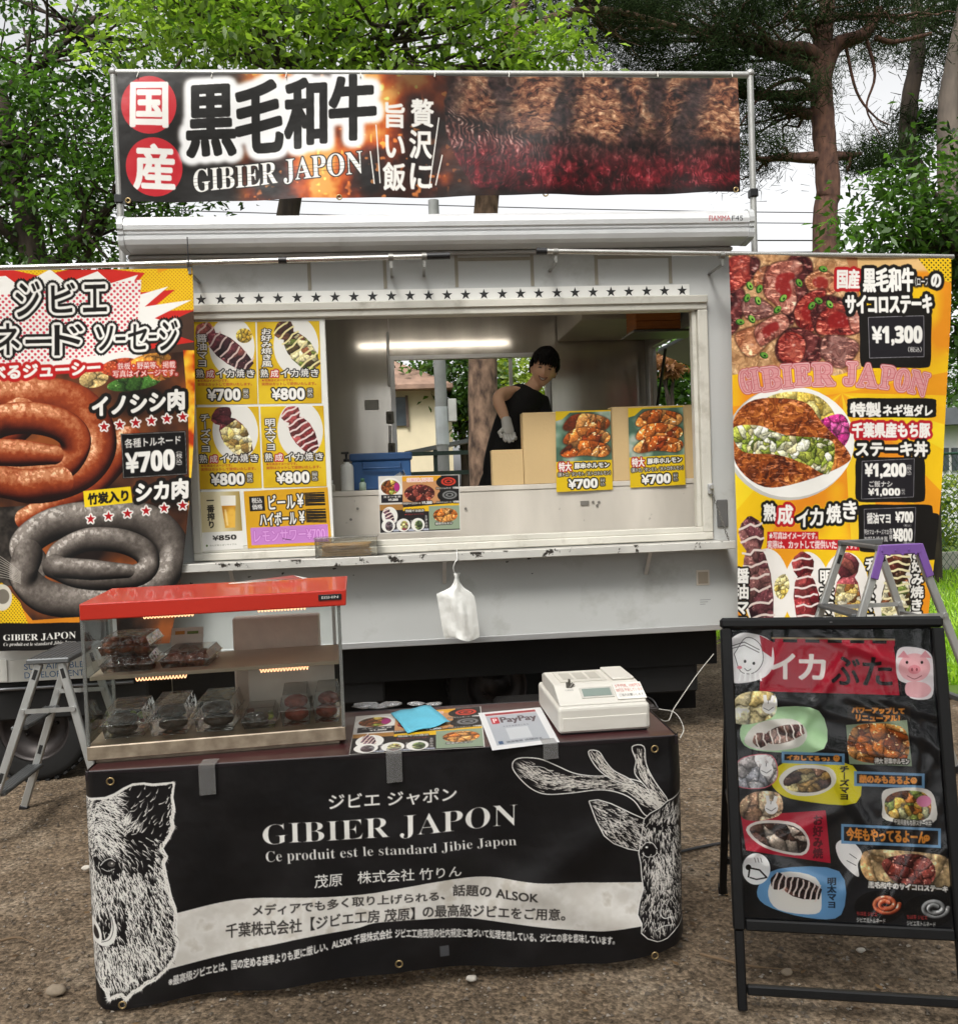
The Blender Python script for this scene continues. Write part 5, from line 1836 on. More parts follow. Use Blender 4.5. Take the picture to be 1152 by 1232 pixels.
# --- right banner
def right_banner():
    s_ = 2.566
    f = lambda x, y: (850 + x / s_, 290 + y / s_)
    F = lambda l: [f(*p) for p in l]
    B = lambda x0, y0, x1, y1: (*f(x0, y0), *f(x1, y1))
    Y0 = -0.205
    tl, tr = at(876, 305.5, Y0), at(1143, 311, Y0)
    zb = 0.60
    c = Canvas([tl, tr, np.array([tr[0], Y0, zb]), np.array([tl[0], Y0, zb])], 0.0024, '#f0b020')
    c.pre = lambda v: -0.16 * v ** 1.6
    c.poly(F([(40, 30), (800, 30), (800, 1400), (40, 1400)]), lambda h, w, k: ramp(fbm(h, w, 90 * k, 3, 71), [(0.42, '#f2c416'), (0.5, '#f0b41c'), (0.58, '#e8921c')]))
    c.poly(F([(60, 30), (760, 40), (760, 60), (700, 95), (60, 75)]), '#e8c898', 0.8, blur=2)
    for k in range(7):
        a = k * 0.5 - 0.2
        c.poly(F([(420, 470), (420 + 700 * cos(a), 470 + 700 * sin(a)), (420 + 700 * cos(a + 0.22), 470 + 700 * sin(a + 0.22))]), '#f4dc2c' if k % 2 else '#ea8c1e', 0.7)
    halftone(c, F([(640, 35), (770, 45), (760, 130), (700, 120)]), YL, '#30260c', 4.0, 1.0)
    # steak cubes
    c.poly(F([(60, 45), (470, 45), (480, 260), (460, 390), (250, 395), (60, 380)]), '#b87a50')
    g = random.Random(8)
    g = random.Random(21)
    m_ = lambda x, y: (870 + x / 5.911, 300 + y / 5.911)
    c.poly([m_(*p) for p in ((30, 40), (880, 40), (990, 400), (985, 850), (800, 900), (500, 830), (30, 900))], meat(('#a8744a', '#c89a6c', '#dcb88c'), 300, 18, gloss=0.0))
    MT = {'d': ('#220a0c', '#4c1a1c', '#7a3a38'), 'p': ('#6a3028', '#a05a4c', '#c88a7a'), 'r': ('#4a0e10', '#862420', '#b05444'), 't': ('#7a3e28', '#b06c48', '#d49a74'), 'm': ('#44211f', '#74443e', '#9c7068')}
    for k, (ty, pts, gl) in enumerate((('d', ((35, 300), (130, 280), (150, 380), (100, 560), (30, 590)), 0), ('r', ((30, 90), (120, 40), (200, 70), (215, 180), (130, 270), (30, 290)), 0), ('d', ((200, 60), (260, 90), (230, 180), (200, 200)), 0), ('t', ((215, 200), (260, 140), (330, 130), (320, 250), (230, 270)), 0), ('d', ((470, 70), (620, 70), (640, 200), (600, 330), (520, 460), (500, 540), (440, 470)), 0),
                                       ('p', ((320, 130), (500, 80), (570, 110), (560, 170), (500, 200), (530, 340), (510, 430), (450, 465), (370, 390), (290, 310)), 1), ('t', ((590, 210), (690, 150), (800, 190), (810, 300), (720, 330), (620, 290)), 1), ('m', ((130, 380), (240, 350), (360, 420), (330, 480), (170, 500)), 0), ('r', ((515, 430), (600, 320), (740, 290), (700, 480), (640, 590), (540, 545)), 1),
                                       ('d', ((640, 400), (780, 330), (880, 400), (700, 610)), 0), ('r', ((690, 480), (800, 380), (900, 420), (980, 500), (970, 590), (850, 610), (690, 595)), 1), ('t', ((90, 600), (250, 540), (400, 470), (300, 690), (190, 765), (110, 700)), 0), ('p', ((230, 560), (420, 460), (475, 550), (330, 660), (260, 680)), 1), ('d', ((380, 690), (480, 560), (640, 590), (740, 660), (720, 760), (620, 830), (430, 810)), 0),
                                       ('r', ((400, 650), (480, 585), (580, 625), (595, 720), (540, 810), (420, 785)), 0), ('m', ((720, 640), (800, 610), (940, 650), (965, 720), (850, 845), (720, 765)), 0), ('p', ((905, 450), (960, 430), (985, 500), (970, 590), (920, 560)), 0))):
        P = smooth_path([m_(*p) for p in pts], 4, True)
        c.poly(P, '#1c0806', 0.7, grow=1.0, blur=0.9)
        c.poly(P, meat(MT[ty], 301 + k, 9, 1.2, 0.9, 0.5), blur=0.4)
        ctr = P.mean(0)
        c.poly(ctr + (P - ctr) * 0.62 + [1.5, -2.2], MT[ty][2], 0.35, blur=2.0)
        if gl:
            c.poly(ctr + (P - ctr) * 0.5 + [-0.5, -1.0], '#8c1012', 0.75, blur=1.6)
        for _ in range(7):
            q = ctr + (P[g.randrange(len(P))] - ctr) * g.uniform(0.1, 0.7)
            c.ell(q[0], q[1] - 1, g.uniform(0.7, 2.0), g.uniform(0.35, 0.8), '#f8e4da', 0.75, g.uniform(-0.7, 0.7), 0.3)
    for k, (x, y) in enumerate(((185, 265), (255, 285), (165, 350), (245, 370), (390, 430), (115, 520), (200, 500), (720, 140), (545, 240), (430, 350), (640, 400), (690, 365), (770, 390), (295, 755))):
        a_ = g.uniform(0, 3)
        c.ell(*m_(x, y), 5.6, 3.8, '#26521c', 1, a_)
        c.ell(*m_(x + 4, y - 4), 4.6, 2.8, '#6aa03c' if k % 3 else '#8cc050', 1, a_)
        c.ell(*m_(x + 6, y + 2), 1.8, 1.2, '#1e3a16', 1, a_)
    # bowl of pork
    c.ell(*f(255, 625), 198 / s_, 176 / s_, '#c9c6c0')
    c.ell(*f(262, 620), 196 / s_, 172 / s_, WT)
    c.poly(smooth_path(F([(130, 560), (180, 490), (260, 465), (350, 480), (400, 540), (380, 600), (140, 610)]), 5, True), clumps(30, ['#e8d070', '#d8b850', '#f0e090'], 81, fine=2.0, gloss=0.3, dark=0.6))
    c.poly(smooth_path(F([(350, 560), (420, 535), (445, 590), (420, 640), (370, 620)]), 5, True), clumps(18, ['#c8388a', '#e060a8', '#a82870'], 82, fine=2.0))
    c.poly(smooth_path(F([(80, 560), (150, 490), (300, 495), (360, 560), (440, 650), (430, 690), (310, 740), (180, 760), (90, 690)]), 5, True), meat(('#4a1c0c', '#904418', '#c47c38'), 83, 22, 1.1, 0.9, 0.35))
    c.poly(smooth_path(F([(80, 580), (160, 570), (250, 600), (370, 610), (400, 640), (380, 720), (310, 690), (220, 660), (110, 650)]), 5, True), clumps(190, ['#a8b04a', '#e8e8c0', '#8a9a3a', '#f0f0d8', '#6a7a2a', '#d0c898'], 84, fine=1.5, gloss=0.2, dark=0.5))
    # panels and type
    rr = lambda x0, y0, x1, y1, r: smooth_path(F([(x0 + r, y0), ((x0 + x1) / 2, y0), (x1 - r, y0), (x1, y0 + r), (x1, (y0 + y1) / 2), (x1, y1 - r), (x1 - r, y1), ((x0 + x1) / 2, y1), (x0 + r, y1), (x0, y1 - r), (x0, (y0 + y1) / 2), (x0, y0 + r)]), 4, True)
    c.poly(rr(476, 205, 692, 392, 18), K)
    c.poly(F([(502, 236), (668, 232), (670, 358), (504, 362)]), '#1d1b20')
    c.line(F([(502, 236), (668, 232), (670, 358), (504, 362), (502, 236)]), 0.7, '#8d8a90')
    c.text('国産', B(410, 88, 476, 145), WT, bold=0.9, out=((3.6, '#b81a22'),))
    c.text('黒毛和牛', B(490, 84, 640, 156), WT, bold=1.1, out=((4.0, K),))
    c.text('（ロース）', B(644, 112, 690, 140), WT, bold=0.2, out=((2.5, K),))
    c.text('の', B(693, 104, 720, 143), WT, bold=0.9, out=((4.0, K),))
    c.text('サイコロステーキ', B(436, 168, 692, 222), WT, bold=1.0, out=((4.0, K),))
    c.text('¥1,300', B(514, 265, 662, 322), WT, bold=0.9)
    c.text('（税込）', B(620, 328, 662, 344), WT, bold=0.1)
    for ch, x0, y0, x1, y1, ro in (('G', 888, 447, 900, 472, -0.25), ('I', 902, 445, 911, 470, -0.2), ('B', 916, 443, 938, 468, -0.14), ('I', 942, 440, 953, 465, -0.1), ('E', 957, 439, 975, 463, -0.07), ('R', 980, 438, 1004, 463, -0.03), ('J', 1018, 437, 1031, 463, 0.05), ('A', 1034, 439, 1056, 465, 0.08), ('P', 1062, 442, 1077, 467, 0.12), ('O', 1080, 446, 1095, 470, 0.17), ('N', 1099, 449, 1119, 474, 0.24)):
        w, h = x1 - x0, y1 - y0
        q = [(x0 + ro * -2, y0 - ro * w * 0.5), (x1 + ro * -2, y0 + ro * w * 0.5), (x1 - ro * h, y1 + ro * w * 0.5), (x0 - ro * h, y1 - ro * w * 0.5)]
        c.text(ch, q, '#dc9a9c', serif=True, bold=0.3, out=((2.7, '#c05058'), (1.7, WT), (0.8, '#b84850')))
        for t in (0.3, 0.5, 0.7):
            c.line([(x0 + 1 - ro * h * t, y0 + h * t - ro * w * 0.5), (x1 - 1 - ro * h * t, y0 + h * t + ro * w * 0.5)], 0.45, '#b84850', 0.5)
    c.poly(rr(436, 486, 712, 545, 14), K)
    c.text('特製', B(446, 500, 538, 542), WT, bold=0.9)
    c.text('ネギ塩ダレ', B(546, 506, 700, 540), WT, bold=0.6)
    c.text('千葉県産もち豚', B(452, 562, 692, 606), WT, bold=0.9, out=((3.4, '#b81a2a'),))
    c.text('ステーキ丼', B(464, 620, 684, 664), WT, bold=0.9, out=((3.6, K),))
    c.poly(rr(462, 668, 676, 806, 16), K)
    c.poly(F([(482, 680), (642, 672), (638, 790), (480, 797)]), '#1d1b20')
    c.line(F([(482, 680), (642, 672), (638, 790), (480, 797), (482, 680)]), 0.6, '#8d8a90')
    c.text('¥1,200', B(492, 688, 615, 732), WT, bold=0.8)
    c.text('（税込）', B(618, 684, 633, 730), WT, vert=True, bold=0.1)
    c.text('ご飯ナシ', B(505, 741, 574, 759), WT, bold=0.2)
    c.text('¥1,000', B(502, 764, 596, 788), WT, bold=0.4)
    c.text('（税込）', B(600, 760, 612, 788), WT, vert=True)
    for ch, x, y, w, h, cl, oc in (('熟', 178, 812, 40, 52, WT, K), ('成', 224, 816, 46, 58, WT, '#b81a22'), ('イ', 284, 830, 38, 52, WT, K), ('カ', 326, 826, 40, 52, WT, K), ('焼', 378, 814, 42, 56, WT, K), ('き', 426, 804, 38, 54, WT, K)):
        c.text(ch, B(x, y, x + w, y + h), '#f0c81c', bold=5.2)
    for ch, x, y, w, h, cl, oc in (('熟', 178, 812, 40, 52, WT, K), ('成', 224, 816, 46, 58, WT, '#b81a22'), ('イ', 284, 830, 38, 52, WT, K), ('カ', 326, 826, 40, 52, WT, K), ('焼', 378, 814, 42, 56, WT, K), ('き', 426, 804, 38, 54, WT, K)):
        c.text(ch, B(x, y, x + w, y + h), cl, bold=0.8, out=((3.4, oc),))
    c.poly(rr(470, 814, 700, 960, 16), K)
    c.poly(rr(560, 840, 720, 985, 14), K)
    c.poly(F([(488, 828), (645, 822), (642, 932), (486, 940)]), '#1d1b20')
    c.line(F([(488, 828), (645, 822), (642, 932), (486, 940), (488, 828)]), 0.6, '#8d8a90')
    c.text('醤油マヨ', B(497, 840, 566, 872), WT, bold=0.4)
    c.text('¥700', B(582, 836, 636, 868), WT, bold=0.5)
    c.text('（税込）', B(606, 874, 630, 882), WT)
    c.text('明太マヨ・チーズマヨ', B(488, 890, 560, 906), WT, bold=0.15)
    c.text('お好み焼き風', B(488, 912, 558, 928), WT, bold=0.15)
    c.text('各種', B(562, 886, 572, 926), WT, vert=True, bold=0.1)
    c.text('¥800', B(574, 888, 634, 926), WT, bold=0.5)
    c.text('（税込）', B(604, 928, 630, 936), WT)
    c.poly(F([(190, 898), (352, 898), (352, 922), (470, 922), (470, 956), (190, 950)]), '#c01c28')
    c.text('★写真はイメージです。', B(196, 900, 348, 921), WT, bold=0.35)
    c.text('実際は、カットして提供いたします。', B(192, 926, 462, 950), WT, bold=0.35)
    # squids on plates
    for cx, cy, rx, ry in ((190, 1080, 75, 130), (315, 1080, 72, 120), (430, 1080, 70, 120), (585, 1075, 78, 140)):
        c.ell(*f(cx, cy), rx / s_, ry / s_, '#f2eee8')
    squid(c, (f(130, 850), f(185, 1220)), 46, cols=('#3a1c24', '#6a3a40', '#8a5a58'), nstr=9, seed=91, stripe='#e8d8d0')
    c.poly(smooth_path(F([(220, 1050), (250, 1030), (262, 1070), (240, 1108), (218, 1090)]), 4, True), clumps(20, ['#e8c860', '#f4e4a0'], 95, fine=1.5))
    squid(c, (f(300, 960), f(325, 1230)), 38, cols=('#6a1820', '#8a2c30', '#a84848'), nstr=9, seed=92, stripe='#f4e4e0')
    squid(c, (f(435, 962), f(432, 1230)), 38, cols=('#7a3038', '#94444a', '#a85a50'), nstr=0, seed=93, topping=['#e8d8a0', '#d8b868', '#f4ecd0', '#e0cc88', '#8a5a2c'])
    squid(c, (f(590, 950), f(585, 1230)), 46, cols=('#5a2820', '#7a4430', '#4a3020'), nstr=12, seed=94, stripe='#f4e8b8', topping=['#e8dca8', '#6a7a3a', '#7a4a30', '#f4ecc8', '#4a3a20'])
    for t, bx in (('醤油マヨ', (84, 1010, 132, 1205)), ('明太マヨ', (354, 1015, 394, 1200)), ('チ｜ズマヨ', (486, 975, 520, 1190)), ('お好み焼き風', (634, 945, 678, 1185))):
        c.text(t, B(*bx), K, vert=True, bold=2.8)
        c.text(t, B(*bx), WT, vert=True, bold=0.7)

    def warp(u, v, n):
        w = 0.012 * np.sin(u * 8 + v * 2 + 1) * (0.2 + v) + 0.006 * np.sin(v * 11 + u * 7) + 0.006 * np.sin(u * 25) * v
        dx = -0.16 * v ** 1.6 * u
        return n * w[..., None] + np.array([1.0, 0, 0]) * dx[..., None]
    c.sheet('banner', 'tall hanging banner with steak cubes, pork bowl and squid prices, right of the hatch', 'banner', CLOTH, warp)


right_banner()


# --- yellow squid cards on the sliding panel
def card(px, name, price, axis, wid, cols, stripe, topping, seed, lab, lemon=False):
    Y0 = -0.0135
    c = Canvas(plane(px, Y0), 0.0016, '#d9b414')
    q = [np.array(p, float) for p in px]
    W = lambda u, v: tuple((q[0] * (1 - u) + q[1] * u) * (1 - v) + (q[3] * (1 - u) + q[2] * u) * v)
    R = lambda u0, v0, u1, v1: [W(u0, v0), W(u1, v0), W(u1, v1), W(u0, v1)]
    c.poly(R(0, 0, 1, 1), lambda h, w, k: ramp(fbm(h, w, 30 * k, 3, seed), [(0.3, '#d2a80e'), (0.7, '#e6c422')]))
    c.poly([W(0.62 + 0.36 * cos(t), 0.30 + 0.36 * sin(t)) for t in np.linspace(0, 2 * pi, 40)], '#e9e6e0')
    squid(c, (W(*axis[0]), W(*axis[1])), wid, cols=cols, nstr=8 if stripe else 0, seed=seed, stripe=stripe or WT, topping=topping)
    if lemon:
        c.poly([W(0.82 + 0.13 * cos(t), 0.17 + 0.09 * sin(t)) for t in np.linspace(0, 2 * pi, 20)], clumps(12, ['#e0c050', '#c8a030'], seed + 4, fine=1.5))
    n = len(name)
    c.text(name, R(0.06, 0.08 if n > 4 else 0.15, 0.235, 0.55), K, vert=True, bold=1.2)
    c.text(name, R(0.06, 0.08 if n > 4 else 0.15, 0.235, 0.55), WT, vert=True, bold=0.25)
    for i, ch in enumerate('熟成イカ焼き'):
        x = 0.045 + i * 0.16
        c.text(ch, R(x, 0.575 + 0.01 * (i % 2), x + 0.12, 0.675), K if i != 1 else '#b01c24', bold=1.5)
        c.text(ch, R(x, 0.575 + 0.01 * (i % 2), x + 0.12, 0.675), WT, bold=0.2)
    c.text('★写真はイメージです。', R(0.06, 0.695, 0.55, 0.728), '#a83a2a', bold=0.1)
    c.text('実際はカットして提供いたします。', R(0.06, 0.74, 0.92, 0.775), '#a83a2a', bold=0.1)
    c.text(price, R(0.22, 0.815, 0.73, 0.95), K, bold=2.2)
    c.text(price, R(0.22, 0.815, 0.73, 0.95), WT, bold=0.55)
    c.text('（税込）', R(0.775, 0.79, 0.865, 0.955), K, vert=True, bold=1.3)
    c.text('（税込）', R(0.775, 0.79, 0.865, 0.955), WT, vert=True, bold=0.15)
    c.sheet('menu_card', lab, 'menu card', PAPER, group='squid menu cards on the sliding panel')


BRN = ('#3c1a22', '#6a3038', '#8a4a44')
card([(231, 387), (307, 387), (310, 486), (234, 487)], '醤油マヨ', '¥700', ((0.08, 0.05), (0.9, 0.56)), 34, BRN, '#d8c0b8', None, 101, 'yellow squid card priced 700 yen, upper left card on the sliding panel', True)
card([(309, 387), (384, 386), (387, 485), (311, 486)], 'お好み焼き風', '¥800', ((0.34, 0.02), (0.92, 0.57)), 36, ('#4a2a20', '#6a4430', '#3a2a1c'), '#e8dca0', ['#e8dca8', '#7a8a3a', '#7a4a30', '#4a3a20'], 102, 'yellow squid card with green and cream topping, upper right card on the panel')
card([(235, 490), (311, 489), (315, 587), (238, 589)], 'チ｜ズマヨ', '¥800', ((0.34, 0.02), (0.80, 0.58)), 38, ('#5a2028', '#7a3038', '#8a4a44'), None, ['#e8d8a0', '#d8c070', '#f0e8c0', '#9a7a40'], 103, 'yellow squid card with pale cheese topping, lower left card on the panel')
card([(313, 489), (389, 488), (393, 585), (317, 587)], '明太マヨ', '¥800', ((0.42, 0.02), (0.82, 0.56)), 34, ('#6a1c22', '#842c2e', '#9a4444'), '#ecd8d4', None, 104, 'yellow squid card with pink striped squid, lower right card on the panel')


def beer_card():
    px = [(240, 592), (288, 591), (293, 660), (243, 663)]
    c = Canvas(plane(px, -0.0135), 0.0016, '#cfc8b4')
    q = [np.array(p, float) for p in px]
    W = lambda u, v: tuple((q[0] * (1 - u) + q[1] * u) * (1 - v) + (q[3] * (1 - u) + q[2] * u) * v)
    R = lambda u0, v0, u1, v1: [W(u0, v0), W(u1, v0), W(u1, v1), W(u0, v1)]
    c.poly(R(0, 0, 1, 0.68), lambda h, w, k: ramp(np.linspace(0, 1, w)[None, :] + 0 * np.zeros((h, 1)), [(0, '#d8c89a'), (0.5, '#e6dcb8'), (1, '#a89050')]))
    c.poly([W(0.52, 0.08), W(0.9, 0.08), W(0.84, 0.62), W(0.6, 0.62)], lambda h, w, k: ramp(fbm(h, w, 12 * k, 3, 5), [(0.3, '#b87a14'), (0.7, '#f0bc4c')]))
    c.poly([W(0.52, 0.07), W(0.9, 0.07), W(0.89, 0.24), W(0.53, 0.24)], '#f2eee2')
    c.poly([W(0.60, 0.3), W(0.65, 0.3), W(0.68, 0.58), W(0.64, 0.58)], '#fff0c0', 0.7, blur=0.6)
    c.text('一番搾り', R(0.17, 0.08, 0.36, 0.62), K, vert=True, bold=0.25)
    c.poly(R(0, 0.68, 1, 1), '#eeece6')
    c.text('¥850', R(0.28, 0.745, 0.85, 0.83), K, bold=0.15)
    c.text('のんだあとはリサイクル', R(0.2, 0.90, 0.85, 0.93), '#6a6a5a')
    c.ell(*W(0.13, 0.915), 1.2, 1.4, '#5a7a2a')
    c.sheet('beer_card', 'pale card with a beer glass priced 850 yen under the squid cards', 'menu card', PAPER)


beer_card()


def drink_card():
    px = [(293, 591), (394, 586), (399, 655), (298, 660)]
    c = Canvas(plane(px, -0.0138), 0.0016, '#dba41c')
    q = [np.array(p, float) for p in px]
    W = lambda u, v: tuple((q[0] * (1 - u) + q[1] * u) * (1 - v) + (q[3] * (1 - u) + q[2] * u) * v)
    R = lambda u0, v0, u1, v1: [W(u0, v0), W(u1, v0), W(u1, v1), W(u0, v1)]
    c.poly(R(0.06, 0.10, 0.24, 0.36), K)
    c.text('税込', R(0.09, 0.13, 0.21, 0.22), WT, bold=0.2)
    c.text('価格', R(0.09, 0.24, 0.21, 0.33), WT, bold=0.2)
    for t, b in (('ビール', (0.29, 0.10, 0.60, 0.34)), ('¥', (0.63, 0.10, 0.70, 0.32)), ('ハイボール', (0.17, 0.40, 0.60, 0.62)), ('¥', (0.64, 0.40, 0.70, 0.60))):
        c.text(t, R(*b), K, bold=1.7)
        c.text(t, R(*b), WT, bold=0.35)
    g = random.Random(3)
    for y in (0.09, 0.38):
        c.lines([[W(0.72, y + i * 0.026), W(0.96, y + 0.01 + i * 0.026 + g.uniform(-0.01, 0.01))] for i in range(9)], 1.6, '#121010')
    c.poly(R(0.05, 0.645, 0.97, 0.95), '#c884cc')
    c.text('レモンサワー¥700', R(0.09, 0.70, 0.93, 0.90), '#b468b8', bold=1.0)
    c.text('レモンサワー¥700', R(0.09, 0.70, 0.93, 0.90), '#dfa2e2', bold=0.2)
    c.line([W(0.42, 0.86), W(0.52, 0.89)], 0.8, K)
    c.sheet('drink_card', 'yellow and pink drink price card with blacked out prices, lower right of the panel', 'menu card', PAPER)


drink_card()


# --- two pork skewer posters
def pork_poster(px, Y0, lab, seed):
    c = Canvas(plane(px, Y0), 0.0016, '#e0bc18')
    q = [np.array(p, float) for p in px]
    W = lambda u, v: tuple((q[0] * (1 - u) + q[1] * u) * (1 - v) + (q[3] * (1 - u) + q[2] * u) * v)
    R = lambda u0, v0, u1, v1: [W(u0, v0), W(u1, v0), W(u1, v1), W(u0, v1)]
    c.poly(R(0, 0.02, 1, 0.62), lambda h, w, k: ramp(fbm(h, w, 18 * k, 3, seed), [(0.35, '#4a6a58'), (0.5, '#7a9a84'), (0.65, '#b5beb0')]))
    c.poly([W(0, 0), W(0.3, 0), W(0.12, 0.10), W(0, 0.12)], '#e0bc18')
    pal = ['#b0541c', '#d07a34', '#9a3c14', '#e09a54', '#c86a28']
    for v, s in ((0.13, 1), (0.30, 2), (0.46, 3)):
        pts = [W(0.08 if s == 3 else 0.14, v + 0.05), W(0.3, v - 0.07), W(0.6, v - 0.09), W(0.92, v - 0.03), W(0.98, v + 0.05), W(0.85, v + 0.12), W(0.5, v + 0.09), W(0.2, v + 0.11)]
        c.poly(smooth_path(pts, 4, True), '#3a1c10', 0.6, blur=1.5, grow=1)
        c.poly(smooth_path(pts, 4, True), clumps(13, pal, seed + s, fine=2.0, gloss=0.9, dark=0.4, elong=0.55, ang=0.4))
    c.text('特大', R(0.05, 0.63, 0.27, 0.74), '#b01820', bold=1.6)
    c.text('特大', R(0.05, 0.63, 0.27, 0.74), WT, bold=0.35)
    c.text('豚串ホルモン', R(0.33, 0.645, 0.95, 0.715), K, bold=1.5)
    c.text('豚串ホルモン', R(0.33, 0.645, 0.95, 0.715), WT, bold=0.3)
    c.text('（豚トロ／タンモト／大トロホルモン）', R(0.03, 0.755, 0.97, 0.81), K, bold=0.9)
    c.text('（豚トロ／タンモト／大トロホルモン）', R(0.03, 0.755, 0.97, 0.81), WT, bold=0.1)
    c.text('¥700', R(0.22, 0.85, 0.73, 0.965), K, bold=2.0)
    c.text('¥700', R(0.22, 0.85, 0.73, 0.965), WT, bold=0.5)
    c.text('（税込）', R(0.78, 0.82, 0.87, 0.975), K, vert=True, bold=1.0)
    c.text('（税込）', R(0.78, 0.82, 0.87, 0.975), WT, vert=True)
    c.sheet('poster', lab, 'poster', PAPER, lambda u, v, n: n * (0.004 * np.sin(u * 4 + seed) * v + 0.002)[..., None], group='grilled pork posters taped to the cardboard')


pork_poster([(668, 495), (734, 493), (737, 589), (669, 592)], 0.344, 'grilled pork skewer poster taped to the cardboard beside the worker', 120)
pork_poster([(755, 491), (821, 488), (824, 583), (758, 587)], 0.344, 'grilled pork skewer poster nearest the right jamb of the hatch', 130)


# --- colourful menu sheet: leaning on the sill, and a second one lying on the table
def menu_sheet(corners, px, lab, res=0.0014, warp=None):
    c = Canvas(corners, res, '#201a1c')
    q = [np.array(p, float) for p in px]
    W = lambda u, v: tuple((q[0] * (1 - u) + q[1] * u) * (1 - v) + (q[3] * (1 - u) + q[2] * u) * v)
    R = lambda u0, v0, u1, v1: [W(u0, v0), W(u1, v0), W(u1, v1), W(u0, v1)]
    E = lambda u, v, a, b: [W(u + a * cos(t), v + b * sin(t)) for t in np.linspace(0, 2 * pi, 30)[:-1]]
    c.poly(R(0.28, 0, 0.78, 0.24), '#e0a020')
    c.poly(R(0.30, 0.10, 0.76, 0.50), '#c89060')
    c.poly(R(0, 0.0, 0.30, 0.5), '#d8d4cc')
    c.poly(R(0.0, 0.5, 0.3, 0.6), '#a8783c')
    c.poly([W(0.3, 0.56), W(1, 0.5), W(1, 0.62), W(0.62, 0.64), W(0.3, 0.62)], '#e8b818')
    c.poly(R(0.62, 0.55, 1.0, 0.97), '#8fa088')
    c.text('GIBIER JAPON', R(0.36, 0.05, 0.68, 0.115), '#e07070', serif=True, out=((0.7, WT),))
    c.poly(E(0.15, 0.24, 0.15, 0.21), '#ebe8e2')
    c.poly(E(0.15, 0.2, 0.12, 0.13), clumps(22, ['#b87030', '#d8b050', '#8a4a20', '#a8b04a'], 141, fine=1.5, gloss=0.4))
    c.poly(E(0.23, 0.2, 0.035, 0.08), '#b02c7a')
    c.poly(R(0.03, 0.33, 0.30, 0.47), '#1a1720')
    c.poly(E(0.51, 0.32, 0.19, 0.16), clumps(26, ['#7a2a24', '#96443a', '#5e1e1c', '#a04a3a'], 142, fine=1.5, gloss=0.6))
    for u, v, p2 in ((0.86, 0.13, ('#3a0c08', '#8a2418', '#c83c28', '#e87858')), (0.87, 0.37, ('#141414', '#3c3c3c', '#7a7a7a', '#c0c0c0'))):
        c.poly(E(u, v, 0.14, 0.12), '#151213')
        c.poly(E(u + 0.01, v - 0.01, 0.09, 0.075), p2[2])
        c.poly(E(u + 0.01, v - 0.01, 0.065, 0.05), p2[0])
        c.poly(E(u + 0.01, v - 0.01, 0.05, 0.036), p2[2])
        c.poly(E(u + 0.01, v - 0.01, 0.025, 0.018), p2[0])
    for t, b in (('ステーキ丼', (0.06, 0.35, 0.28, 0.385)), ('¥1,200', (0.12, 0.40, 0.24, 0.44)), ('黒毛和牛サイコロステーキ', (0.30, 0.475, 0.52, 0.51)), ('¥1,300', (0.54, 0.465, 0.66, 0.515)), ('ジビエトルネード', (0.72, 0.225, 0.90, 0.25)), ('¥700', (0.92, 0.22, 0.99, 0.25)), ('ジビエトルネード', (0.72, 0.475, 0.90, 0.50)), ('¥700', (0.92, 0.47, 0.99, 0.50)), ('豚串ホルモン', (0.70, 0.845, 0.90, 0.885)), ('熟成イカ焼き', (0.33, 0.60, 0.56, 0.645))):
        c.text(t, R(*b), WT, bold=0.2, out=((0.8, K),))
    c.poly(E(0.13, 0.70, 0.10, 0.16), '#ebe8e2')
    squid(c, (W(0.08, 0.58), W(0.16, 0.82)), 0.13 * np.hypot(*(q[1] - q[0])), cols=('#4a2a40', '#6a4458', '#8a6068'), nstr=5, seed=143)
    c.text('★写真はイメージです。', R(0.32, 0.67, 0.56, 0.70), '#d84040')
    for u, cl in ((0.11, ['#6a5a60', '#8a8488', '#4a3a40']), (0.30, ['#b8b058', '#7a3038', '#d8d090']), (0.48, ['#7a8a58', '#4a5a3a', '#b8b888'])):
        c.poly(E(u, 0.87, 0.085, 0.115), '#ebe8e2')
        c.poly(E(u + 0.01, 0.88, 0.05, 0.085), clumps(10, cl, int(u * 999), fine=1.5))
        c.text('¥800', R(u + 0.055, 0.945, u + 0.13, 0.975), '#c8d0e0', bold=0.2)
    c.text('醤油マヨ', R(0.20, 0.78, 0.235, 0.95), WT, vert=True)
    c.text('チ｜ズ', R(0.385, 0.78, 0.415, 0.95), WT, vert=True)
    c.text('お好み焼', R(0.57, 0.70, 0.60, 0.93), WT, vert=True)
    c.poly(E(0.82, 0.72, 0.15, 0.13), clumps(20, ['#c8702c', '#e09a50', '#a04c18'], 145, fine=1.5, gloss=0.7))
    c.line(R(0, 0, 1, 1) + [W(0, 0)], 1.2, '#e8e6e0')
    return c.sheet('menu_sheet', lab, 'menu sheet', PAPER, warp, group='laminated food menu sheets')


px = [(455, 573), (552, 571), (554, 638), (457, 642)]
menu_sheet(plane(px, 0.03), px, 'colourful food menu sheet leaning upright on the hatch sill')
px = [(428, 862), (578, 850), (583, 899), (420, 908)]
zt_ = 0.7035
menu_sheet([atz(*p, zt_) for p in px], px, 'colourful food menu sheet lying flat on the sales table')
px = [(575, 858), (650, 851), (673, 893), (592, 903)]


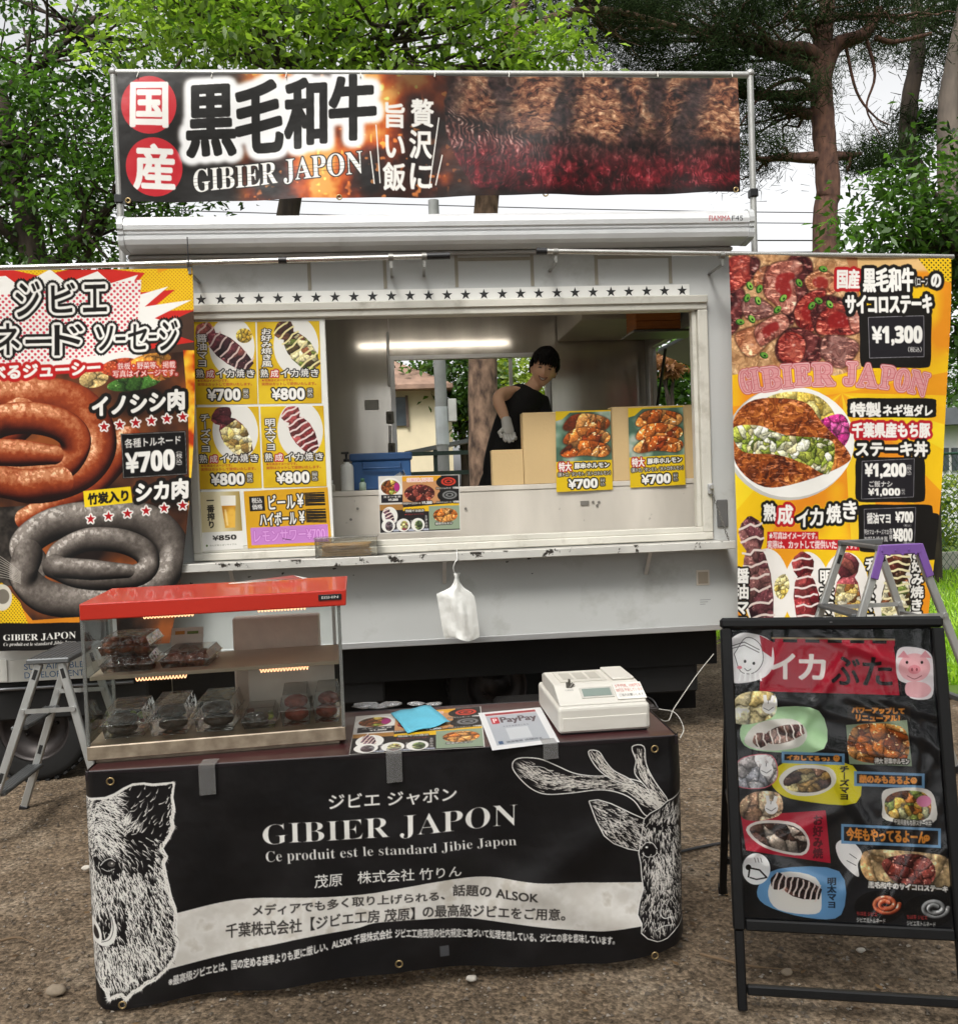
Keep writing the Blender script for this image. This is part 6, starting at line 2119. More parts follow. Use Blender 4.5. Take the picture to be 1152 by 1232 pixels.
def pay_sheet():
    c = Canvas([atz(*p, 0.7037) for p in px], 0.0012, '#e9e9e9')
    q = [np.array(p, float) for p in px]
    W = lambda u, v: tuple((q[0] * (1 - u) + q[1] * u) * (1 - v) + (q[3] * (1 - u) + q[2] * u) * v)
    R = lambda u0, v0, u1, v1: [W(u0, v0), W(u1, v0), W(u1, v1), W(u0, v1)]
    c.poly(R(0.10, 0.05, 0.90, 0.11), '#a83a40')
    c.poly(R(0.10, 0.12, 0.90, 0.90), '#b4b8bf')
    c.poly(R(0.16, 0.17, 0.28, 0.34), '#c82838')
    c.text('P', R(0.19, 0.20, 0.25, 0.31), WT, bold=0.2)
    c.text('PayPay', R(0.31, 0.18, 0.86, 0.37), '#5a4a50', bold=0.5)
    c.text('スマホ決済はこちら', R(0.30, 0.41, 0.70, 0.45), '#55585e')
    c.poly(R(0.33, 0.48, 0.67, 0.78), '#cdd0d4')
    c.text('決済専用', R(0.26, 0.815, 0.50, 0.865), '#4a5058', bold=0.15)
    c.text('店舗控え', R(0.54, 0.81, 0.80, 0.86), '#4a5058', bold=0.15)
    c.poly(R(0.14, 0.80, 0.21, 0.88), '#3c5a80')
    c.sheet('payment_sheet', 'white payment sheet with grey panel lying between the menu sheet and the register', 'sign', PAPER)


pay_sheet()
# ------------------------------------------------------------------ sales table and its printed cloth
TZ = 0.700
TX0, TX1, TY0, TY1 = -1.345, 0.405, -2.105, -1.60
tbl = thing('folding_table', 'long folding table with a dark maroon top', 'table', ((TX0 + TX1) / 2, (TY0 + TY1) / 2, 0))
MAROON = mat('maroon_top', '#3d1c1e', 0.35, var=0.15, scale=4, coat=0.2, stretch=(1, 5, 1))
MB().box(TX0, TX1, TY0, TY1, TZ - 0.026, TZ, 0.004).build('tabletop', MAROON, tbl, world=True)
m = MB()
m.box(TX0 - 0.004, TX1 + 0.004, TY0 - 0.005, TY0 - 0.0005, TZ - 0.028, TZ + 0.001, 0.002)
m.box(TX0 - 0.004, TX1 + 0.004, TY1 + 0.0005, TY1 + 0.005, TZ - 0.028, TZ + 0.001, 0.002)
m.box(TX0 - 0.005, TX0 - 0.0005, TY0, TY1, TZ - 0.028, TZ + 0.0008, 0.002)
m.box(TX1 + 0.0005, TX1 + 0.005, TY0, TY1, TZ - 0.028, TZ + 0.0008, 0.002)
m.build('edge_band', mat('edge_black', '#1c1214', 0.5), tbl, world=True)
for x in (TX0 + 0.10, TX1 - 0.10):
    for y in (TY0 + 0.06, TY1 - 0.05):
        MB().tube([(x, y, 0), (x, y, TZ - 0.026)], 0.014, 10).build('leg', mat('leg_steel', '#2b2b2d', 0.4, 0.5), tbl, world=True)
    m = MB().tube([(x, TY0 + 0.06, 0.12), (x, TY1 - 0.05, 0.12)], 0.010, 8)
    m.build('stretcher', mat('leg_steel', '#2b2b2d', 0.4, 0.5), tbl, world=True)


def table_cloth():
    Y0 = -2.128
    zt, z_l, z_r = 0.703, 0.014, 0.05
    xl, xr = -1.362, 0.420
    c = Canvas([np.array([xl, Y0, zt]), np.array([xr, Y0, zt]), np.array([xr, Y0, 0.03]), np.array([xl, Y0, 0.03])], 0.0014, '#141213')
    c.poly([(60, 880), (860, 880), (860, 1230), (60, 1230)], lambda h, w, k: ramp(fbm(h, w, 50 * k, 4, 151), [(0.3, '#100e0f'), (0.7, '#1c1a1b')]))
    # white ribbon
    top = smooth_path([(190, 1101), (212, 1096), (264, 1086), (315, 1081), (425, 1079), (480, 1070), (522, 1062), (578, 1056), (634, 1059), (700, 1060), (800, 1061)], 5)
    bot = smooth_path([(800, 1111), (767, 1112), (703, 1118), (616, 1112), (547, 1107), (460, 1112), (425, 1121), (352, 1131), (264, 1151), (198, 1162), (180, 1165)], 5)
    c.poly(np.concatenate([top, bot]), lambda h, w, k: ramp(fbm(h, w, 18 * k, 4, 152), [(0.3, '#dad5cd'), (0.6, '#e8e4de'), (0.8, '#d0c9be')]))
    c.text('ジビエ ジャポン', [(396, 954), (549, 945), (549, 962), (396, 973)], WT, bold=0.3)
    for bx in (0,):
        c.text('GIBIER JAPON', [(315, 993), (623, 967), (623, 997), (316, 1021)], WT, serif=True, bold=-0.42)
    c.text('Ce produit est le standard Jibie Japon', [(319, 1025), (621, 1007), (622, 1021), (320, 1042)], WT, serif=True, bold=-0.2)
    c.text('茂原　株式会社 竹りん', [(379, 1053), (555, 1041), (555, 1055), (379, 1069)], WT, bold=0.15)
    for t, q in (('メディアでも多く取り上げられる、', [(304, 1090), (535, 1073), (535, 1084), (304, 1103)]), ('話題の ALSOK', [(545, 1066), (646, 1070), (646, 1084), (545, 1080)]), ('千葉株式会社【ジビエ工房 茂原】', [(271, 1113), (499, 1093), (499, 1108), (271, 1130)]), ('の最高級ジビエをご用意。', [(509, 1091), (679, 1091), (679, 1106), (509, 1106)])):
        c.text(t, q, '#2a2624', bold=0.25)
    c.text('※最高級ジビエとは、国の定める基準よりも更に厳しい、ALSOK 千葉株式会社', [(203, 1171), (472, 1120), (472, 1131), (203, 1182)], WT, bold=0.35)
    c.text('ジビエ工房茂原の社内規定に基づいて処理を施している、ジビエの事を意味しています。', [(476, 1120), (738, 1123), (738, 1133), (476, 1131)], WT, bold=0.35)
    # --- boar head, engraved style
    s = 2.743
    f = lambda x, y: (60 + x / s, 880 + y / s)
    F = lambda l: [f(*p) for p in l]
    outl = [(70, 246), (105, 235), (150, 222), (185, 218), (215, 205), (245, 185), (275, 170), (310, 166), (340, 169), (380, 165), (408, 162), (403, 210), (410, 250), (404, 285), (408, 312), (392, 345), (370, 380), (386, 408), (376, 430), (384, 470), (392, 505), (400, 540), (412, 570), (418, 600), (415, 640), (421, 690), (408, 740), (380, 775), (350, 800), (318, 812), (300, 827), (275, 838), (255, 858), (238, 846), (222, 848), (195, 860), (186, 835), (150, 815), (70, 815)]
    ol = F(outl)
    c.poly(ol, WT, grow=1.6)
    c.poly(ol, '#121011')
    g = np.random.default_rng(5)
    msk = c.mask(ol)

    def inside(px):
        m, o = msk
        q = c.M(px) - np.array(o)
        i, j = int(q[1]), int(q[0])
        return 0 <= i < m.shape[0] and 0 <= j < m.shape[1] and m[i, j] > 0.5

    def dens_boar(x, y):
        d = 0.62
        if x > 215 and y < 345 and (x - 215) * 0.85 > (y - 200) * 0.9 - 40 and x > 240:
            d = 0.05                                   # dark hollow of the ear
            if x > 385 or y < 185:
                d = 0.30
        if y < 400 and x < 220:
            d = 0.85
        if (x - 195) ** 2 / 55 ** 2 + (y - 432) ** 2 / 34 ** 2 < 1:
            d = 0.06
        if 250 < x < 345 and 330 < y < 460:
            d = 0.10
        if x > 300 and 460 < y < 720:
            d = 0.26 + 0.34 * (0.5 + 0.5 * sin(x * 0.09 + y * 0.012))
        if 150 < x < 250 and 560 < y < 700:
            d = 0.16
        if x < 240 and 470 < y < 590:
            d = 0.55
        if y > 690:
            d = 0.75
        return d

    def flow_boar(x, y):
        if x > 240 and y < 345:
            return (0.55, -0.8)
        if y < 420:
            return (0.75, 0.25 + (y - 230) * 0.003) if x > 150 else (0.6, -0.5)
        a = (x - 150) / 260.0
        return (0.25 + a * 0.3, 1.0)
    st = []
    for _ in range(7800):
        x, y = g.uniform(70, 421), g.uniform(160, 860)
        p = f(x, y)
        if not inside(p) or g.random() > dens_boar(x, y) * 1.2:
            continue
        d = np.array(flow_boar(x, y)) + g.normal(0, 0.22, 2)
        d /= np.hypot(*d)
        L = g.uniform(14, 40)
        bend = g.normal(0, 0.12)
        n_ = np.array([-d[1], d[0]])
        q = [np.array([x, y]) + d * L * t + n_ * L * bend * sin(pi * t) for t in (0, 0.35, 0.7, 1)]
        if inside(f(*q[-1])):
            st.append([f(*k) for k in q])
    c.lines(st, 1.05, '#f4f0ea', taper=True)
    st = []
    for _ in range(1500):
        x, y = g.uniform(70, 421), g.uniform(360, 860)
        if not inside(f(x, y)) or g.random() > 0.55:
            continue
        d = np.array(flow_boar(x, y)) + g.normal(0, 0.3, 2)
        d /= np.hypot(*d)
        L = g.uniform(8, 20)
        st.append([f(x, y), f(x + d[0] * L * 0.5, y + d[1] * L * 0.5), f(x + d[0] * L, y + d[1] * L)])
    c.lines(st, 0.9, '#121011', taper=True)
    c.poly(smooth_path(F([(168, 440), (180, 424), (200, 416), (216, 424), (222, 438), (206, 446), (190, 450)]), 4, True), '#121011')
    c.line(smooth_path(F([(168, 438), (182, 422), (202, 414), (218, 424)]), 5), 0.9, WT)
    c.line(smooth_path(F([(172, 446), (192, 455), (215, 447)]), 5), 0.7, WT)
    c.ell(*f(204, 432), 4.6, 3.4, '#5c5854')
    c.ell(*f(206, 430), 1.2, 1.0, WT)
    # tusk and snout
    c.poly(smooth_path(F([(200, 585), (214, 610), (222, 645), (212, 680), (185, 694), (150, 692), (150, 680), (180, 676), (198, 655), (204, 625)]), 4, True), WT)
    c.line(smooth_path(F([(204, 600), (210, 640), (198, 672), (170, 684)]), 5), 0.7, '#121011')
    c.poly(smooth_path(F([(140, 620), (165, 640), (172, 672), (160, 690), (120, 695), (110, 640)]), 4, True), WT)
    c.poly(smooth_path(F([(140, 640), (158, 652), (162, 672), (148, 680), (130, 670)]), 4, True), '#2a2625')
    c.line(F(outl[1:-1]), 0.45, WT)
    st = []
    oe = smooth_path(outl[1:-1], 14)
    for i in range(2, len(oe) - 2):
        for _ in range(2):
            t_ = oe[i + 1] - oe[i - 1]
            t_ = t_ / np.hypot(*t_)
            n_ = np.array([t_[1], -t_[0]])
            if oe[i][1] < 230:
                n_ = n_ * 0.4
            p_ = oe[i] - n_ * g.uniform(2, 9)
            d = t_ * g.uniform(0.5, 1.0) + n_ * g.uniform(0.1, 0.8)
            L = g.uniform(10, 24)
            st.append([f(*p_), f(*(p_ + d * L * 0.5)), f(*(p_ + d * L + np.array([0, 2])))])
    c.lines(st, 1.0, '#f4f0ea', taper=True)
    # --- deer head
    s2 = 2.88
    f2 = lambda x, y: (460 + x / s2, 880 + y / s2)
    F2 = lambda l: [f2(*p) for p in l]

    def horn(pts, seed):
        p = F2(pts)
        c.poly(p, WT, grow=1.0)
        c.poly(p, '#171415')
    beam_u = [(1000, 262), (968, 235), (930, 195), (890, 170), (840, 158), (780, 150), (720, 148), (660, 138), (600, 112), (540, 90), (470, 92)]
    beam_l = [(452, 120), (478, 160), (520, 196), (570, 212), (650, 206), (750, 194), (820, 205), (870, 232), (905, 280), (940, 292), (985, 280)]
    antlers = [smooth_path(beam_u + beam_l, 4, True), smooth_path([(715, 62), (748, 62), (770, 95), (800, 130), (850, 158), (872, 182), (800, 160), (745, 118)], 4, True), smooth_path([(866, 48), (904, 48), (912, 110), (940, 170), (985, 240), (960, 262), (915, 190), (876, 140), (880, 95)], 4, True)]
    for a_ in antlers:
        horn(a_, 0)
    c.poly(smooth_path(F2([(500, 118), (560, 120), (612, 160), (610, 172), (540, 160), (505, 138)]), 4, True), '#0f0d0e')
    c.line(smooth_path(F2([(500, 118), (560, 120), (612, 160), (610, 172), (540, 160), (505, 138), (500, 118)]), 4), 0.7, WT)
    st = []
    for a_, ctr in zip(antlers, ([(985, 262), (920, 225), (840, 182), (700, 172), (580, 165), (480, 118)], [(732, 65), (770, 120), (860, 172)], [(885, 55), (895, 110), (930, 190), (975, 250)])):
        m_ = c.mask(F2(a_))
        ctp = smooth_path(ctr, 30)
        for _ in range(760 if len(ctr) > 4 else 260):
            i = g.integers(0, len(ctp) - 2)
            x, y = ctp[i] + g.normal(0, 17, 2)
            d = ctp[i + 1] - ctp[i]
            d = d / np.hypot(*d) + g.normal(0, 0.08, 2)
            L = g.uniform(14, 38)
            q = [f2(x + d[0] * L * t, y + d[1] * L * t) for t in (0, 0.5, 1)]
            m, o = m_
            ok = True
            for k in (q[0], q[-1]):
                z = c.M(k) - np.array(o)
                i_, j_ = int(z[1]), int(z[0])
                if not (0 <= i_ < m.shape[0] and 0 <= j_ < m.shape[1] and m[i_, j_] > 0.5):
                    ok = False
            if ok:
                st.append(q)
    c.lines(st, 0.95, '#e2dcd4', taper=True)
    head = [(905, 300), (925, 280), (960, 262), (985, 240), (1018, 228), (1070, 222), (1070, 700), (1018, 706), (985, 726), (950, 728), (915, 712), (893, 690), (896, 660), (882, 630), (890, 590), (904, 545), (898, 500), (895, 455), (888, 420), (895, 380)]
    ear = [(717, 236), (745, 232), (790, 245), (840, 268), (905, 300), (915, 350), (898, 412), (850, 402), (800, 380), (766, 350), (740, 300)]
    for pg in (ear, head):
        c.poly(F2(pg), WT, grow=1.2)
        c.poly(F2(pg), '#121011')
    st, sk = [], []
    for pg, N, cen in ((ear, 900, None), (head, 4200, (925, 405))):
        m_ = c.mask(F2(pg))
        xs_, ys_ = [p[0] for p in pg], [p[1] for p in pg]
        for _ in range(N):
            x, y = g.uniform(min(xs_), max(xs_)), g.uniform(min(ys_), max(ys_))
            if cen is None:
                d = np.array([-0.75, -0.35 - (y - 300) * 0.004])
                pr_ = 0.75 if (y > 300 or x < 780) else 0.4
            else:
                d = np.array([0.05 + (x - 960) * 0.004, 1.0]) if y > 330 else np.array([0.25, -1.0])
                pr_ = 0.22 + 0.34 * (0.5 + 0.5 * sin(x * 0.13 + y * 0.02))
                if (x - 925) ** 2 / 38 ** 2 + (y - 405) ** 2 / 32 ** 2 < 1:
                    pr_ = 0.08
                if 930 < x < 1000 and 430 < y < 560:
                    pr_ = 0.72
                if x < 925 and y > 520:
                    pr_ = 0.2
                if y < 330:
                    pr_ = 0.35
                if y > 580 and x > 950:
                    pr_ = 0.3
            if g.random() > pr_:
                continue
            d = d + g.normal(0, 0.25, 2)
            d /= np.hypot(*d)
            L = g.uniform(12, 34)
            q = [f2(x + d[0] * L * t, y + d[1] * L * t) for t in (0, 0.5, 1)]
            m, o = m_
            ok = True
            for k in (q[0], q[-1]):
                z = c.M(k) - np.array(o)
                i_, j_ = int(z[1]), int(z[0])
                if not (0 <= i_ < m.shape[0] and 0 <= j_ < m.shape[1] and m[i_, j_] > 0.5):
                    ok = False
            if ok:
                st.append(q)
    c.lines(st, 1.0, '#e6e1da', taper=True)
    c.poly(smooth_path(F2([(898, 408), (910, 392), (930, 390), (944, 406), (936, 422), (914, 426)]), 4, True), '#0c0a0b')
    c.line(smooth_path(F2([(896, 400), (912, 384), (934, 386), (950, 408)]), 5), 0.9, WT)
    c.line(smooth_path(F2([(898, 420), (916, 434), (940, 430), (952, 416)]), 5), 0.7, WT)
    c.ell(*f2(914, 400), 1.6, 1.2, WT)
    c.line(smooth_path(F2([(985, 590), (968, 610), (962, 635), (975, 655), (1000, 660)]), 5), 1.0, WT)
    c.line(smooth_path(F2([(1010, 585), (988, 605), (985, 630), (1005, 640)]), 5), 0.8, WT)
    c.line(smooth_path(F2([(940, 690), (970, 680), (1010, 690)]), 5), 0.8, WT)
    # hem
    c.line([(105, 1200), (200, 1198)], 0.4, '#3a3636', 0.6)
    c.poly([(529, 1143), (540, 1142), (541, 1156), (530, 1157)], '#8d9298', 0.5)

    def warp(u, v, n):
        x = xl + (xr - xl) * u
        # the sheet bends round the table ends
        R = 0.05
        over_l = np.clip(R - (x - xl), 0, None)
        over_r = np.clip(R - (xr - x), 0, None)
        back = over_l ** 2 / R * 1.1 + over_r ** 2 / R * 1.1
        ripple = (0.012 * np.sin(u * 15 + v * 2.0) + 0.008 * np.sin(u * 31 + v * 4 + 1)) * v ** 1.3 + 0.020 * v * np.exp(-((u - 0.55) / 0.12) ** 2) + 0.012 * np.exp(-((u * 1.1 - v * 0.9 - 0.22) / 0.07) ** 2) * v + 0.014 * np.exp(-((u + v * 0.55 - 1.08) / 0.06) ** 2) * np.sin(np.pi * np.clip(v, 0, 1))
        zb = np.interp(u, [0, 0.04, 0.15, 0.3, 0.45, 0.52, 0.7, 0.85, 0.95, 1.0], [-0.012, -0.022, -0.012, -0.002, 0.018, 0.022, 0.004, -0.006, 0.006, 0.03]) * v ** 2
        sag = -0.010 * np.abs(np.sin(u * 3.0 * pi)) * (1 - v) ** 2
        dy = back - ripple
        return np.stack([np.zeros_like(u), dy, zb * 1.2 + sag], -1)
    o = c.sheet('table_banner', 'black vinyl banner with white boar and deer heads hanging from the front of the table', 'banner', print_mat('black_vinyl', 0.45, 0.45, 7.0, 0.22), warp)
    br = MB()
    for px, py in ((133, 940), (787, 901), (149, 1206), (480, 1157), (786, 1147)):
        q = at(px, py, -2.14)
        br.tube([(q[0] + 0.010 * cos(t), -2.142 - (0.012 if py > 1000 else 0), q[2] + 0.010 * sin(t)) for t in np.linspace(0, 2 * pi, 12)], 0.0025, 5, caps=False)
    build_each(br, 'eyelet', mat('brass', '#a58f66', 0.35, 0.8), o)
    tape = MB()
    for x, y0, y1, wpx in ((249, 909, 957, 20), (474, 896, 942, 19), (662, 882, 914, 18)):
        a, b_ = at(x - wpx / 2, (y0 + y1) / 2, -2.14)[0], at(x + wpx / 2, (y0 + y1) / 2, -2.14)[0]
        zz = at(x, y1, -2.142)[2]
        tape.add([(a, -2.142, zz), (b_, -2.142, zz + 0.002), (b_, -2.140, TZ + 0.006), (a, -2.140, TZ + 0.006), (b_, -2.072, TZ + 0.0045), (a, -2.072, TZ + 0.0045)], [(0, 1, 2, 3), (3, 2, 4, 5)])
    build_each(tape, 'tape', film_mat('packing_tape', '#e8e8e8', 0.6, 0.25, 0.13, '#d8d8d8', 0.15, 25), o)


table_cloth()

# ------------------------------------------------------------------ heated showcase
RZ = radians(4.3)
bl, br_ = atz(105, 919, 0.706), atz(416, 892, 0.706)
sc_ = thing('food_showcase', 'heated glass food showcase with a bright red lid on the table', 'display case', (bl[0], bl[1], TZ + 0.0005), RZ)
SW = float(np.hypot(*(br_ - bl)[:2]))
SDp, SH = 0.33, 0.50
STONE = mat('case_base', '#b3a48f', 0.32, 0.4, scale=26, var=0.4, col2='#877968')
REDP = mat('lid_red', '#bf2a1a', 0.35, var=0.06, scale=3, coat=0.3)
m = MB().box(0, SW, 0, SDp, 0.012, 0.055, 0.003)
m.box(0.02, SW - 0.02, 0.02, SDp - 0.02, 0, 0.0118)
m.build('base', STONE, sc_)
# lid: shallow tray with sloping top
m = MB()
m.add([(0.002, -0.008, 0.432), (SW + 0.018, -0.008, 0.432), (SW + 0.018, SDp + 0.02, 0.432), (0.002, SDp + 0.02, 0.432), (0.002, -0.008, 0.482), (SW + 0.020, -0.008, 0.482), (SW + 0.030, SDp + 0.03, 0.486), (0.006, SDp + 0.03, 0.486)],
      [(3, 2, 1, 0), (0, 1, 5, 4), (1, 2, 6, 5), (2, 3, 7, 6), (3, 0, 4, 7), (4, 5, 6, 7)])
lid = m.build('lid', REDP, sc_)
bv = lid.modifiers.new('edge', 'BEVEL')
bv.width = 0.004
bv.segments = 2
m = MB().box(SW - 0.065, SW + 0.005, -0.0115, -0.0085, 0.452, 0.470, 0.001)
bd = m.build('badge', PLBK, lid)
T = text_tris('EISHIN')
lo, hi = T.reshape(-1, 2).min(0), T.reshape(-1, 2).max(0)
Q = (T - lo) / (hi - lo) * [0.05, 0.008]
MB().add([(SW - 0.055 + q[0], -0.0118, 0.457 + q[1]) for q in Q.reshape(-1, 2)], [(3 * i, 3 * i + 1, 3 * i + 2) for i in range(len(T))]).build('lettering', mat('vinyl_white', '#d8d8d4', 0.4), bd)
GLS = film_mat('case_glass', '#f6faf8', 0.0, 0.02)
m = MB()
m.add([(0.004, 0.004, 0.0555), (SW - 0.004, 0.004, 0.0555), (SW - 0.004, 0.004, 0.4315), (0.004, 0.004, 0.4315)], [(0, 1, 2, 3)])
m.build('front_glass', GLS, sc_)
for x in (0.001, SW - 0.004):
    MB().add([(x, 0.0065, 0.0555), (x, SDp - 0.0065, 0.0555), (x, SDp - 0.0065, 0.4315), (x, 0.0065, 0.4315)], [(0, 1, 2, 3)]).build('side_glass', GLS, sc_)
m = MB()
for x in (0.0, SW - 0.010):
    for y in (0.0, SDp - 0.010):
        m.box(x, x + 0.010, y + 0.0002, y + 0.0098, 0.0553, 0.4318, 0.001)
build_each(m, 'corner_post', film_mat('acrylic', '#d8dcda', 0.9, 0.1, 0.25, '#b8bab8'), sc_, False)
m = MB().box(0.011, SW - 0.011, 0.03, SDp - 0.011, 0.245, 0.257, 0.001)
m.build('shelf', mat('shelf_warm', '#b5a692', 0.5, 0.2), sc_)
for x in (0.02, SW - 0.024):
    MB().bar((x, SDp - 0.012, 0.257), (x, SDp - 0.012, 0.42), 0.012, 0.004, (0, 1, 0)).build('shelf_bracket', ALU, sc_)
# heater coils glowing under shelf and lid
hm = bpy.data.materials.new('coil_glow')
hm.use_nodes = True
hb_ = hm.node_tree.nodes['Principled BSDF']
hb_.inputs['Base Color'].default_value = (0.5, 0.16, 0.06, 1)
hb_.inputs['Emission Color'].default_value = (1, 0.5, 0.26, 1)
hb_.inputs['Emission Strength'].default_value = 1.2
for x, z in ((0.13, 0.234), (0.50, 0.234), (0.16, 0.424), (0.50, 0.424)):
    n_ = 15
    pts = [(x + 0.15 * t, 0.075 + 0.009 * cos(2 * pi * n_ * t), z + 0.0075 * sin(2 * pi * n_ * t)) for t in np.linspace(0, 1, n_ * 8)]
    o = MB().tube(pts, 0.0017, 5).build('heater_coil', hm, sc_)
    MB().box(x - 0.02, x + 0.17, 0.060, 0.092, z + 0.0085, z + 0.0098).build('reflector', ALU, o)
# paper note lying on the lid
pn = MB().add([(SW * 0.52, SDp - 0.045, 0.494), (SW * 0.84, SDp - 0.035, 0.497), (SW * 0.86, SDp - 0.01, 0.496), (SW * 0.80, SDp - 0.05, 0.512), (SW * 0.52, SDp - 0.03, 0.495)], [(0, 1, 3, 4), (1, 2, 3)])
M = Matrix.Translation(sc_.location) @ Matrix.Rotation(RZ, 4, 'Z')
pn.v = [tuple(M @ Vector((x, y, z - 0.006))) for x, y, z in pn.v]
b0 = M @ Vector((SW * 0.6, SDp - 0.04, 0.488))
solo(pn, 'paper_slip', mat('paper_white', '#dcdad4', 0.7), 'crumpled white paper slip on the red lid of the showcase', 'paper', tuple(b0))

CLR = film_mat('clear_pack', '#fefefe', 0.1, 0.06, 0.012, '#d8d8d4', 0.5, 30)
PATTY = {'brown': mat('food_brown', '#6a3c28', 0.5, var=0.5, scale=60, bump=0.8, bscale=90, col2='#2a150e'), 'red': mat('food_red', '#8f4636', 0.5, var=0.4, scale=50, bump=0.6, bscale=80, col2='#64281c'), 'black': mat('food_black', '#54483e', 0.45, var=0.5, scale=60, bump=0.7, bscale=90, col2='#2c2420'),
         'mix': mat('food_mix', '#95502f', 0.45, scale=45, bump=0.8, bscale=60, col2='#52301e')}
GRN = mat('food_green', '#8a9a4a', 0.5, var=0.4, scale=40, bump=0.5)


def pack(lx, ly, z, w, d, h, food, lab, rz=0.0, tilt=0.0, stack=2, group='clear food packs in the showcase'):
    """a clear clamshell holding food; local coordinates of the showcase"""
    p = M @ Vector((lx, ly, z))
    r_ = thing('food_pack', lab, 'food pack', tuple(p), RZ + rz, group=group)
    r_.rotation_euler[0] = tilt

    def shell(z0, z1, inset0, inset1, lip):
        a, b_ = w / 2, d / 2
        mb = MB()
        ring = lambda s_, zz: [(-a + s_, -b_ + s_, zz), (a - s_, -b_ + s_, zz), (a - s_, b_ - s_, zz), (-a + s_, b_ - s_, zz)]
        rs = [ring(inset0, z0), ring(inset1, z1)] + ([ring(inset1 - lip, z1)] if lip else [])
        vs = [p_ for r in rs for p_ in r]
        fs = [(0, 1, 2, 3) if z0 > z1 else (3, 2, 1, 0)]
        for k in range(len(rs) - 1):
            for i in range(4):
                fs.append((4 * k + i, 4 * k + (i + 1) % 4, 4 * k + 4 + (i + 1) % 4, 4 * k + 4 + i))
        mb.add(vs, fs)
        for k, q in enumerate(rs[1]):
            mb.tube([q, rs[1][(k + 1) % 4]], 0.0014, 4)
        for k, q in enumerate(rs[0]):
            mb.tube([q, rs[0][(k + 1) % 4]], 0.0009, 4)
        return mb
    shell(0.002, h * 0.5, 0.012, 0.004, 0.004).build('tray', CLR, r_)
    shell(h, h * 0.5 + 0.001, 0.016, 0.004, 0.004).build('lid', CLR, r_)
    fb = MB()
    rg = random.Random(int(lx * 1000 + z * 777))
    if food in ('black', 'red', 'brown') and stack:
        pass
    if food in ('black2', 'red2'):
        key = food[:-1]
        for k in range(2):
            fb.ball((rg.uniform(-0.004, 0.004), -d * 0.12 + k * d * 0.06, h * (0.24 + 0.36 * k)), w * 0.36, 3, 0, (1, 1, h * 0.22 / (w * 0.36)), 0.025)
        fb.build('food', PATTY[key], r_)
    elif food == 'salad':
        for k in range(16):
            fb.ball((rg.uniform(-0.33, 0.33) * w, rg.uniform(-0.3, 0.3) * d, h * rg.uniform(0.2, 0.55)), w * rg.uniform(0.07, 0.13), 2, rg.choice([0, 1]), (1, 1, 0.7), 0.12)
        fb.build('food', [GRN, PATTY['red']], r_)
        fb = MB()
        for k in range(2):
            fb.ball((-w * 0.1, -d * 0.2, h * (0.22 + 0.32 * k)), w * 0.33, 3, 0, (1, 1, 0.42), 0.03)
        fb.build('patty', PATTY['black'], r_)
    else:
        for k in range(46):
            fb.ball((rg.uniform(-0.38, 0.38) * w, rg.uniform(-0.38, 0.38) * d, h * rg.uniform(0.12, 0.75)), w * rg.uniform(0.06, 0.12), 2, 0, (1.2, 0.9, 0.75), 0.15)
        fb.build('food', PATTY[food], r_)
    return r_


z0, z1 = 0.0556, 0.2575
pack(0.105, 0.15, z1, 0.16, 0.19, 0.045, 'brown', 'clear pack of brown meat, lower of the pair at the left of the upper shelf', 0.05)
pack(0.105, 0.165, z1 + 0.048, 0.16, 0.19, 0.055, 'mix', 'clear pack of chopped brown meat, topmost of the pair on the upper shelf', -0.04)
pack(0.285, 0.16, z1, 0.16, 0.19, 0.048, 'mix', 'clear pack of brown meat lying alone beside the stacked pair on the upper shelf', -0.08)
pack(0.09, 0.16, z0, 0.135, 0.21, 0.085, 'salad', 'clear pack with green salad and dark patties at the left of the lower shelf', 0.02)
pack(0.225, 0.15, z0, 0.125, 0.21, 0.095, 'black2', 'clear pack with two stacked dark patties next to the green salad pack', 0.0)
pack(0.365, 0.15, z0, 0.13, 0.21, 0.095, 'black2', 'clear pack with two stacked dark patties in the middle of the lower shelf', -0.06)
pack(0.495, 0.13, z0, 0.115, 0.18, 0.050, 'salad', 'low clear pack with a little red and green food, right of the middle dark patties', 0.0)
pack(0.605, 0.14, z0, 0.105, 0.20, 0.100, 'red2', 'clear pack with two stacked reddish patties, left one of the pair at the right', 0.02)
pack(0.705, 0.15, z0, 0.095, 0.20, 0.100, 'red2', 'clear pack with two stacked reddish patties by the right glass of the showcase', -0.03)
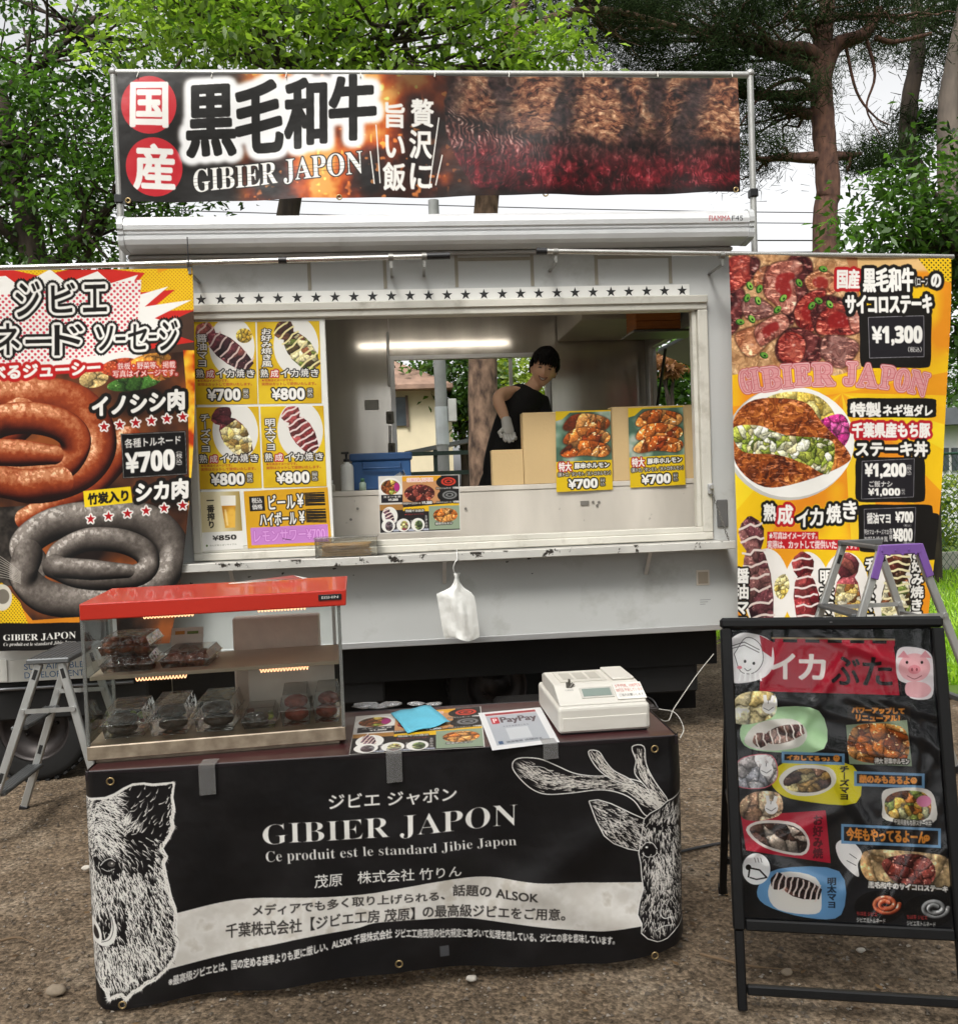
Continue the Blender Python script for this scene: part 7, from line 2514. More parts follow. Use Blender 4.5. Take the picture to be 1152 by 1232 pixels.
# papers in the case
for lx, ly, z, w, h, lab, cl in ((0.45, SDp - 0.05, z0 + 0.095, 0.28, 0.06, 'white folded paper propped behind the packs of the lower shelf', '#d6d2cc'), (0.21, SDp - 0.04, z1 + 0.035, 0.10, 0.045, 'small white card with coloured stamps behind the packs of the upper shelf', '#d8d6ce')):
    mb = MB()
    mb.box(0, w, -0.05, -0.048, 0, h, M=Matrix.Rotation(radians(-24), 4, 'X'))
    mb.box(0, w, -0.047, -0.0455, -z + 0.001 + (z0 if z < 0.2 else z1), h * 0.98, M=Matrix.Rotation(radians(2), 4, 'X'))
    if 'coloured' in lab:
        mb.box(0.012, 0.042, -0.052, -0.0505, h * 0.3, h * 0.75, mi=1, M=Matrix.Rotation(radians(-24), 4, 'X'))
        mb.box(0.05, 0.085, -0.052, -0.0505, h * 0.3, h * 0.7, mi=2, M=Matrix.Rotation(radians(-24), 4, 'X'))
    mb.v = [tuple(M @ Vector((lx + x, ly + y, z + zz))) for x, y, zz in mb.v]
    solo(mb, 'paper_card', [mat('paper_' + cl[1:], cl, 0.7), mat('stamp_orange', '#c08a3a', 0.6), mat('stamp_green', '#6a8a4a', 0.6)], lab, 'paper', tuple(M @ Vector((lx + w / 2, ly - 0.04, z0 if z < 0.2 else z1))))
# cream box standing behind the showcase, seen through its glass
q0, q1 = at(282, 742, -1.62), at(386, 780, -1.62)
mb = MB().box(q0[0], q1[0], -1.665, -1.61, TZ + 0.001, q0[2], 0.004)
for k in range(6):
    mb.box(q0[0] + 0.01 + k * 0.04, q0[0] + 0.0105 + k * 0.04, -1.6553, -1.655, TZ + 0.12, q0[2] - 0.01)
solo(mb, 'carton', mat('carton_cream', '#e2d2c6', 0.8, var=0.1, scale=12, bump=0.2), 'cream coloured carton standing behind the showcase', 'box', ((q0[0] + q1[0]) / 2, -1.6275, TZ + 0.001))

# ------------------------------------------------------------------ cash register
fl, fr_ = atz(672, 886, TZ), atz(785, 881, TZ)
rg_ = thing('cash_register', 'white electronic cash register with a grey display at the right end of the table', 'cash register', (fl[0], fl[1], TZ + 0.0005), radians(0.8))
RW, RD_ = float(fr_[0] - fl[0]), 0.375
OFFW = mat('register_white', '#cfcbc2', 0.42, var=0.03, scale=4)
MB().box(0, RW, 0, RD_, 0.004, 0.088, 0.012, seg=3).build('drawer_case', OFFW, rg_)
MB().box(0.012, RW - 0.012, -0.0035, -0.0002, 0.012, 0.055, 0.003).build('drawer', OFFW, rg_)
m = MB()
M2 = Matrix(((0, 0, 1, 0.008), (1, 0, 0, 0), (0, 1, 0, 0), (0, 0, 0, 1)))
m.prism([(0.012, 0.0885), (0.335, 0.0885), (0.335, 0.122), (0.30, 0.134), (0.115, 0.134), (0.100, 0.130), (0.016, 0.094)], RW - 0.016, M2)
body = m.build('housing', OFFW, rg_)
bv = body.modifiers.new('edge', 'BEVEL')
bv.width = 0.008
bv.segments = 3
# front panel slope: from (0.006,0.0885) to (0.030,0.150)
sl = Vector((0, 0.084, 0.036)).normalized()
nn = Vector((0, -0.036, 0.084)).normalized()
Mp = lambda x, t, off=0.002: Vector((x, 0.016, 0.094)) + sl * t + nn * off


def plate(name, x0, x1, t0, t1, m_, parent, off=0.002, th=0.003):
    vs = [Mp(x0, t0, off), Mp(x1, t0, off), Mp(x1, t1, off), Mp(x0, t1, off)]
    bk_ = [v - nn * th for v in vs]
    return MB().add(vs + bk_, [(0, 1, 2, 3), (0, 4, 5, 1), (1, 5, 6, 2), (2, 6, 7, 3), (3, 7, 4, 0), (7, 6, 5, 4)]).build(name, m_, parent)


dp = plate('display_bezel', 0.085, 0.190, 0.022, 0.076, mat('bezel', '#b9b6ae', 0.4), rg_, 0.0025)
plate('screen', 0.092, 0.183, 0.030, 0.068, mat('lcd', '#7d8a82', 0.15, var=0.05), dp, 0.0035)
nt_ = plate('note', 0.195, 0.288, 0.004, 0.088, mat('note_white', '#dcd9d2', 0.7), rg_, 0.0045)


def slope_text(t, x0, x1, t0, t1, m_, parent, off):
    T = text_tris(t)
    lo, hi = T.reshape(-1, 2).min(0), T.reshape(-1, 2).max(0)
    Q = (T - lo) / (hi - lo)
    vs = [Mp(x0 + (x1 - x0) * q[0], t0 + (t1 - t0) * q[1], off) for q in Q.reshape(-1, 2)]
    return MB().add(vs, [(3 * i, 3 * i + 1, 3 * i + 2) for i in range(len(T))]).build('lettering', m_, parent)


slope_text('5千円札 100円玉', 0.202, 0.286, 0.062, 0.080, mat('pen_red', '#c0452e', 0.6), nt_, 0.0052)
slope_text('50円玉 不足しています', 0.200, 0.286, 0.040, 0.056, mat('pen_red', '#c0452e', 0.6), nt_, 0.0052)
slope_text('ご協力お願いします', 0.204, 0.282, 0.016, 0.030, mat('pen_dark', '#3a3434', 0.6), nt_, 0.0052)
slope_text('CASIO', 0.040, 0.066, 0.066, 0.073, mat('pen_grey', '#6a6a6a', 0.6), rg_, 0.0006)
MB().box(0.035, 0.19, 0.135, 0.28, 0.1342, 0.1375, 0.001).build('keyboard_cover', mat('keys_cream', '#c6c2b8', 0.5), rg_)
for i in range(3):
    MB().box(0.05 + i * 0.045, 0.085 + i * 0.045, 0.16, 0.25, 0.1376, 0.1385).build('key_label', mat('key_label', '#aeaaa0', 0.5), rg_)
MB().box(0.205, RW - 0.014, 0.125, 0.30, 0.1342, 0.1425, 0.004, seg=2).build('printer_cover', OFFW, rg_)
m = MB()
for k, (x, r) in enumerate(((0.022, 0.0), (0.028, 0.6))):
    m.cyl((x + 0.03, 0.095, 0.126), (sin(r), 0.1, 0.6), 0.006, 0.018, 10)
m.box(0.054, 0.060, 0.090, 0.103, 0.138, 0.154, 0.001)
m.build('drawer_key', mat('key_steel', '#6b6862', 0.3, 0.8), rg_)
MB().box(0.01, RW - 0.01, 0.01, RD_ - 0.01, 0, 0.0038).build('foot', PLBK, rg_)
m = MB()
m.tube(smooth_path([(0.25, RD_ - 0.01, 0.03), (0.30, RD_ + 0.02, 0.01), (0.36, RD_ + 0.03, 0.01), (0.40, RD_ - 0.02, 0.006), (0.415, RD_ - 0.05, -0.02)], 6), 0.003, 6)
m.build('power_cord', PLBK, rg_)

# cyan cloth on the flat menu sheet
q = [atz(470, 858, TZ + 0.008), atz(517, 848, TZ + 0.010), atz(542, 870, TZ + 0.009), atz(490, 882, TZ + 0.008)]
mb = MB()
n_ = 9
for j in range(n_):
    for i in range(n_):
        u_, v_ = i / (n_ - 1), j / (n_ - 1)
        p = (q[0] * (1 - u_) + q[1] * u_) * (1 - v_) + (q[3] * (1 - u_) + q[2] * u_) * v_
        mb.v.append((p[0], p[1], TZ + 0.0065 + 0.004 * sin(u_ * 6 + v_ * 3) ** 2 + (0.006 if (v_ > 0.9 and u_ > 0.8) else 0)))
mb.add([], [])
mb.f = [(j * n_ + i, j * n_ + i + 1, (j + 1) * n_ + i + 1, (j + 1) * n_ + i) for j in range(n_ - 1) for i in range(n_ - 1)]
mb.m, mb.s = [0] * len(mb.f), [True] * len(mb.f)
co = solo(mb, 'cleaning_cloth', mat('cloth_cyan', '#5fb4cc', 0.85, var=0.08, scale=10, bump=0.4, bscale=150), 'light blue cleaning cloth lying on the flat menu sheet', 'cloth', tuple((q[0] + q[2]) / 2))
so_ = co.modifiers.new('thick', 'SOLIDIFY')
so_.thickness = 0.002
# crumpled clear bag behind the menu sheet
mb = MB()
for px, py, r in ((440, 852, 0.03), (470, 850, 0.025), (500, 849, 0.02), (522, 849, 0.018), (455, 853, 0.022)):
    p = atz(px, py, TZ)
    mb.ball((p[0], p[1], TZ + r * 0.35), r, 2, 0, (1.6, 0.8, 0.35), 0.18)
solo(mb, 'plastic_wrap', film_mat('wrap_film', '#ffffff', 1.2, 0.12, 0.22, '#e0e0e0', 0.8, 60), 'crumpled clear plastic wrap behind the flat menu sheet', 'plastic wrap', (atz(470, 851, TZ)[0], atz(470, 851, TZ)[1], TZ))

# ------------------------------------------------------------------ plastic carrier bag hanging under the shelf
bg_ = thing('plastic_bag', 'white plastic carrier bag hung from a wire hook under the serving shelf', 'bag', (-0.144, -0.20, 1.12))
BAGM = film_mat('bag_white', '#f2f2f0', 0.4, 0.35, 0.66, '#eeeeea', 0.4, 20)
_ = [(-0.018, 1.030), (-0.012, 1.015), (-0.045, 0.960), (-0.100, 0.905), (-0.080, 0.720), (-0.055, 0.690), (0.0, 0.705), (0.060, 0.712), (0.105, 0.715), (0.098, 0.830), (0.085, 0.905), (0.030, 0.945), (0.010, 1.010), (0.020, 1.030)]
rows = [(1.030, -0.018, 0.020), (1.010, -0.010, 0.010), (0.985, -0.016, 0.014), (0.960, -0.034, 0.030), (0.943, -0.070, 0.050), (0.928, -0.108, 0.072), (0.905, -0.104, 0.088), (0.86, -0.098, 0.094), (0.81, -0.092, 0.099), (0.76, -0.086, 0.104), (0.715, -0.078, 0.107), (0.695, -0.068, 0.104)]
mb = MB()
nn_ = 41
rg = random.Random(12)
for side in (1, -1):
    o0 = len(mb.v)
    for r, (z, a, b_) in enumerate(rows):
        for i in range(nn_):
            t = i / (nn_ - 1)
            pf = sin(pi * t)
            fold = (0.007 * sin(t * 7 + z * 31) + 0.005 * sin(t * 11 - z * 74 + 2 * sin(z * 40)) + 0.0035 * sin(t * 23 + z * 118 + 3 * t)) * pf
            mb.v.append((-0.144 + a + (b_ - a) * t, -0.20 + side * (-(0.012 + 0.022 * min(1, r / 6)) * pf) + fold, z + (0.010 * sin(t * 7) if r == len(rows) - 1 else 0) - (0.02 * t if r >= 8 else 0) * 0.4))
    for r in range(len(rows) - 1):
        for i in range(nn_ - 1):
            k = o0 + r * nn_ + i
            mb.f.append((k, k + 1, k + nn_ + 1, k + nn_) if side == 1 else (k, k + nn_, k + nn_ + 1, k + 1))
            mb.m.append(0)
            mb.s.append(True)
mb.build('bag_body', BAGM, bg_, world=True)
hk = smooth_path([(-0.150, -0.19, 1.025), (-0.160, -0.195, 1.055), (-0.150, -0.195, 1.085), (-0.138, -0.19, 1.10), (-0.136, -0.17, 1.135), (-0.136, -0.15, 1.148), (-0.137, -0.12, 1.135)], 6)
MB().tube(hk, 0.0028, 6).build('wire_hook', mat('wire_white', '#c9c9c6', 0.4, 0.3), bg_, world=True)

# clear box of wooden sticks on the serving shelf
q0, q1 = at(380, 664, -0.10), at(454, 660, -0.10)
zb = 1.1305
bw = q1[0] - q0[0]
cb = thing('plastic_tub', 'clear plastic tub of pale wooden sticks on the left of the serving shelf', 'tub', ((q0[0] + q1[0]) / 2, -0.085, zb))
mb = MB()
for x0, x1, y0, y1, za, zb_ in ((-bw / 2, bw / 2, -0.06, -0.058, 0.002, 0.10), (-bw / 2, bw / 2, 0.058, 0.06, 0.002, 0.10), (-bw / 2, -bw / 2 + 0.002, -0.0578, 0.0578, 0.002, 0.10), (bw / 2 - 0.002, bw / 2, -0.0578, 0.0578, 0.002, 0.10), (-bw / 2, bw / 2, -0.06, 0.06, 0, 0.0018)):
    mb.box(x0, x1, y0, y1, za, zb_)
TUBM = film_mat('tub_clear', '#fbfbf8', 0.2, 0.1, 0.045, '#dcd8d0', 0.3, 20)
mb.build('tub', TUBM, cb)
mb = MB().box(-bw / 2 - 0.006, bw / 2 + 0.006, -0.066, 0.066, 0.1003, 0.108, 0.003)
mb.build('lid', TUBM, cb)
mb = MB()
rg = random.Random(2)
for i in range(46):
    y, z = rg.uniform(-0.05, 0.05), rg.uniform(0.008, 0.07)
    mb.bar((-bw / 2 + 0.03 + rg.uniform(0, 0.02), y, z), (bw / 2 - 0.03 - rg.uniform(0, 0.03), y + rg.uniform(-0.008, 0.008), z + rg.uniform(-0.006, 0.006)), 0.008, 0.006)
mb.build('sticks', mat('stick_wood', '#c9a878', 0.7, var=0.12, scale=20), cb)

# ------------------------------------------------------------------ kitchen things behind the hatch
CT = 1.4705
q0, q1 = at(420, 546, 0.50), at(497, 582, 0.50)
cl_ = thing('cooler_box', 'blue plastic cooler box behind the white pump bottle in the kitchen', 'cooler', ((q0[0] + q1[0]) / 2, 0.62, CT))
BLU = mat('cooler_blue', '#2c5688', 0.45, var=0.08)
w_ = (q1[0] - q0[0]) / 2
MB().box(-w_ + 0.01, w_ - 0.01, -0.12, 0.12, 0, q0[2] - CT - 0.045, 0.008).build('box', BLU, cl_)
MB().box(-w_, w_, -0.13, 0.13, q0[2] - CT - 0.0448, q0[2] - CT, 0.008).build('lid', mat('cooler_lid', '#2a4f7e', 0.45), cl_)
MB().tube([(-w_ * 0.6, -0.13, q0[2] - CT - 0.06), (-w_ * 0.6, -0.145, q0[2] - CT - 0.09), (w_ * 0.6, -0.145, q0[2] - CT - 0.09), (w_ * 0.6, -0.13, q0[2] - CT - 0.06)], 0.006, 8).build('handle', mat('cooler_lid', '#2a4f7e', 0.45), cl_)
q = at(418, 586, 0.42)
bt = thing('pump_bottle', 'white pump bottle with a black nozzle at the left end of the inner counter', 'bottle', (q[0], 0.42, CT))
MB().lathe([(0, 0), (0.036, 0), (0.038, 0.006), (0.038, 0.135), (0.034, 0.150), (0.016, 0.160), (0.016, 0.168), (0, 0.168)], n=24).build('bottle', mat('bottle_white', '#d9d9d4', 0.4), bt)
MB().lathe([(0.0, 0.1685), (0.018, 0.1685), (0.018, 0.184), (0.007, 0.187), (0.006, 0.212), (0.0, 0.212)], n=16).box(-0.03, 0.016, -0.009, 0.009, 0.2125, 0.226, 0.003).build('pump_head', PLBK, bt)
for k, (px, w, h, cl, nm) in enumerate([(398, 0.022, 0.045, '#b8b4a8', 'short white jar left of the pump bottle on the inner counter'), (436, 0.02, 0.05, '#9db0a0', 'small pale green bottle right of the pump bottle on the inner counter'), (461, 0.018, 0.05, '#a83222', 'red capped bottle behind the upright menu sheet')]):
    q = at(px, 580, 0.41)
    o = thing('small_bottle', nm, 'bottle', (q[0], 0.41, CT))
    MB().lathe([(0, 0), (w, 0), (w, h * 0.8), (w * 0.6, h), (0, h)], n=16).build('bottle', mat('jar%d' % k, '#c9c8c0' if k == 2 else cl, 0.3), o)
    MB().lathe([(0, h + 0.0005), (w * 0.6, h + 0.0005), (w * 0.6, h + 0.02), (0, h + 0.022)], n=16).build('cap', mat('cap%d' % k, ['#c9c9c4', '#3c6a50', '#b02a1c'][k], 0.4), o)
q = at(480, 578, 0.40)
tb_ = MB().lathe([(0.035, 0.0), (0.048, 0.085), (0.050, 0.087), (0.0495, 0.089), (0.033, 0.003), (0, 0.003)], Matrix.Translation((0, 0, 0.0)), 20)
M3 = Matrix.Translation((q[0], 0.41, CT + 0.034)) @ Matrix.Rotation(radians(68), 4, 'Y') @ Matrix.Translation((0, 0, -0.04))
tb_.v = [tuple(M3 @ Vector(p)) for p in tb_.v]
zmin = min(p[2] for p in tb_.v)
tb_.v = [(p[0], p[1], p[2] - zmin + CT) for p in tb_.v]
solo(tb_, 'clear_cup', film_mat('cup_clear', '#eef2f4', 0.8, 0.08, 0.2, '#d4dade'), 'clear plastic cup lying on its side behind the upright menu sheet', 'cup', (q[0], 0.41, CT))
CARD = mat('cardboard', '#c2a678', 0.85, var=0.06, scale=3, bump=0.15, bscale=60)


def cardboard(name, x0, x1, y0, y1, z1, lab, seed):
    o = thing(name, lab, 'cardboard box', ((x0 + x1) / 2, (y0 + y1) / 2, CT + 0.0005), group='cardboard boxes on the inner counter')
    MB().box(x0, x1, y0, y1, CT + 0.0005, z1, 0.003).build('box', CARD, o, world=True)
    MB().box(x0 + 0.003, x1 - 0.003, (y0 + y1) / 2 - 0.002, (y0 + y1) / 2 + 0.002, z1 - 0.001, z1 + 0.0012).build('flap_seam', mat('card_edge', '#8e7148', 0.9), o, world=True)


xA, xB = at(628, 500, 0.355)[0], at(735, 500, 0.355)[0]
cardboard('cardboard_box', at(592, 560, 0.355)[0], xA - 0.002, 0.358, 0.45, at(610, 541, 0.358)[2], 'low cardboard box in front of the worker, left of the tall ones', 1)
cardboard('cardboard_box', xA, xB, 0.353, 0.455, at(650, 496, 0.355)[2], 'tall cardboard box behind the left pork poster', 2)
cardboard('cardboard_box', xB + 0.003, at(836, 500, 0.355)[0], 0.358, 0.46, at(790, 488, 0.355)[2], 'tall cardboard box behind the right pork poster', 3)
# ------------------------------------------------------------------ step ladders
LAD = mat('ladder_alu', '#b3b4b2', 0.4, 0.7, var=0.1, scale=5, stretch=(4, 4, 0.4))
LADD = mat('ladder_step', '#6a6c6d', 0.5, 0.6, var=0.12, scale=8)


def ladder(label, xt, xw, y0, y1, zt, xf, xr, steps, purple=False):
    """A-frame: front stiles (with treads) splay to xf, rear stiles to xr; width runs along Y"""
    o = thing('step_ladder', label, 'step ladder', ((xf + xr) / 2, (y0 + y1) / 2, 0.0), group='aluminium step ladders')
    sp = 0.045
    for nm, xt_, xb_ in (('front_leg', xt, xf), ('rear_leg', xt + xw, xr)):
        for y, dy in ((y0, -sp), (y1, sp)):
            a, b = Vector((xt_, y, zt - 0.012)), Vector((xb_, y + dy, 0.0))
            l = MB().bar(a, b, 0.022, 0.034, (1, 0, 0.3), bev=0.004).build(nm, LAD, o, world=True)
            MB().bar(b + (a - b) * 0.03, b + Vector((0, 0, -0.002)), 0.028, 0.040, (1, 0, 0.3), bev=0.004).build('foot', PLBK, l, world=True)
            hs_ = MB()
            for t in (0.06, 0.62):
                c_ = a.lerp(b, t)
                d = (b - a).normalized()
                hs_.bar(c_ - d * 0.022 + Vector((0, -0.0125 if dy < 0 else -0.0125, 0)), c_ + d * 0.022 + Vector((0, -0.0125, 0)), 0.0015, 0.015, (1, 0, 0.3))
            build_each(hs_, 'slot', mat('slot_dark', '#161616', 0.8), l)
    # platform, or narrow end caps on the taller one
    if purple:
        for y in (y0, y1):
            MB().box(xt - 0.022, xt + xw + 0.022, y - 0.014, y + 0.014, zt - 0.02, zt + 0.008, 0.004).build('top_cap', LADD, o, world=True)
        MB().box(xt - 0.02, xt + 0.02, y0 + 0.0145, y1 - 0.0145, zt - 0.012, zt + 0.004, 0.003).build('top_step', LADD, o, world=True)
    m = MB() if purple else MB().box(xt - 0.045, xt + xw + 0.045, y0 - 0.03, y1 + 0.03, zt - 0.012, zt + 0.012, 0.005)
    for k in range(0 if purple else 8):
        x = xt - 0.03 + (xw + 0.06) * k / 7
        m.box(x - 0.003, x + 0.003, y0 - 0.025, y1 + 0.025, zt + 0.0121, zt + 0.0145)
    if not purple:
        m.build('platform', LADD, o, world=True)
    for t in steps:
        x = xt + (xf - xt) * t
        z = (zt - 0.012) * (1 - t)
        yy0, yy1 = y0 - sp * t + 0.013, y1 + sp * t - 0.013
        s = MB().box(x - 0.035, x + 0.035, yy0, yy1, z - 0.008, z + 0.008, 0.003)
        for k in range(5):
            s.box(x - 0.028 + 0.014 * k - 0.002, x - 0.028 + 0.014 * k + 0.002, yy0 + 0.004, yy1 - 0.004, z + 0.0081, z + 0.010)
        s.build('tread', LADD, o, world=True)
    for t in ((0.55,) if not purple else (0.30, 0.62)):
        x = xt + xw + (xr - xt - xw) * t
        z = (zt - 0.012) * (1 - t)
        MB().bar((x, y0 - sp * t + 0.013, z), (x, y1 + sp * t - 0.013, z), 0.02, 0.03, (1, 0, 0)).build('rear_brace', LADD, o, world=True)
    for y, dy in ((y0, -sp), (y1, sp)):
        t = 0.26
        a = Vector((xt + (xf - xt) * t, y + dy * t - 0.016, (zt - 0.012) * (1 - t)))
        b = Vector((xt + xw + (xr - xt - xw) * t, y + dy * t - 0.016, (zt - 0.012) * (1 - t)))
        m = MB().bar(a, b, 0.004, 0.020, (0, 0, 1))
        for q in (a, b, (a + b) / 2):
            m.cyl(q + Vector((0, -0.006, 0)), (0, 1, 0), 0.011, 0.010, 12)
        m.build('spreader', LAD, o, world=True)
    if purple:
        PUR = mat('purple_plastic', '#6d4a90', 0.5, var=0.08)
        for y in (y0,):
            m = MB()
            for xa, xb in ((xt, xf), (xt + xw, xr)):
                t1 = 0.11
                pa = Vector((xa, y - 0.017, zt + 0.004))
                pb = Vector((xa + (xb - xa) * t1, y - 0.017 - 0.006, (zt - 0.012) * (1 - t1)))
                m.bar(pa, pb, 0.008, 0.036, (1, 0, 0.3), bev=0.003)
            m.box(xt - 0.01, xt + xw + 0.01, y - 0.024, y - 0.010, zt - 0.035, zt + 0.010, 0.004)
            for k in range(6):
                m.cyl((xt - 0.005 + 0.03 * k, y - 0.022, zt - 0.015 - 0.02 * (k % 2)), (0, -1, 0), 0.005, 0.005, 8)
            m.build('hinge_cover', PUR, o, world=True)
    return o


ladder('short silver step stool standing left of the showcase under the left banner', -2.005, 0.09, -0.76, -0.40, 0.79, -2.28, -1.72, (0.36, 0.72))
ladder('taller silver step ladder with purple hinge covers behind the sign board', 1.660, 0.165, -1.05, -0.72, 1.150, 1.255, 2.235, (0.25, 0.5, 0.75), True)

# ------------------------------------------------------------------ A-frame sign board
AA, TH = 0.258, 0.183
DV = Vector((cos(AA), -sin(AA), 0))
NB = Vector((sin(AA), cos(AA), 0))
UP = NB * sin(TH) + Vector((0, 0, 1)) * cos(TH)
NF = DV.cross(UP) * 1.0                                   # outward normal, toward the viewer
if NF.y > 0:
    NF = -NF
F0 = Vector((0.469, -2.381, 0.0))
BW, BL = 0.612, 1.084
ab = thing('sign_board', 'black A frame menu board with a red squid and pig banner standing on the gravel', 'sign board', tuple(F0 + DV * BW / 2 + NB * 0.2), 0)
BLK = mat('board_black', '#0e0e0f', 0.42, var=0.2, spec=0.3)
Pp = lambda a, l, off=0.0: F0 + DV * a + UP * l + NF * off
PB = 0.212


def abar(p, q, w, h, name='frame', m=BLK, parent=None, bev=0.004):
    return MB().bar(p, q, w, h, NF, bev=bev).build(name, m, parent or ab, world=True)


for a in (0.016, BW - 0.016):
    abar(Pp(a, 0.0), Pp(a, PB + 0.004), 0.026, 0.026, 'front_leg')
    abar(Pp(a, PB + 0.0045, 0.006), Pp(a, BL - 0.0305, 0.006), 0.032, 0.030, 'side_rail')
abar(Pp(0.0, BL - 0.014, 0.006), Pp(BW, BL - 0.014, 0.006), 0.032, 0.030, 'top_rail', bev=0.008)
abar(Pp(0.033, PB + 0.018, 0.006), Pp(BW - 0.033, PB + 0.018, 0.006), 0.030, 0.028, 'bottom_rail')
abar(Pp(0.03, 0.055), Pp(BW - 0.03, 0.055), 0.026, 0.022, 'stretcher')
MB().bar(Pp(BW / 2, PB + 0.036, -0.004), Pp(BW / 2, BL - 0.032, -0.004), BW - 0.066, 0.004, NF).build('back_panel', mat('board_back', '#1b1b1c', 0.6), ab, world=True)
RB_ = [Pp(a, BL - 0.05, -0.012) for a in (0.03, BW - 0.03)]
RF = [Vector((p.x + NB.x * 0.50, p.y + NB.y * 0.50, 0)) for p in RB_]
for p, q in zip(RB_, RF):
    l = MB().bar(p, q, 0.024, 0.024, tuple(DV), bev=0.003).build('rear_leg', BLK, ab, world=True)
    MB().bar(q + Vector((0, 0, 0.03)), q + Vector((0, 0, -0.001)), 0.03, 0.03, tuple(DV)).build('foot', PLBK, l, world=True)
MB().bar(RB_[0].lerp(RF[0], 0.85), RB_[1].lerp(RF[1], 0.85), 0.02, 0.02).build('stretcher', BLK, ab, world=True)
for k in range(2):
    a = Pp(0.016 if k == 0 else BW - 0.016, 0.45, -0.016)
    b = RB_[k].lerp(RF[k], 0.55)
    MB().bar(a, b, 0.004, 0.016).build('stay', mat('stay_steel', '#6f6f70', 0.4, 0.8), ab, world=True)
MB().box(0, 0.012, 0, 0.012, 0, 0.004, 0.001, M=Matrix.Translation(Pp(BW * 0.5, BL - 0.016, 0.0225))).build('stud', mat('stay_steel', '#6f6f70', 0.4, 0.8), ab, world=True)


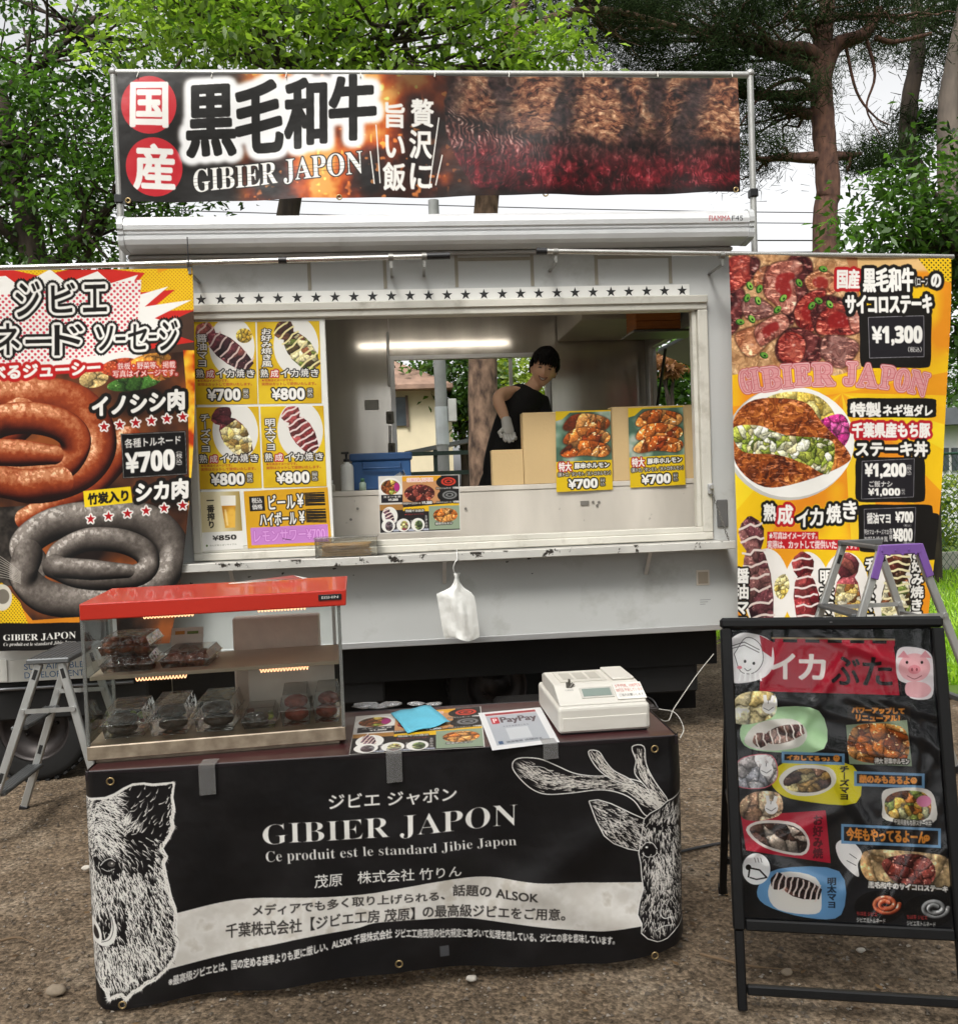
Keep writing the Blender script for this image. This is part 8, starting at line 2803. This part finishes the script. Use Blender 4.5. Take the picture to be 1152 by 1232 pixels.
def board_print():
    s_ = 2.453
    f = lambda x, y: (830 + x / s_, 730 + y / s_)
    F = lambda l: [f(*p) for p in l]
    B = lambda x0, y0, x1, y1: (*f(x0, y0), *f(x1, y1))
    cs = [np.array(Pp(a, l, 0.0015)) for a, l in ((0.030, BL - 0.030), (BW - 0.030, BL - 0.030), (BW - 0.030, PB + 0.032), (0.030, PB + 0.032))]
    c = Canvas(cs, 0.0011, '#17171a')
    c.poly([tuple(p) for p in c.px], lambda h, w, k: ramp(fbm(h, w, 40 * k, 4, 201), [(0.3, '#121214'), (0.7, '#232327')]))
    # red curtain sign
    c.line(F([(240, 93), (605, 98)]), 2.4, '#9a8a6a')
    c.poly(F([(215, 105), (600, 110), (618, 262), (205, 250)]), '#b01c34')
    for k in range(6):
        x = 250 + k * 66
        c.poly(F([(x, 95 + k), (x + 24, 95 + k), (x + 24, 112 + k), (x, 112 + k)]), '#b01c34')
        c.line(F([(x + 40, 160), (x + 42, 258)]), 0.5, '#8a1428', 0.7)
    for ch, bx in (('イ', (240, 140, 308, 212)), ('カ', (322, 142, 398, 214))):
        c.text(ch, B(*bx), WT, bold=1.2, sl=0.02)
    for ch, bx in (('ぶ', (418, 148, 500, 230)), ('た', (510, 150, 596, 232))):
        c.text(ch, B(*bx), '#1a1216', bold=0.6, sl=0.02)
    # squid mascot and pig mascot (plain cartoon animals)
    c.poly(smooth_path(F([(110, 120), (140, 82), (185, 80), (235, 100), (248, 160), (225, 205), (165, 225), (118, 215)]), 5, True), '#f1eff0')
    c.poly(smooth_path(F([(130, 140), (165, 92), (205, 110), (215, 160), (190, 195), (150, 192)]), 5, True), '#ffffff')
    c.line(smooth_path(F([(130, 140), (165, 92), (205, 110), (215, 160), (190, 195), (150, 192), (130, 140)]), 5), 0.8, '#3a3438')
    c.lines([F([(118, 118), (160, 105), (205, 128)]), F([(116, 126), (160, 114), (204, 136)])], 1.0, '#3a3438')
    c.poly(F([(205, 85), (245, 105), (240, 150), (212, 130)]), '#b01c34')
    for x, y in ((162, 162), (188, 168)):
        c.ell(*f(x, y), 1.6, 1.9, K)
    c.ell(*f(146, 180), 3.0, 2.0, '#e88a94')
    c.line(smooth_path(F([(160, 182), (170, 190), (180, 184)]), 4), 0.8, K)
    c.lines([F([(150 + i * 14, 195), (145 + i * 16, 220)]) for i in range(5)], 2.4, '#ffffff')
    pk = '#f3bcc2'
    c.poly(smooth_path(F([(612, 130), (660, 120), (710, 140), (718, 200), (712, 268), (650, 270), (645, 232), (612, 210)]), 5, True), '#f4eef0')
    c.ell(*f(662, 180), 19, 17, pk)
    for x in (630, 694):
        c.poly(F([(x - 18, 150), (x, 130), (x + 18, 152)]), '#e8a0aa')
    c.ell(*f(662, 186), 7.5, 5.5, '#e8949e')
    for x in (655, 669):
        c.ell(*f(x, 186), 1.3, 2.0, '#9a4450')
    for x in (640, 684):
        c.ell(*f(x, 165), 1.6, 1.9, K)
    c.line(smooth_path(F([(640, 204), (662, 214), (684, 204)]), 4), 0.9, '#9a4450')
    c.poly(smooth_path(F([(640, 225), (690, 225), (712, 245), (690, 268), (640, 262)]), 4, True), pk)
    # dish 1: green
    c.poly(smooth_path(F([(155, 345), (240, 300), (380, 308), (395, 420), (250, 430), (160, 410)]), 4, True), '#b8dcae')
    c.poly(smooth_path(F([(160, 400), (200, 345), (300, 332), (345, 370), (320, 415), (220, 425)]), 4, True), '#e6e2dc')
    squid(c, (f(185, 400), f(335, 362)), 26, cols=('#8a6a60', '#a88a80', '#6a4a48'), nstr=7, seed=211, stripe='#f4ece4')
    c.poly(smooth_path(F([(120, 310), (140, 265), (190, 250), (250, 260), (250, 320), (190, 345), (135, 345)]), 4, True), clumps(7, ['#e8d8a8', '#d8c080', '#f0e8c8'], 212, fine=3))
    # dish 2: yellow
    c.poly(smooth_path(F([(240, 500), (300, 455), (480, 470), (490, 580), (320, 572), (255, 545)]), 4, True), '#ddd020')
    c.poly(smooth_path(F([(262, 510), (310, 470), (410, 475), (430, 520), (380, 555), (300, 555)]), 4, True), '#e6e2dc')
    c.poly(smooth_path(F([(275, 515), (320, 480), (400, 485), (415, 525), (370, 548), (300, 545)]), 4, True), clumps(18, ['#b8945a', '#d8c890', '#7a5a48', '#5a4038'], 213, fine=2, elong=2, ang=-0.2))
    c.text('チ｜ズマヨ', B(440, 470, 470, 572), '#1c1a12', vert=True, bold=0.4)
    c.poly(smooth_path(F([(125, 480), (160, 445), (240, 440), (258, 500), (220, 535), (140, 530)]), 4, True), clumps(10, ['#c8c8cc', '#a8a8b0', '#e0d8d8'], 214, fine=2))
    c.line(smooth_path(F([(125, 480), (160, 445), (240, 440), (258, 500), (220, 535), (140, 530), (125, 480)]), 4), 1.0, '#d86a7a')
    # dish 3: red
    c.poly(F([(150, 618), (400, 602), (415, 758), (165, 720)]), '#b51f38')
    c.poly(smooth_path(F([(165, 660), (210, 632), (310, 640), (352, 690), (330, 735), (220, 712)]), 4, True), '#e4ded8')
    c.poly(smooth_path(F([(175, 660), (215, 640), (305, 648), (345, 690), (325, 728), (225, 706)]), 4, True), clumps(22, ['#3a2a24', '#5a4038', '#c8b8a8', '#2a1c18'], 215, fine=2, elong=1.6, ang=0.4))
    c.text('お好み焼', B(362, 615, 392, 745), '#5a1420', vert=True, bold=0.5)
    c.poly(smooth_path(F([(148, 580), (190, 548), (262, 552), (270, 610), (210, 632), (155, 625)]), 4, True), clumps(9, ['#c8a888', '#a8846a', '#d8c0a0'], 216, fine=2))
    # dish 4: blue
    c.poly(smooth_path(F([(200, 830), (260, 775), (440, 782), (446, 910), (340, 918), (220, 880)]), 4, True), '#6a9cc8')
    c.poly(smooth_path(F([(230, 840), (270, 785), (370, 800), (388, 870), (370, 908), (260, 895)]), 4, True), '#e6e2dc')
    squid(c, (f(238, 805), f(385, 850)), 30, cols=('#3a2a28', '#5a3c36', '#2a1c1c'), nstr=9, seed=217, stripe='#e8d8d0')
    c.text('明太マヨ', B(404, 800, 432, 892), '#16222e', vert=True, bold=0.3)
    # round sticker with a bowing stick man, cartoon hands
    c.ell(*f(195, 775), 17, 19, '#f4f4f4')
    c.line(F([(172, 800), (176, 772), (205, 778), (226, 800)]), 2.0, K)
    c.ell(*f(172, 770), 3.4, 3.4, K)
    c.line(F([(176, 800), (196, 806), (228, 800)]), 1.6, K)
    c.lines([F([(190 + i * 9, 742), (194 + i * 9, 756)]) for i in range(3)], 0.6, K)
    for x, y in ((232, 285), (226, 470), (240, 582)):
        c.ell(*f(x, y + 12), 8, 8, '#f6f4f4')
        c.lines([F([(x - 8, y + 8), (x - 12, y - 24)]), F([(x + 6, y + 6), (x + 14, y - 22)])], 4.2, '#f6f4f4')
        c.lines([F([(x - 16, y + 14), (x, y + 22), (x + 14, y + 12)])], 0.7, '#3a3438')
        c.line(F([(x - 2, y + 2), (x - 1, y - 8)]), 0.7, '#3a3438')
    c.poly(smooth_path(F([(430, 705), (450, 688), (480, 695), (508, 730), (495, 760), (498, 798), (470, 780), (440, 745)]), 4, True), '#f2efee')
    c.lines([F([(470, 730), (492, 745)]), F([(462, 750), (490, 765)])], 0.8, '#3a3438')
    # captions
    OR, PB2 = '#e8963c', '#6f9cc4'

    def caption(t, x0, y0, x1, y1, sl=0.035, edge=PB2):
        c.poly(quad(*f(x0, y0), *f(x1, y1), sl), edge)
        c.poly(quad(*f(x0 + 8, y0 + 8), *f(x1 - 8, y1 - 8), sl), '#1c181a')
        c.text(t, quad(*f(x0 + 16, y0 + 11), *f(x1 - (45 if t[-1] != '！' else 16), y1 - 10), sl), OR, bold=0.6, out=())
    c.poly(quad(*f(465, 290), *f(650, 335), 0.02), '#2a2420')
    c.text('パワーアップして', quad(*f(478, 297), *f(632, 314), 0.02), OR, bold=0.6)
    c.text('リニューアル！', quad(*f(490, 320), *f(618, 338), 0.02), OR, bold=0.6)
    caption('イカしてるっ♪', 270, 428, 456, 462)
    caption('顔のみもあるよ', 484, 486, 692, 530)
    caption('今年もやってるよーん', 446, 642, 740, 700, 0.045)
    for x, y in ((432, 448), (660, 514), (698, 684)):
        c.ell(*f(x, y), 4.0, 4.0, OR)
        c.lines([F([(x - 3, y - 3), (x - 3, y - 1)]), F([(x + 3, y - 3), (x + 3, y - 1)])], 0.8, K)
    # dishes on the right
    c.poly(F([(460, 350), (640, 335), (655, 472), (470, 465)]), '#8a9a80')
    c.poly(smooth_path(F([(470, 440), (480, 360), (560, 345), (635, 365), (640, 450), (560, 465)]), 4, True), clumps(26, ['#c8702c', '#e09a50', '#a04c18', '#d88038'], 221, fine=2, gloss=0.8, elong=1.5, ang=0.5))
    c.text('特大 豚串ホルモン', quad(*f(545, 447), *f(646, 464), 0.02), WT, bold=0.4, out=((1.0, K),))
    c.poly(smooth_path(F([(570, 545), (620, 535), (700, 540), (725, 580), (715, 640), (580, 632), (568, 590)]), 4, True), '#e4e0d8')
    c.poly(smooth_path(F([(576, 570), (620, 545), (690, 550), (712, 590), (690, 630), (590, 622)]), 4, True), clumps(26, ['#b87030', '#d8b050', '#8a9a4a', '#c8c898', '#8a4a20'], 222, fine=2))
    c.ell(*f(690, 575), 9, 7, '#e08ab0')
    c.text('千葉県産もち豚ステーキ丼', quad(*f(602, 628), *f(712, 644), 0.05), WT, bold=0.3, out=((1.0, K),))
    c.poly(smooth_path(F([(505, 740), (540, 718), (700, 728), (760, 745), (772, 800), (740, 838), (560, 820), (510, 790)]), 4, True), clumps(8, ['#d8b888', '#c8a070', '#e0c8a0'], 223, fine=3))
    c.poly(smooth_path(F([(565, 760), (610, 735), (690, 735), (725, 780), (700, 825), (610, 815)]), 4, True), clumps(22, ['#6a2a24', '#8a3a30', '#4e1a18', '#a05048'], 224, fine=2, gloss=0.6))
    c.text('黒毛和牛のサイコロステーキ', quad(*f(526, 812), *f(760, 830), 0.06), WT, bold=0.5, out=((0.9, K),))
    for x, y, cl in ((578, 880, ('#3a100a', '#8a2c14', '#c85a34', '#f0a078')), (722, 892, ('#161616', '#444444', '#808080', '#c8c8c8'))):
        c.ell(*f(x - 20, y + 8), 30, 20, '#101011')
        sausage(c, F([(x + 40 * cos(t) * (1 - t / 16), y + 27 * sin(t) * (1 - t / 16)) for t in np.linspace(0, 11.5, 26)]), 2.9, cl, int(x), 0.6, 6)
    for x in (492, 640):
        c.text('ちば産 ジビエ', quad(*f(x, 900 + (x > 600) * 10), *f(x + 60, 912 + (x > 600) * 10), 0.05), '#d84040', bold=0.2)
        c.text('ジビエ風トルネード', quad(*f(x, 918 + (x > 600) * 10), *f(x + 84, 932 + (x > 600) * 10), 0.05), WT, bold=0.2)
    c.sheet('menu_print', None, None, print_mat('board_print', 0.6, 0.1, 10.0, 0.06), parent=ab, gain=1.1)


board_print()
# creased clear film over the print
mb = MB()
n1, n2 = 60, 84
rg = np.random.default_rng(3)
cr_ = rg.uniform(0, 1, (22, 4))
for j in range(n2):
    for i in range(n1):
        a, l = 0.034 + (BW - 0.068) * i / (n1 - 1), PB + 0.036 + (BL - PB - 0.07) * j / (n2 - 1)
        u, v = i / (n1 - 1), j / (n2 - 1)
        h = 0.0
        for x, y, t, w in cr_:
            d = (u - x) * cos(t * 6.28) + (v - y) * sin(t * 6.28)
            h += 0.005 * math.exp(-(d / 0.02) ** 2) * math.exp(-((u - x) ** 2 + (v - y) ** 2) / 0.10)
        mb.v.append(tuple(Pp(a, l, 0.0065 + h)))
mb.f = [(j * n1 + i, j * n1 + i + 1, (j + 1) * n1 + i + 1, (j + 1) * n1 + i) for j in range(n2 - 1) for i in range(n1 - 1)]
mb.m, mb.s = [0] * len(mb.f), [True] * len(mb.f)
mb.build('clear_cover', film_mat('cover_film', '#fafafa', 0.0, 0.06, 0.0, '#d0d0d0', 0.12, 10, 0.85), ab, world=True)

# ------------------------------------------------------------------ cords
p = lambda x, y, Y0: Vector(at(x, y, Y0))
st = smooth_path([p(858, 787, -0.4), p(838, 812, -0.7), p(812, 850, -1.2), p(800, 868, -1.55), (0.41, -1.62, TZ - 0.02)], 8)
s = MB().tube(st, 0.0022, 5)
s.tube(smooth_path([p(792, 853, -1.6), p(812, 858, -1.6), p(822, 876, -1.62), p(818, 888, -1.64)], 6), 0.002, 5)
solo(s, 'string', mat('string_white', '#bdbab2', 0.8), 'thin white string tied from the table corner up toward the truck', 'string', tuple(st[-1]))
gp = [atz(800, 1030, 0.006), atz(830, 1022, 0.006), atz(870, 1014, 0.006), atz(900, 1010, 0.006), atz(960, 1004, 0.006)]
solo(MB().tube(smooth_path(gp, 6), 0.006, 6), 'cable', mat('cable_black', '#2a2a2c', 0.6), 'black cable on the gravel from the table toward the sign board', 'cable', tuple(gp[1]))
bb = [0.47, -1.72]
m = MB().box(0.425, 0.475, -1.86, -1.66, 0.44, 0.62, 0.012, seg=2)
m.tube([(0.45, -1.76, 0.62), (0.42, -1.74, 0.68)], 0.004, 6)
solo(m, 'pouch', mat('pouch_dark', '#232427', 0.7), 'dark pouch hanging at the right end of the table', 'bag', (0.45, -1.76, 0.44))
# stuff stored in the dark under the truck
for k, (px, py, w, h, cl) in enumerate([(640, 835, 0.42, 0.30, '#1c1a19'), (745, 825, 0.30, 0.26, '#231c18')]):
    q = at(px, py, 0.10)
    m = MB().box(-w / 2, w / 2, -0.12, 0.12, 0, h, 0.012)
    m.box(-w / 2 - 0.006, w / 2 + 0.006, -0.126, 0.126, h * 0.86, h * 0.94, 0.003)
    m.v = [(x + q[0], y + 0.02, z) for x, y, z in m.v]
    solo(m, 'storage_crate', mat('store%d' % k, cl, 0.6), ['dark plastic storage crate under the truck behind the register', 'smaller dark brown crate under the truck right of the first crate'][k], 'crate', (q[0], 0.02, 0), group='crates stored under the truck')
# dry twigs on the gravel
for k, pts in enumerate([((842, 1148), (870, 1155), (900, 1162), (960, 1168)), ((0, 1132), (22, 1128), (40, 1135))]):
    gp = [atz(x, y, 0.008) for x, y in pts]
    solo(MB().tube(smooth_path(gp, 5), [0.005] * 4 + [0.004] * (len(smooth_path(gp, 5)) - 8) + [0.002] * 4, 6), 'twig', mat('twig', '#6f5b45', 0.9), ['long dry twig lying under the sign board', 'short dry twig on the gravel at the left edge'][k], 'twig', tuple(gp[0]))
# ------------------------------------------------------------------ the worker in the kitchen
PY = 0.98
person = thing('person', 'smiling worker in a black sleeveless top and white glove leaning inside the truck', 'person', (0.30, PY, 0.70))
SKIN = mat('skin', '#dcae90', 0.5, var=0.06, scale=8, spec=0.4)
BLKC = mat('black_cloth', '#0e0e10', 0.85, var=0.3, scale=12, bump=0.3, bscale=40)


def skin_mesh(name, nodes, edges, m, parent, sub=2, root=0):
    """nodes: (point, rx, ry) grown with a Skin modifier, then baked to a plain mesh"""
    me = bpy.data.meshes.new(name)
    me.from_pydata([Vector(n[0]) for n in nodes], edges, [])
    o = bpy.data.objects.new(name, me)
    COL.objects.link(o)
    md = o.modifiers.new('skin', 'SKIN')
    md.use_smooth_shade = True
    for i, n in enumerate(nodes):
        sv = me.skin_vertices[0].data[i]
        sv.radius = (n[1], n[2])
        sv.use_root = (i == root)
    ss = o.modifiers.new('sub', 'SUBSURF')
    ss.levels = ss.render_levels = sub
    bpy.context.view_layer.update()
    ev = o.evaluated_get(bpy.context.evaluated_depsgraph_get())
    nm = bpy.data.meshes.new_from_object(ev)
    vs = [v.co[:] for v in nm.vertices]
    fs = [tuple(p.vertices) for p in nm.polygons]
    bpy.data.objects.remove(o)
    return vs, fs


W = lambda x, y, Y0: Vector(at(x, y, Y0))
hip = W(594, 590, 1.05) + Vector((0.02, 0, -0.02))
hipL, hipR = hip + Vector((-0.075, -0.03, -0.05)), hip + Vector((0.085, 0.02, -0.05))
waist = W(603, 545, 1.03)
chest = W(618, 500, 0.99)
upper = W(627, 480, 0.97)
neckb = W(637, 470, 0.96)
neck = W(644, 462, 0.95)
headc = W(654, 444, 0.93)
shR = W(611, 474, 0.92)      # his right shoulder, camera left
elR = W(598, 487, 0.86)
elR = W(599, 479, 0.84) + Vector((0, 0, -0.0))
elbow = W(604, 478, 0.80)
shL = W(652, 484, 1.02)
elL = W(660, 520, 0.95)
haL = W(655, 545, 0.80)
wrist = W(609, 507, 0.74)
kneeL, kneeR = Vector((hipL.x - 0.01, hipL.y - 0.06, 1.13)), Vector((hipR.x + 0.02, hipR.y - 0.02, 1.12))
ankL, ankR = Vector((hipL.x - 0.02, hipL.y + 0.02, 0.79)), Vector((hipR.x + 0.03, hipR.y + 0.04, 0.79))
toeL, toeR = ankL + Vector((0, -0.15, -0.06)), ankR + Vector((0.02, -0.15, -0.06))
elb = W(597, 476, 0.80)
nodes = [(hip, 0.125, 0.10), (waist, 0.115, 0.09), (chest, 0.13, 0.095), (upper, 0.105, 0.08), (neckb, 0.058, 0.055), (neck, 0.050, 0.050),
         (headc + Vector((-0.012, 0.02, -0.03)), 0.055, 0.06), (shR, 0.058, 0.056), (W(601, 474, 0.84), 0.047, 0.046), (elb + Vector((0.004, 0, -0.03)), 0.042, 0.042), (W(603, 492, 0.77), 0.040, 0.038), (wrist, 0.027, 0.024),
         (shL, 0.060, 0.058), (elL, 0.045, 0.043), (haL, 0.030, 0.026),
         (hipL, 0.095, 0.095), (kneeL, 0.062, 0.062), (ankL, 0.042, 0.042), (toeL, 0.04, 0.03), (hipR, 0.095, 0.095), (kneeR, 0.062, 0.062), (ankR, 0.042, 0.042), (toeR, 0.04, 0.03)]
edges = [(0, 1), (1, 2), (2, 3), (3, 4), (4, 5), (5, 6), (3, 7), (7, 8), (8, 9), (9, 10), (10, 11), (3, 12), (12, 13), (13, 14), (0, 15), (15, 16), (16, 17), (17, 18), (0, 19), (19, 20), (20, 21), (21, 22)]
vs, fs = skin_mesh('body', nodes, edges, SKIN, person)

# head: shaped in its own frame (x right, y back, z up), turned and tilted toward the camera
tilt = Matrix.Translation(headc) @ Matrix.Rotation(radians(-4), 4, 'Z') @ Matrix.Rotation(radians(14), 4, 'Y') @ Matrix.Rotation(radians(6), 4, 'X')
bmh = bmesh.new()
bmesh.ops.create_uvsphere(bmh, u_segments=40, v_segments=28, radius=1.0)
for v in bmh.verts:
    x, y, z = v.co
    X, Yq, Z = x * 0.076, y * 0.094, z * 0.118
    if z < -0.15:
        k = (-z - 0.15) / 0.85
        X *= 1 - 0.38 * k ** 1.4
        Yq = Yq * (1 - 0.18 * k) - 0.014 * k
    if y < 0:
        X *= 1 - 0.05 * (-y)
        # face relief
        fx, fz = X / 0.076, Z / 0.118
        Yq -= 0.018 * math.exp(-(fx / 0.16) ** 2) * math.exp(-((fz + 0.22) / 0.20) ** 2) * (-y)          # nose
        Yq += 0.010 * (math.exp(-((abs(fx) - 0.40) / 0.18) ** 2)) * math.exp(-((fz - 0.02) / 0.10) ** 2)   # sockets
        Yq -= 0.006 * math.exp(-((fz - 0.20) / 0.10) ** 2) * math.exp(-(fx / 0.6) ** 2)                    # brow
        Yq -= 0.007 * math.exp(-((abs(fx) - 0.5) / 0.22) ** 2) * math.exp(-((fz + 0.32) / 0.18) ** 2)      # cheeks
        Yq -= 0.005 * math.exp(-(fx / 0.32) ** 2) * math.exp(-((fz + 0.55) / 0.10) ** 2)                   # lips
        Yq -= 0.007 * math.exp(-(fx / 0.28) ** 2) * math.exp(-((fz + 0.86) / 0.12) ** 2)                   # chin
    v.co = (X, Yq, Z)
mbh = MB()
mbh.add(vs, fs, 0, True)
mbh.bm(bmh, 0, True, tilt)
for s in (-1, 1):
    mbh.ball((0, 0, 0), 1.0, 2, 0, (0.010, 0.020, 0.032), 0.0, tilt @ Matrix.Translation((s * 0.076, 0.008, -0.012)) @ Matrix.Rotation(s * 0.25, 4, 'Z'))
# weld body and head into one continuous skin
tmp = bpy.data.objects.new('tmp', bpy.data.meshes.new('tmp'))
tmp.data.from_pydata(mbh.v, [], mbh.f)
COL.objects.link(tmp)
rm = tmp.modifiers.new('weld', 'REMESH')
rm.mode = 'VOXEL'
rm.voxel_size = 0.0055
sm = tmp.modifiers.new('smooth', 'SMOOTH')
sm.iterations = 3
sm.factor = 0.4
bpy.context.view_layer.update()
nm = bpy.data.meshes.new_from_object(tmp.evaluated_get(bpy.context.evaluated_depsgraph_get()))
bv_, bf_ = [v.co[:] for v in nm.vertices], [tuple(p.vertices) for p in nm.polygons]
bpy.data.objects.remove(tmp)
bodym = MB().add(bv_, bf_, 0, True)
bodym.m = [1 if sum(bv_[i][2] for i in f) / len(f) < 1.60 else 0 for f in bf_]
bodym.build('body', [SKIN, BLKC], person, world=True)

# clothing
g_ = 0.012
nt_ = [(hip, 0.15, 0.13), (waist, 0.138, 0.115), (chest, 0.150, 0.118), (upper, 0.128, 0.108), (neckb + Vector((-0.003, 0, 0.0)), 0.080, 0.074), (shR + Vector((0.030, 0.012, 0.004)), 0.078, 0.074), (shL, 0.066, 0.062), (elL, 0.052, 0.05)]
v2, f2_ = skin_mesh('top', nt_, [(0, 1), (1, 2), (2, 3), (3, 4), (3, 5), (3, 6), (6, 7)], BLKC, person)
MB().add(v2, f2_, 0, True).build('tank_top', BLKC, person, world=True)
nt_ = [(hip, 0.165, 0.15), (hipL, 0.145, 0.14), (kneeL, 0.078, 0.078), (ankL, 0.062, 0.062), (hipR, 0.145, 0.14), (kneeR, 0.078, 0.078), (ankR, 0.062, 0.062)]
v2, f2_ = skin_mesh('trousers', nt_, [(0, 1), (1, 2), (2, 3), (0, 4), (4, 5), (5, 6)], BLKC, person)
MB().add(v2, f2_, 0, True).build('trousers', mat('trouser_black', '#121214', 0.85, var=0.3, scale=12), person, world=True)
for t in (toeL, toeR):
    MB().ball((t.x, t.y + 0.05, t.z + 0.005), 0.06, 3, 0, (0.8, 2.0, 0.65)).build('shoe', PLBK, person, world=True)
# white glove with five fingers hanging relaxed
GLV = mat('glove_white', '#d2d0cc', 0.7, var=0.05, scale=20)
palm = W(611, 518, 0.72)
dd = (palm - wrist).normalized()
side = Vector((1, 0.15, 0.25)).normalized()
side = (side - dd * side.dot(dd)).normalized()
frn = dd.cross(side)
if frn.y > 0:
    frn = -frn
gn = [(wrist - dd * 0.035, 0.036, 0.033), (wrist, 0.033, 0.030), (palm - dd * 0.01, 0.042, 0.024), (palm + dd * 0.03, 0.044, 0.022)]
ge = [(0, 1), (1, 2), (2, 3)]
gv, gf = skin_mesh('glove', gn, ge, GLV, person)
gm = MB().add(gv, gf, 0, True)
for k, (off, L, curl) in enumerate(((-0.032, 0.062, 0.8), (-0.011, 0.074, 0.7), (0.011, 0.070, 0.8), (0.031, 0.056, 0.95))):
    b0 = palm + dd * 0.032 + side * off
    p1 = b0 + dd * L * 0.42 + frn * L * 0.12
    p2 = p1 + (dd * cos(curl) + frn * sin(curl)) * L * 0.34
    p3 = p2 + (dd * cos(curl * 1.8) + frn * sin(curl * 1.8)) * L * 0.28
    gm.tube([b0 - dd * 0.012, p1, p2, p3], [0.0125, 0.0115, 0.0105, 0.008], 10)
    for q, r in ((p1, 0.0115), (p2, 0.0105), (p3, 0.0085)):
        gm.ball(q, r, 2)
t0 = palm - dd * 0.015 - side * 0.036
t1 = t0 - side * 0.022 + dd * 0.026 + frn * 0.012
t2 = t1 + dd * 0.028 + frn * 0.006 + side * 0.004
gm.tube([t0 + side * 0.012, t1, t2], [0.015, 0.013, 0.010], 10)
gm.ball(t1, 0.013, 2)
gm.ball(t2, 0.0105, 2)
gm.build('glove', GLV, person, world=True)

# face features and hair
EYE = mat('eye_dark', '#17120f', 0.3)
m = MB()
for s in (-1, 1):
    pts = [tilt @ Vector((s * 0.030 + 0.012 * t, -0.0875 + 0.006 * t * t + 0.004 * (s * t > 0) * abs(t), 0.004 - 0.003 * t * t)) for t in np.linspace(-1, 1, 7)]
    m.tube(pts, [0.0012, 0.0026, 0.0034, 0.0036, 0.0034, 0.0026, 0.0012], 6)
m.build('eye', EYE, person, world=True)
m = MB()
for s in (-1, 1):
    m.tube([tilt @ Vector((s * 0.030 + 0.015 * t, -0.0915 + 0.008 * t * t, 0.021 - 0.004 * t * t)) for t in np.linspace(-1, 1, 6)], 0.0024, 6)
m.build('eyebrow', EYE, person, world=True)
m = MB()
up_ = [(0.026 * t, -0.0935 + 0.012 * t * t, -0.060 + 0.010 * t * t) for t in np.linspace(-1, 1, 9)]
lo_ = [(0.026 * t, -0.0925 + 0.013 * t * t, -0.074 + 0.024 * t * t) for t in np.linspace(-1, 1, 9)]
vv = [tilt @ Vector(p_) for p_ in up_ + lo_]
m.add(vv, [(i, i + 1, 9 + i + 1, 9 + i) for i in range(8)])
m.build('teeth', mat('teeth', '#d8cfc2', 0.3), person, world=True)
m = MB()
m.tube([tilt @ Vector((p_[0] * 1.1, p_[1] - 0.0005, p_[2] + 0.001)) for p_ in up_], 0.0022, 6)
m.tube([tilt @ Vector((p_[0] * 1.06, p_[1] - 0.0005, p_[2])) for p_ in lo_], 0.0028, 6)
m.build('lips', mat('lips', '#94584c', 0.45), person, world=True)
HAIR = mat('hair_black', '#0a0808', 0.7, spec=0.2, var=0.4, scale=40, bump=0.5, bscale=60)
b = bmesh.new()
bmesh.ops.create_uvsphere(b, u_segments=48, v_segments=30, radius=1.0)
kill = []
rg = random.Random(6)
for v in b.verts:
    x, y, z = v.co
    a = atan2(x, -y)
    j = 1 + 0.025 * sin(a * 23 + z * 5) + 0.02 * sin(a * 11 - z * 9)
    v.co = (x * 0.098 * j, y * 0.112 * j + 0.004, z * 0.134 * j + 0.014)
    face = abs(a) < 1.05
    lim = (0.24 + 0.05 * sin(a * 9)) if face else (-0.02 if abs(a) < 1.75 else -0.42)
    if z < lim:
        kill.append(v)
bmesh.ops.delete(b, geom=kill, context='VERTS')
mb = MB().bm(b, 0, True, tilt)
# locks of the fringe and nape
for i in range(70):
    a = rg.uniform(-1.15, 1.15)
    r0 = Vector((sin(a) * 0.088, -cos(a) * 0.104 + 0.004, 0.055 + rg.uniform(0, 0.03)))
    r1 = Vector((sin(a + 0.08) * 0.086, -cos(a + 0.08) * 0.106 + 0.004, 0.022 + rg.uniform(-0.008, 0.012)))
    mb.tube([tilt @ r0, tilt @ ((r0 + r1) / 2 + Vector((0, -0.005, 0.004))), tilt @ r1], [0.008, 0.007, 0.001], 6)
for i in range(60):
    a = rg.choice([-1, 1]) * rg.uniform(1.1, 3.1)
    r0 = Vector((sin(a) * 0.088, -cos(a) * 0.104 + 0.004, 0.02))
    zz = 0.0 if abs(a) < 1.7 else -0.035
    r1 = Vector((sin(a) * 0.080, -cos(a) * 0.096 + 0.006, zz + rg.uniform(-0.01, 0.01)))
    mb.tube([tilt @ r0, tilt @ ((r0 * 0.5 + r1 * 0.5) * 1.04), tilt @ r1], [0.009, 0.008, 0.001], 6)
hr_ = mb.build('hair', HAIR, person, world=True)
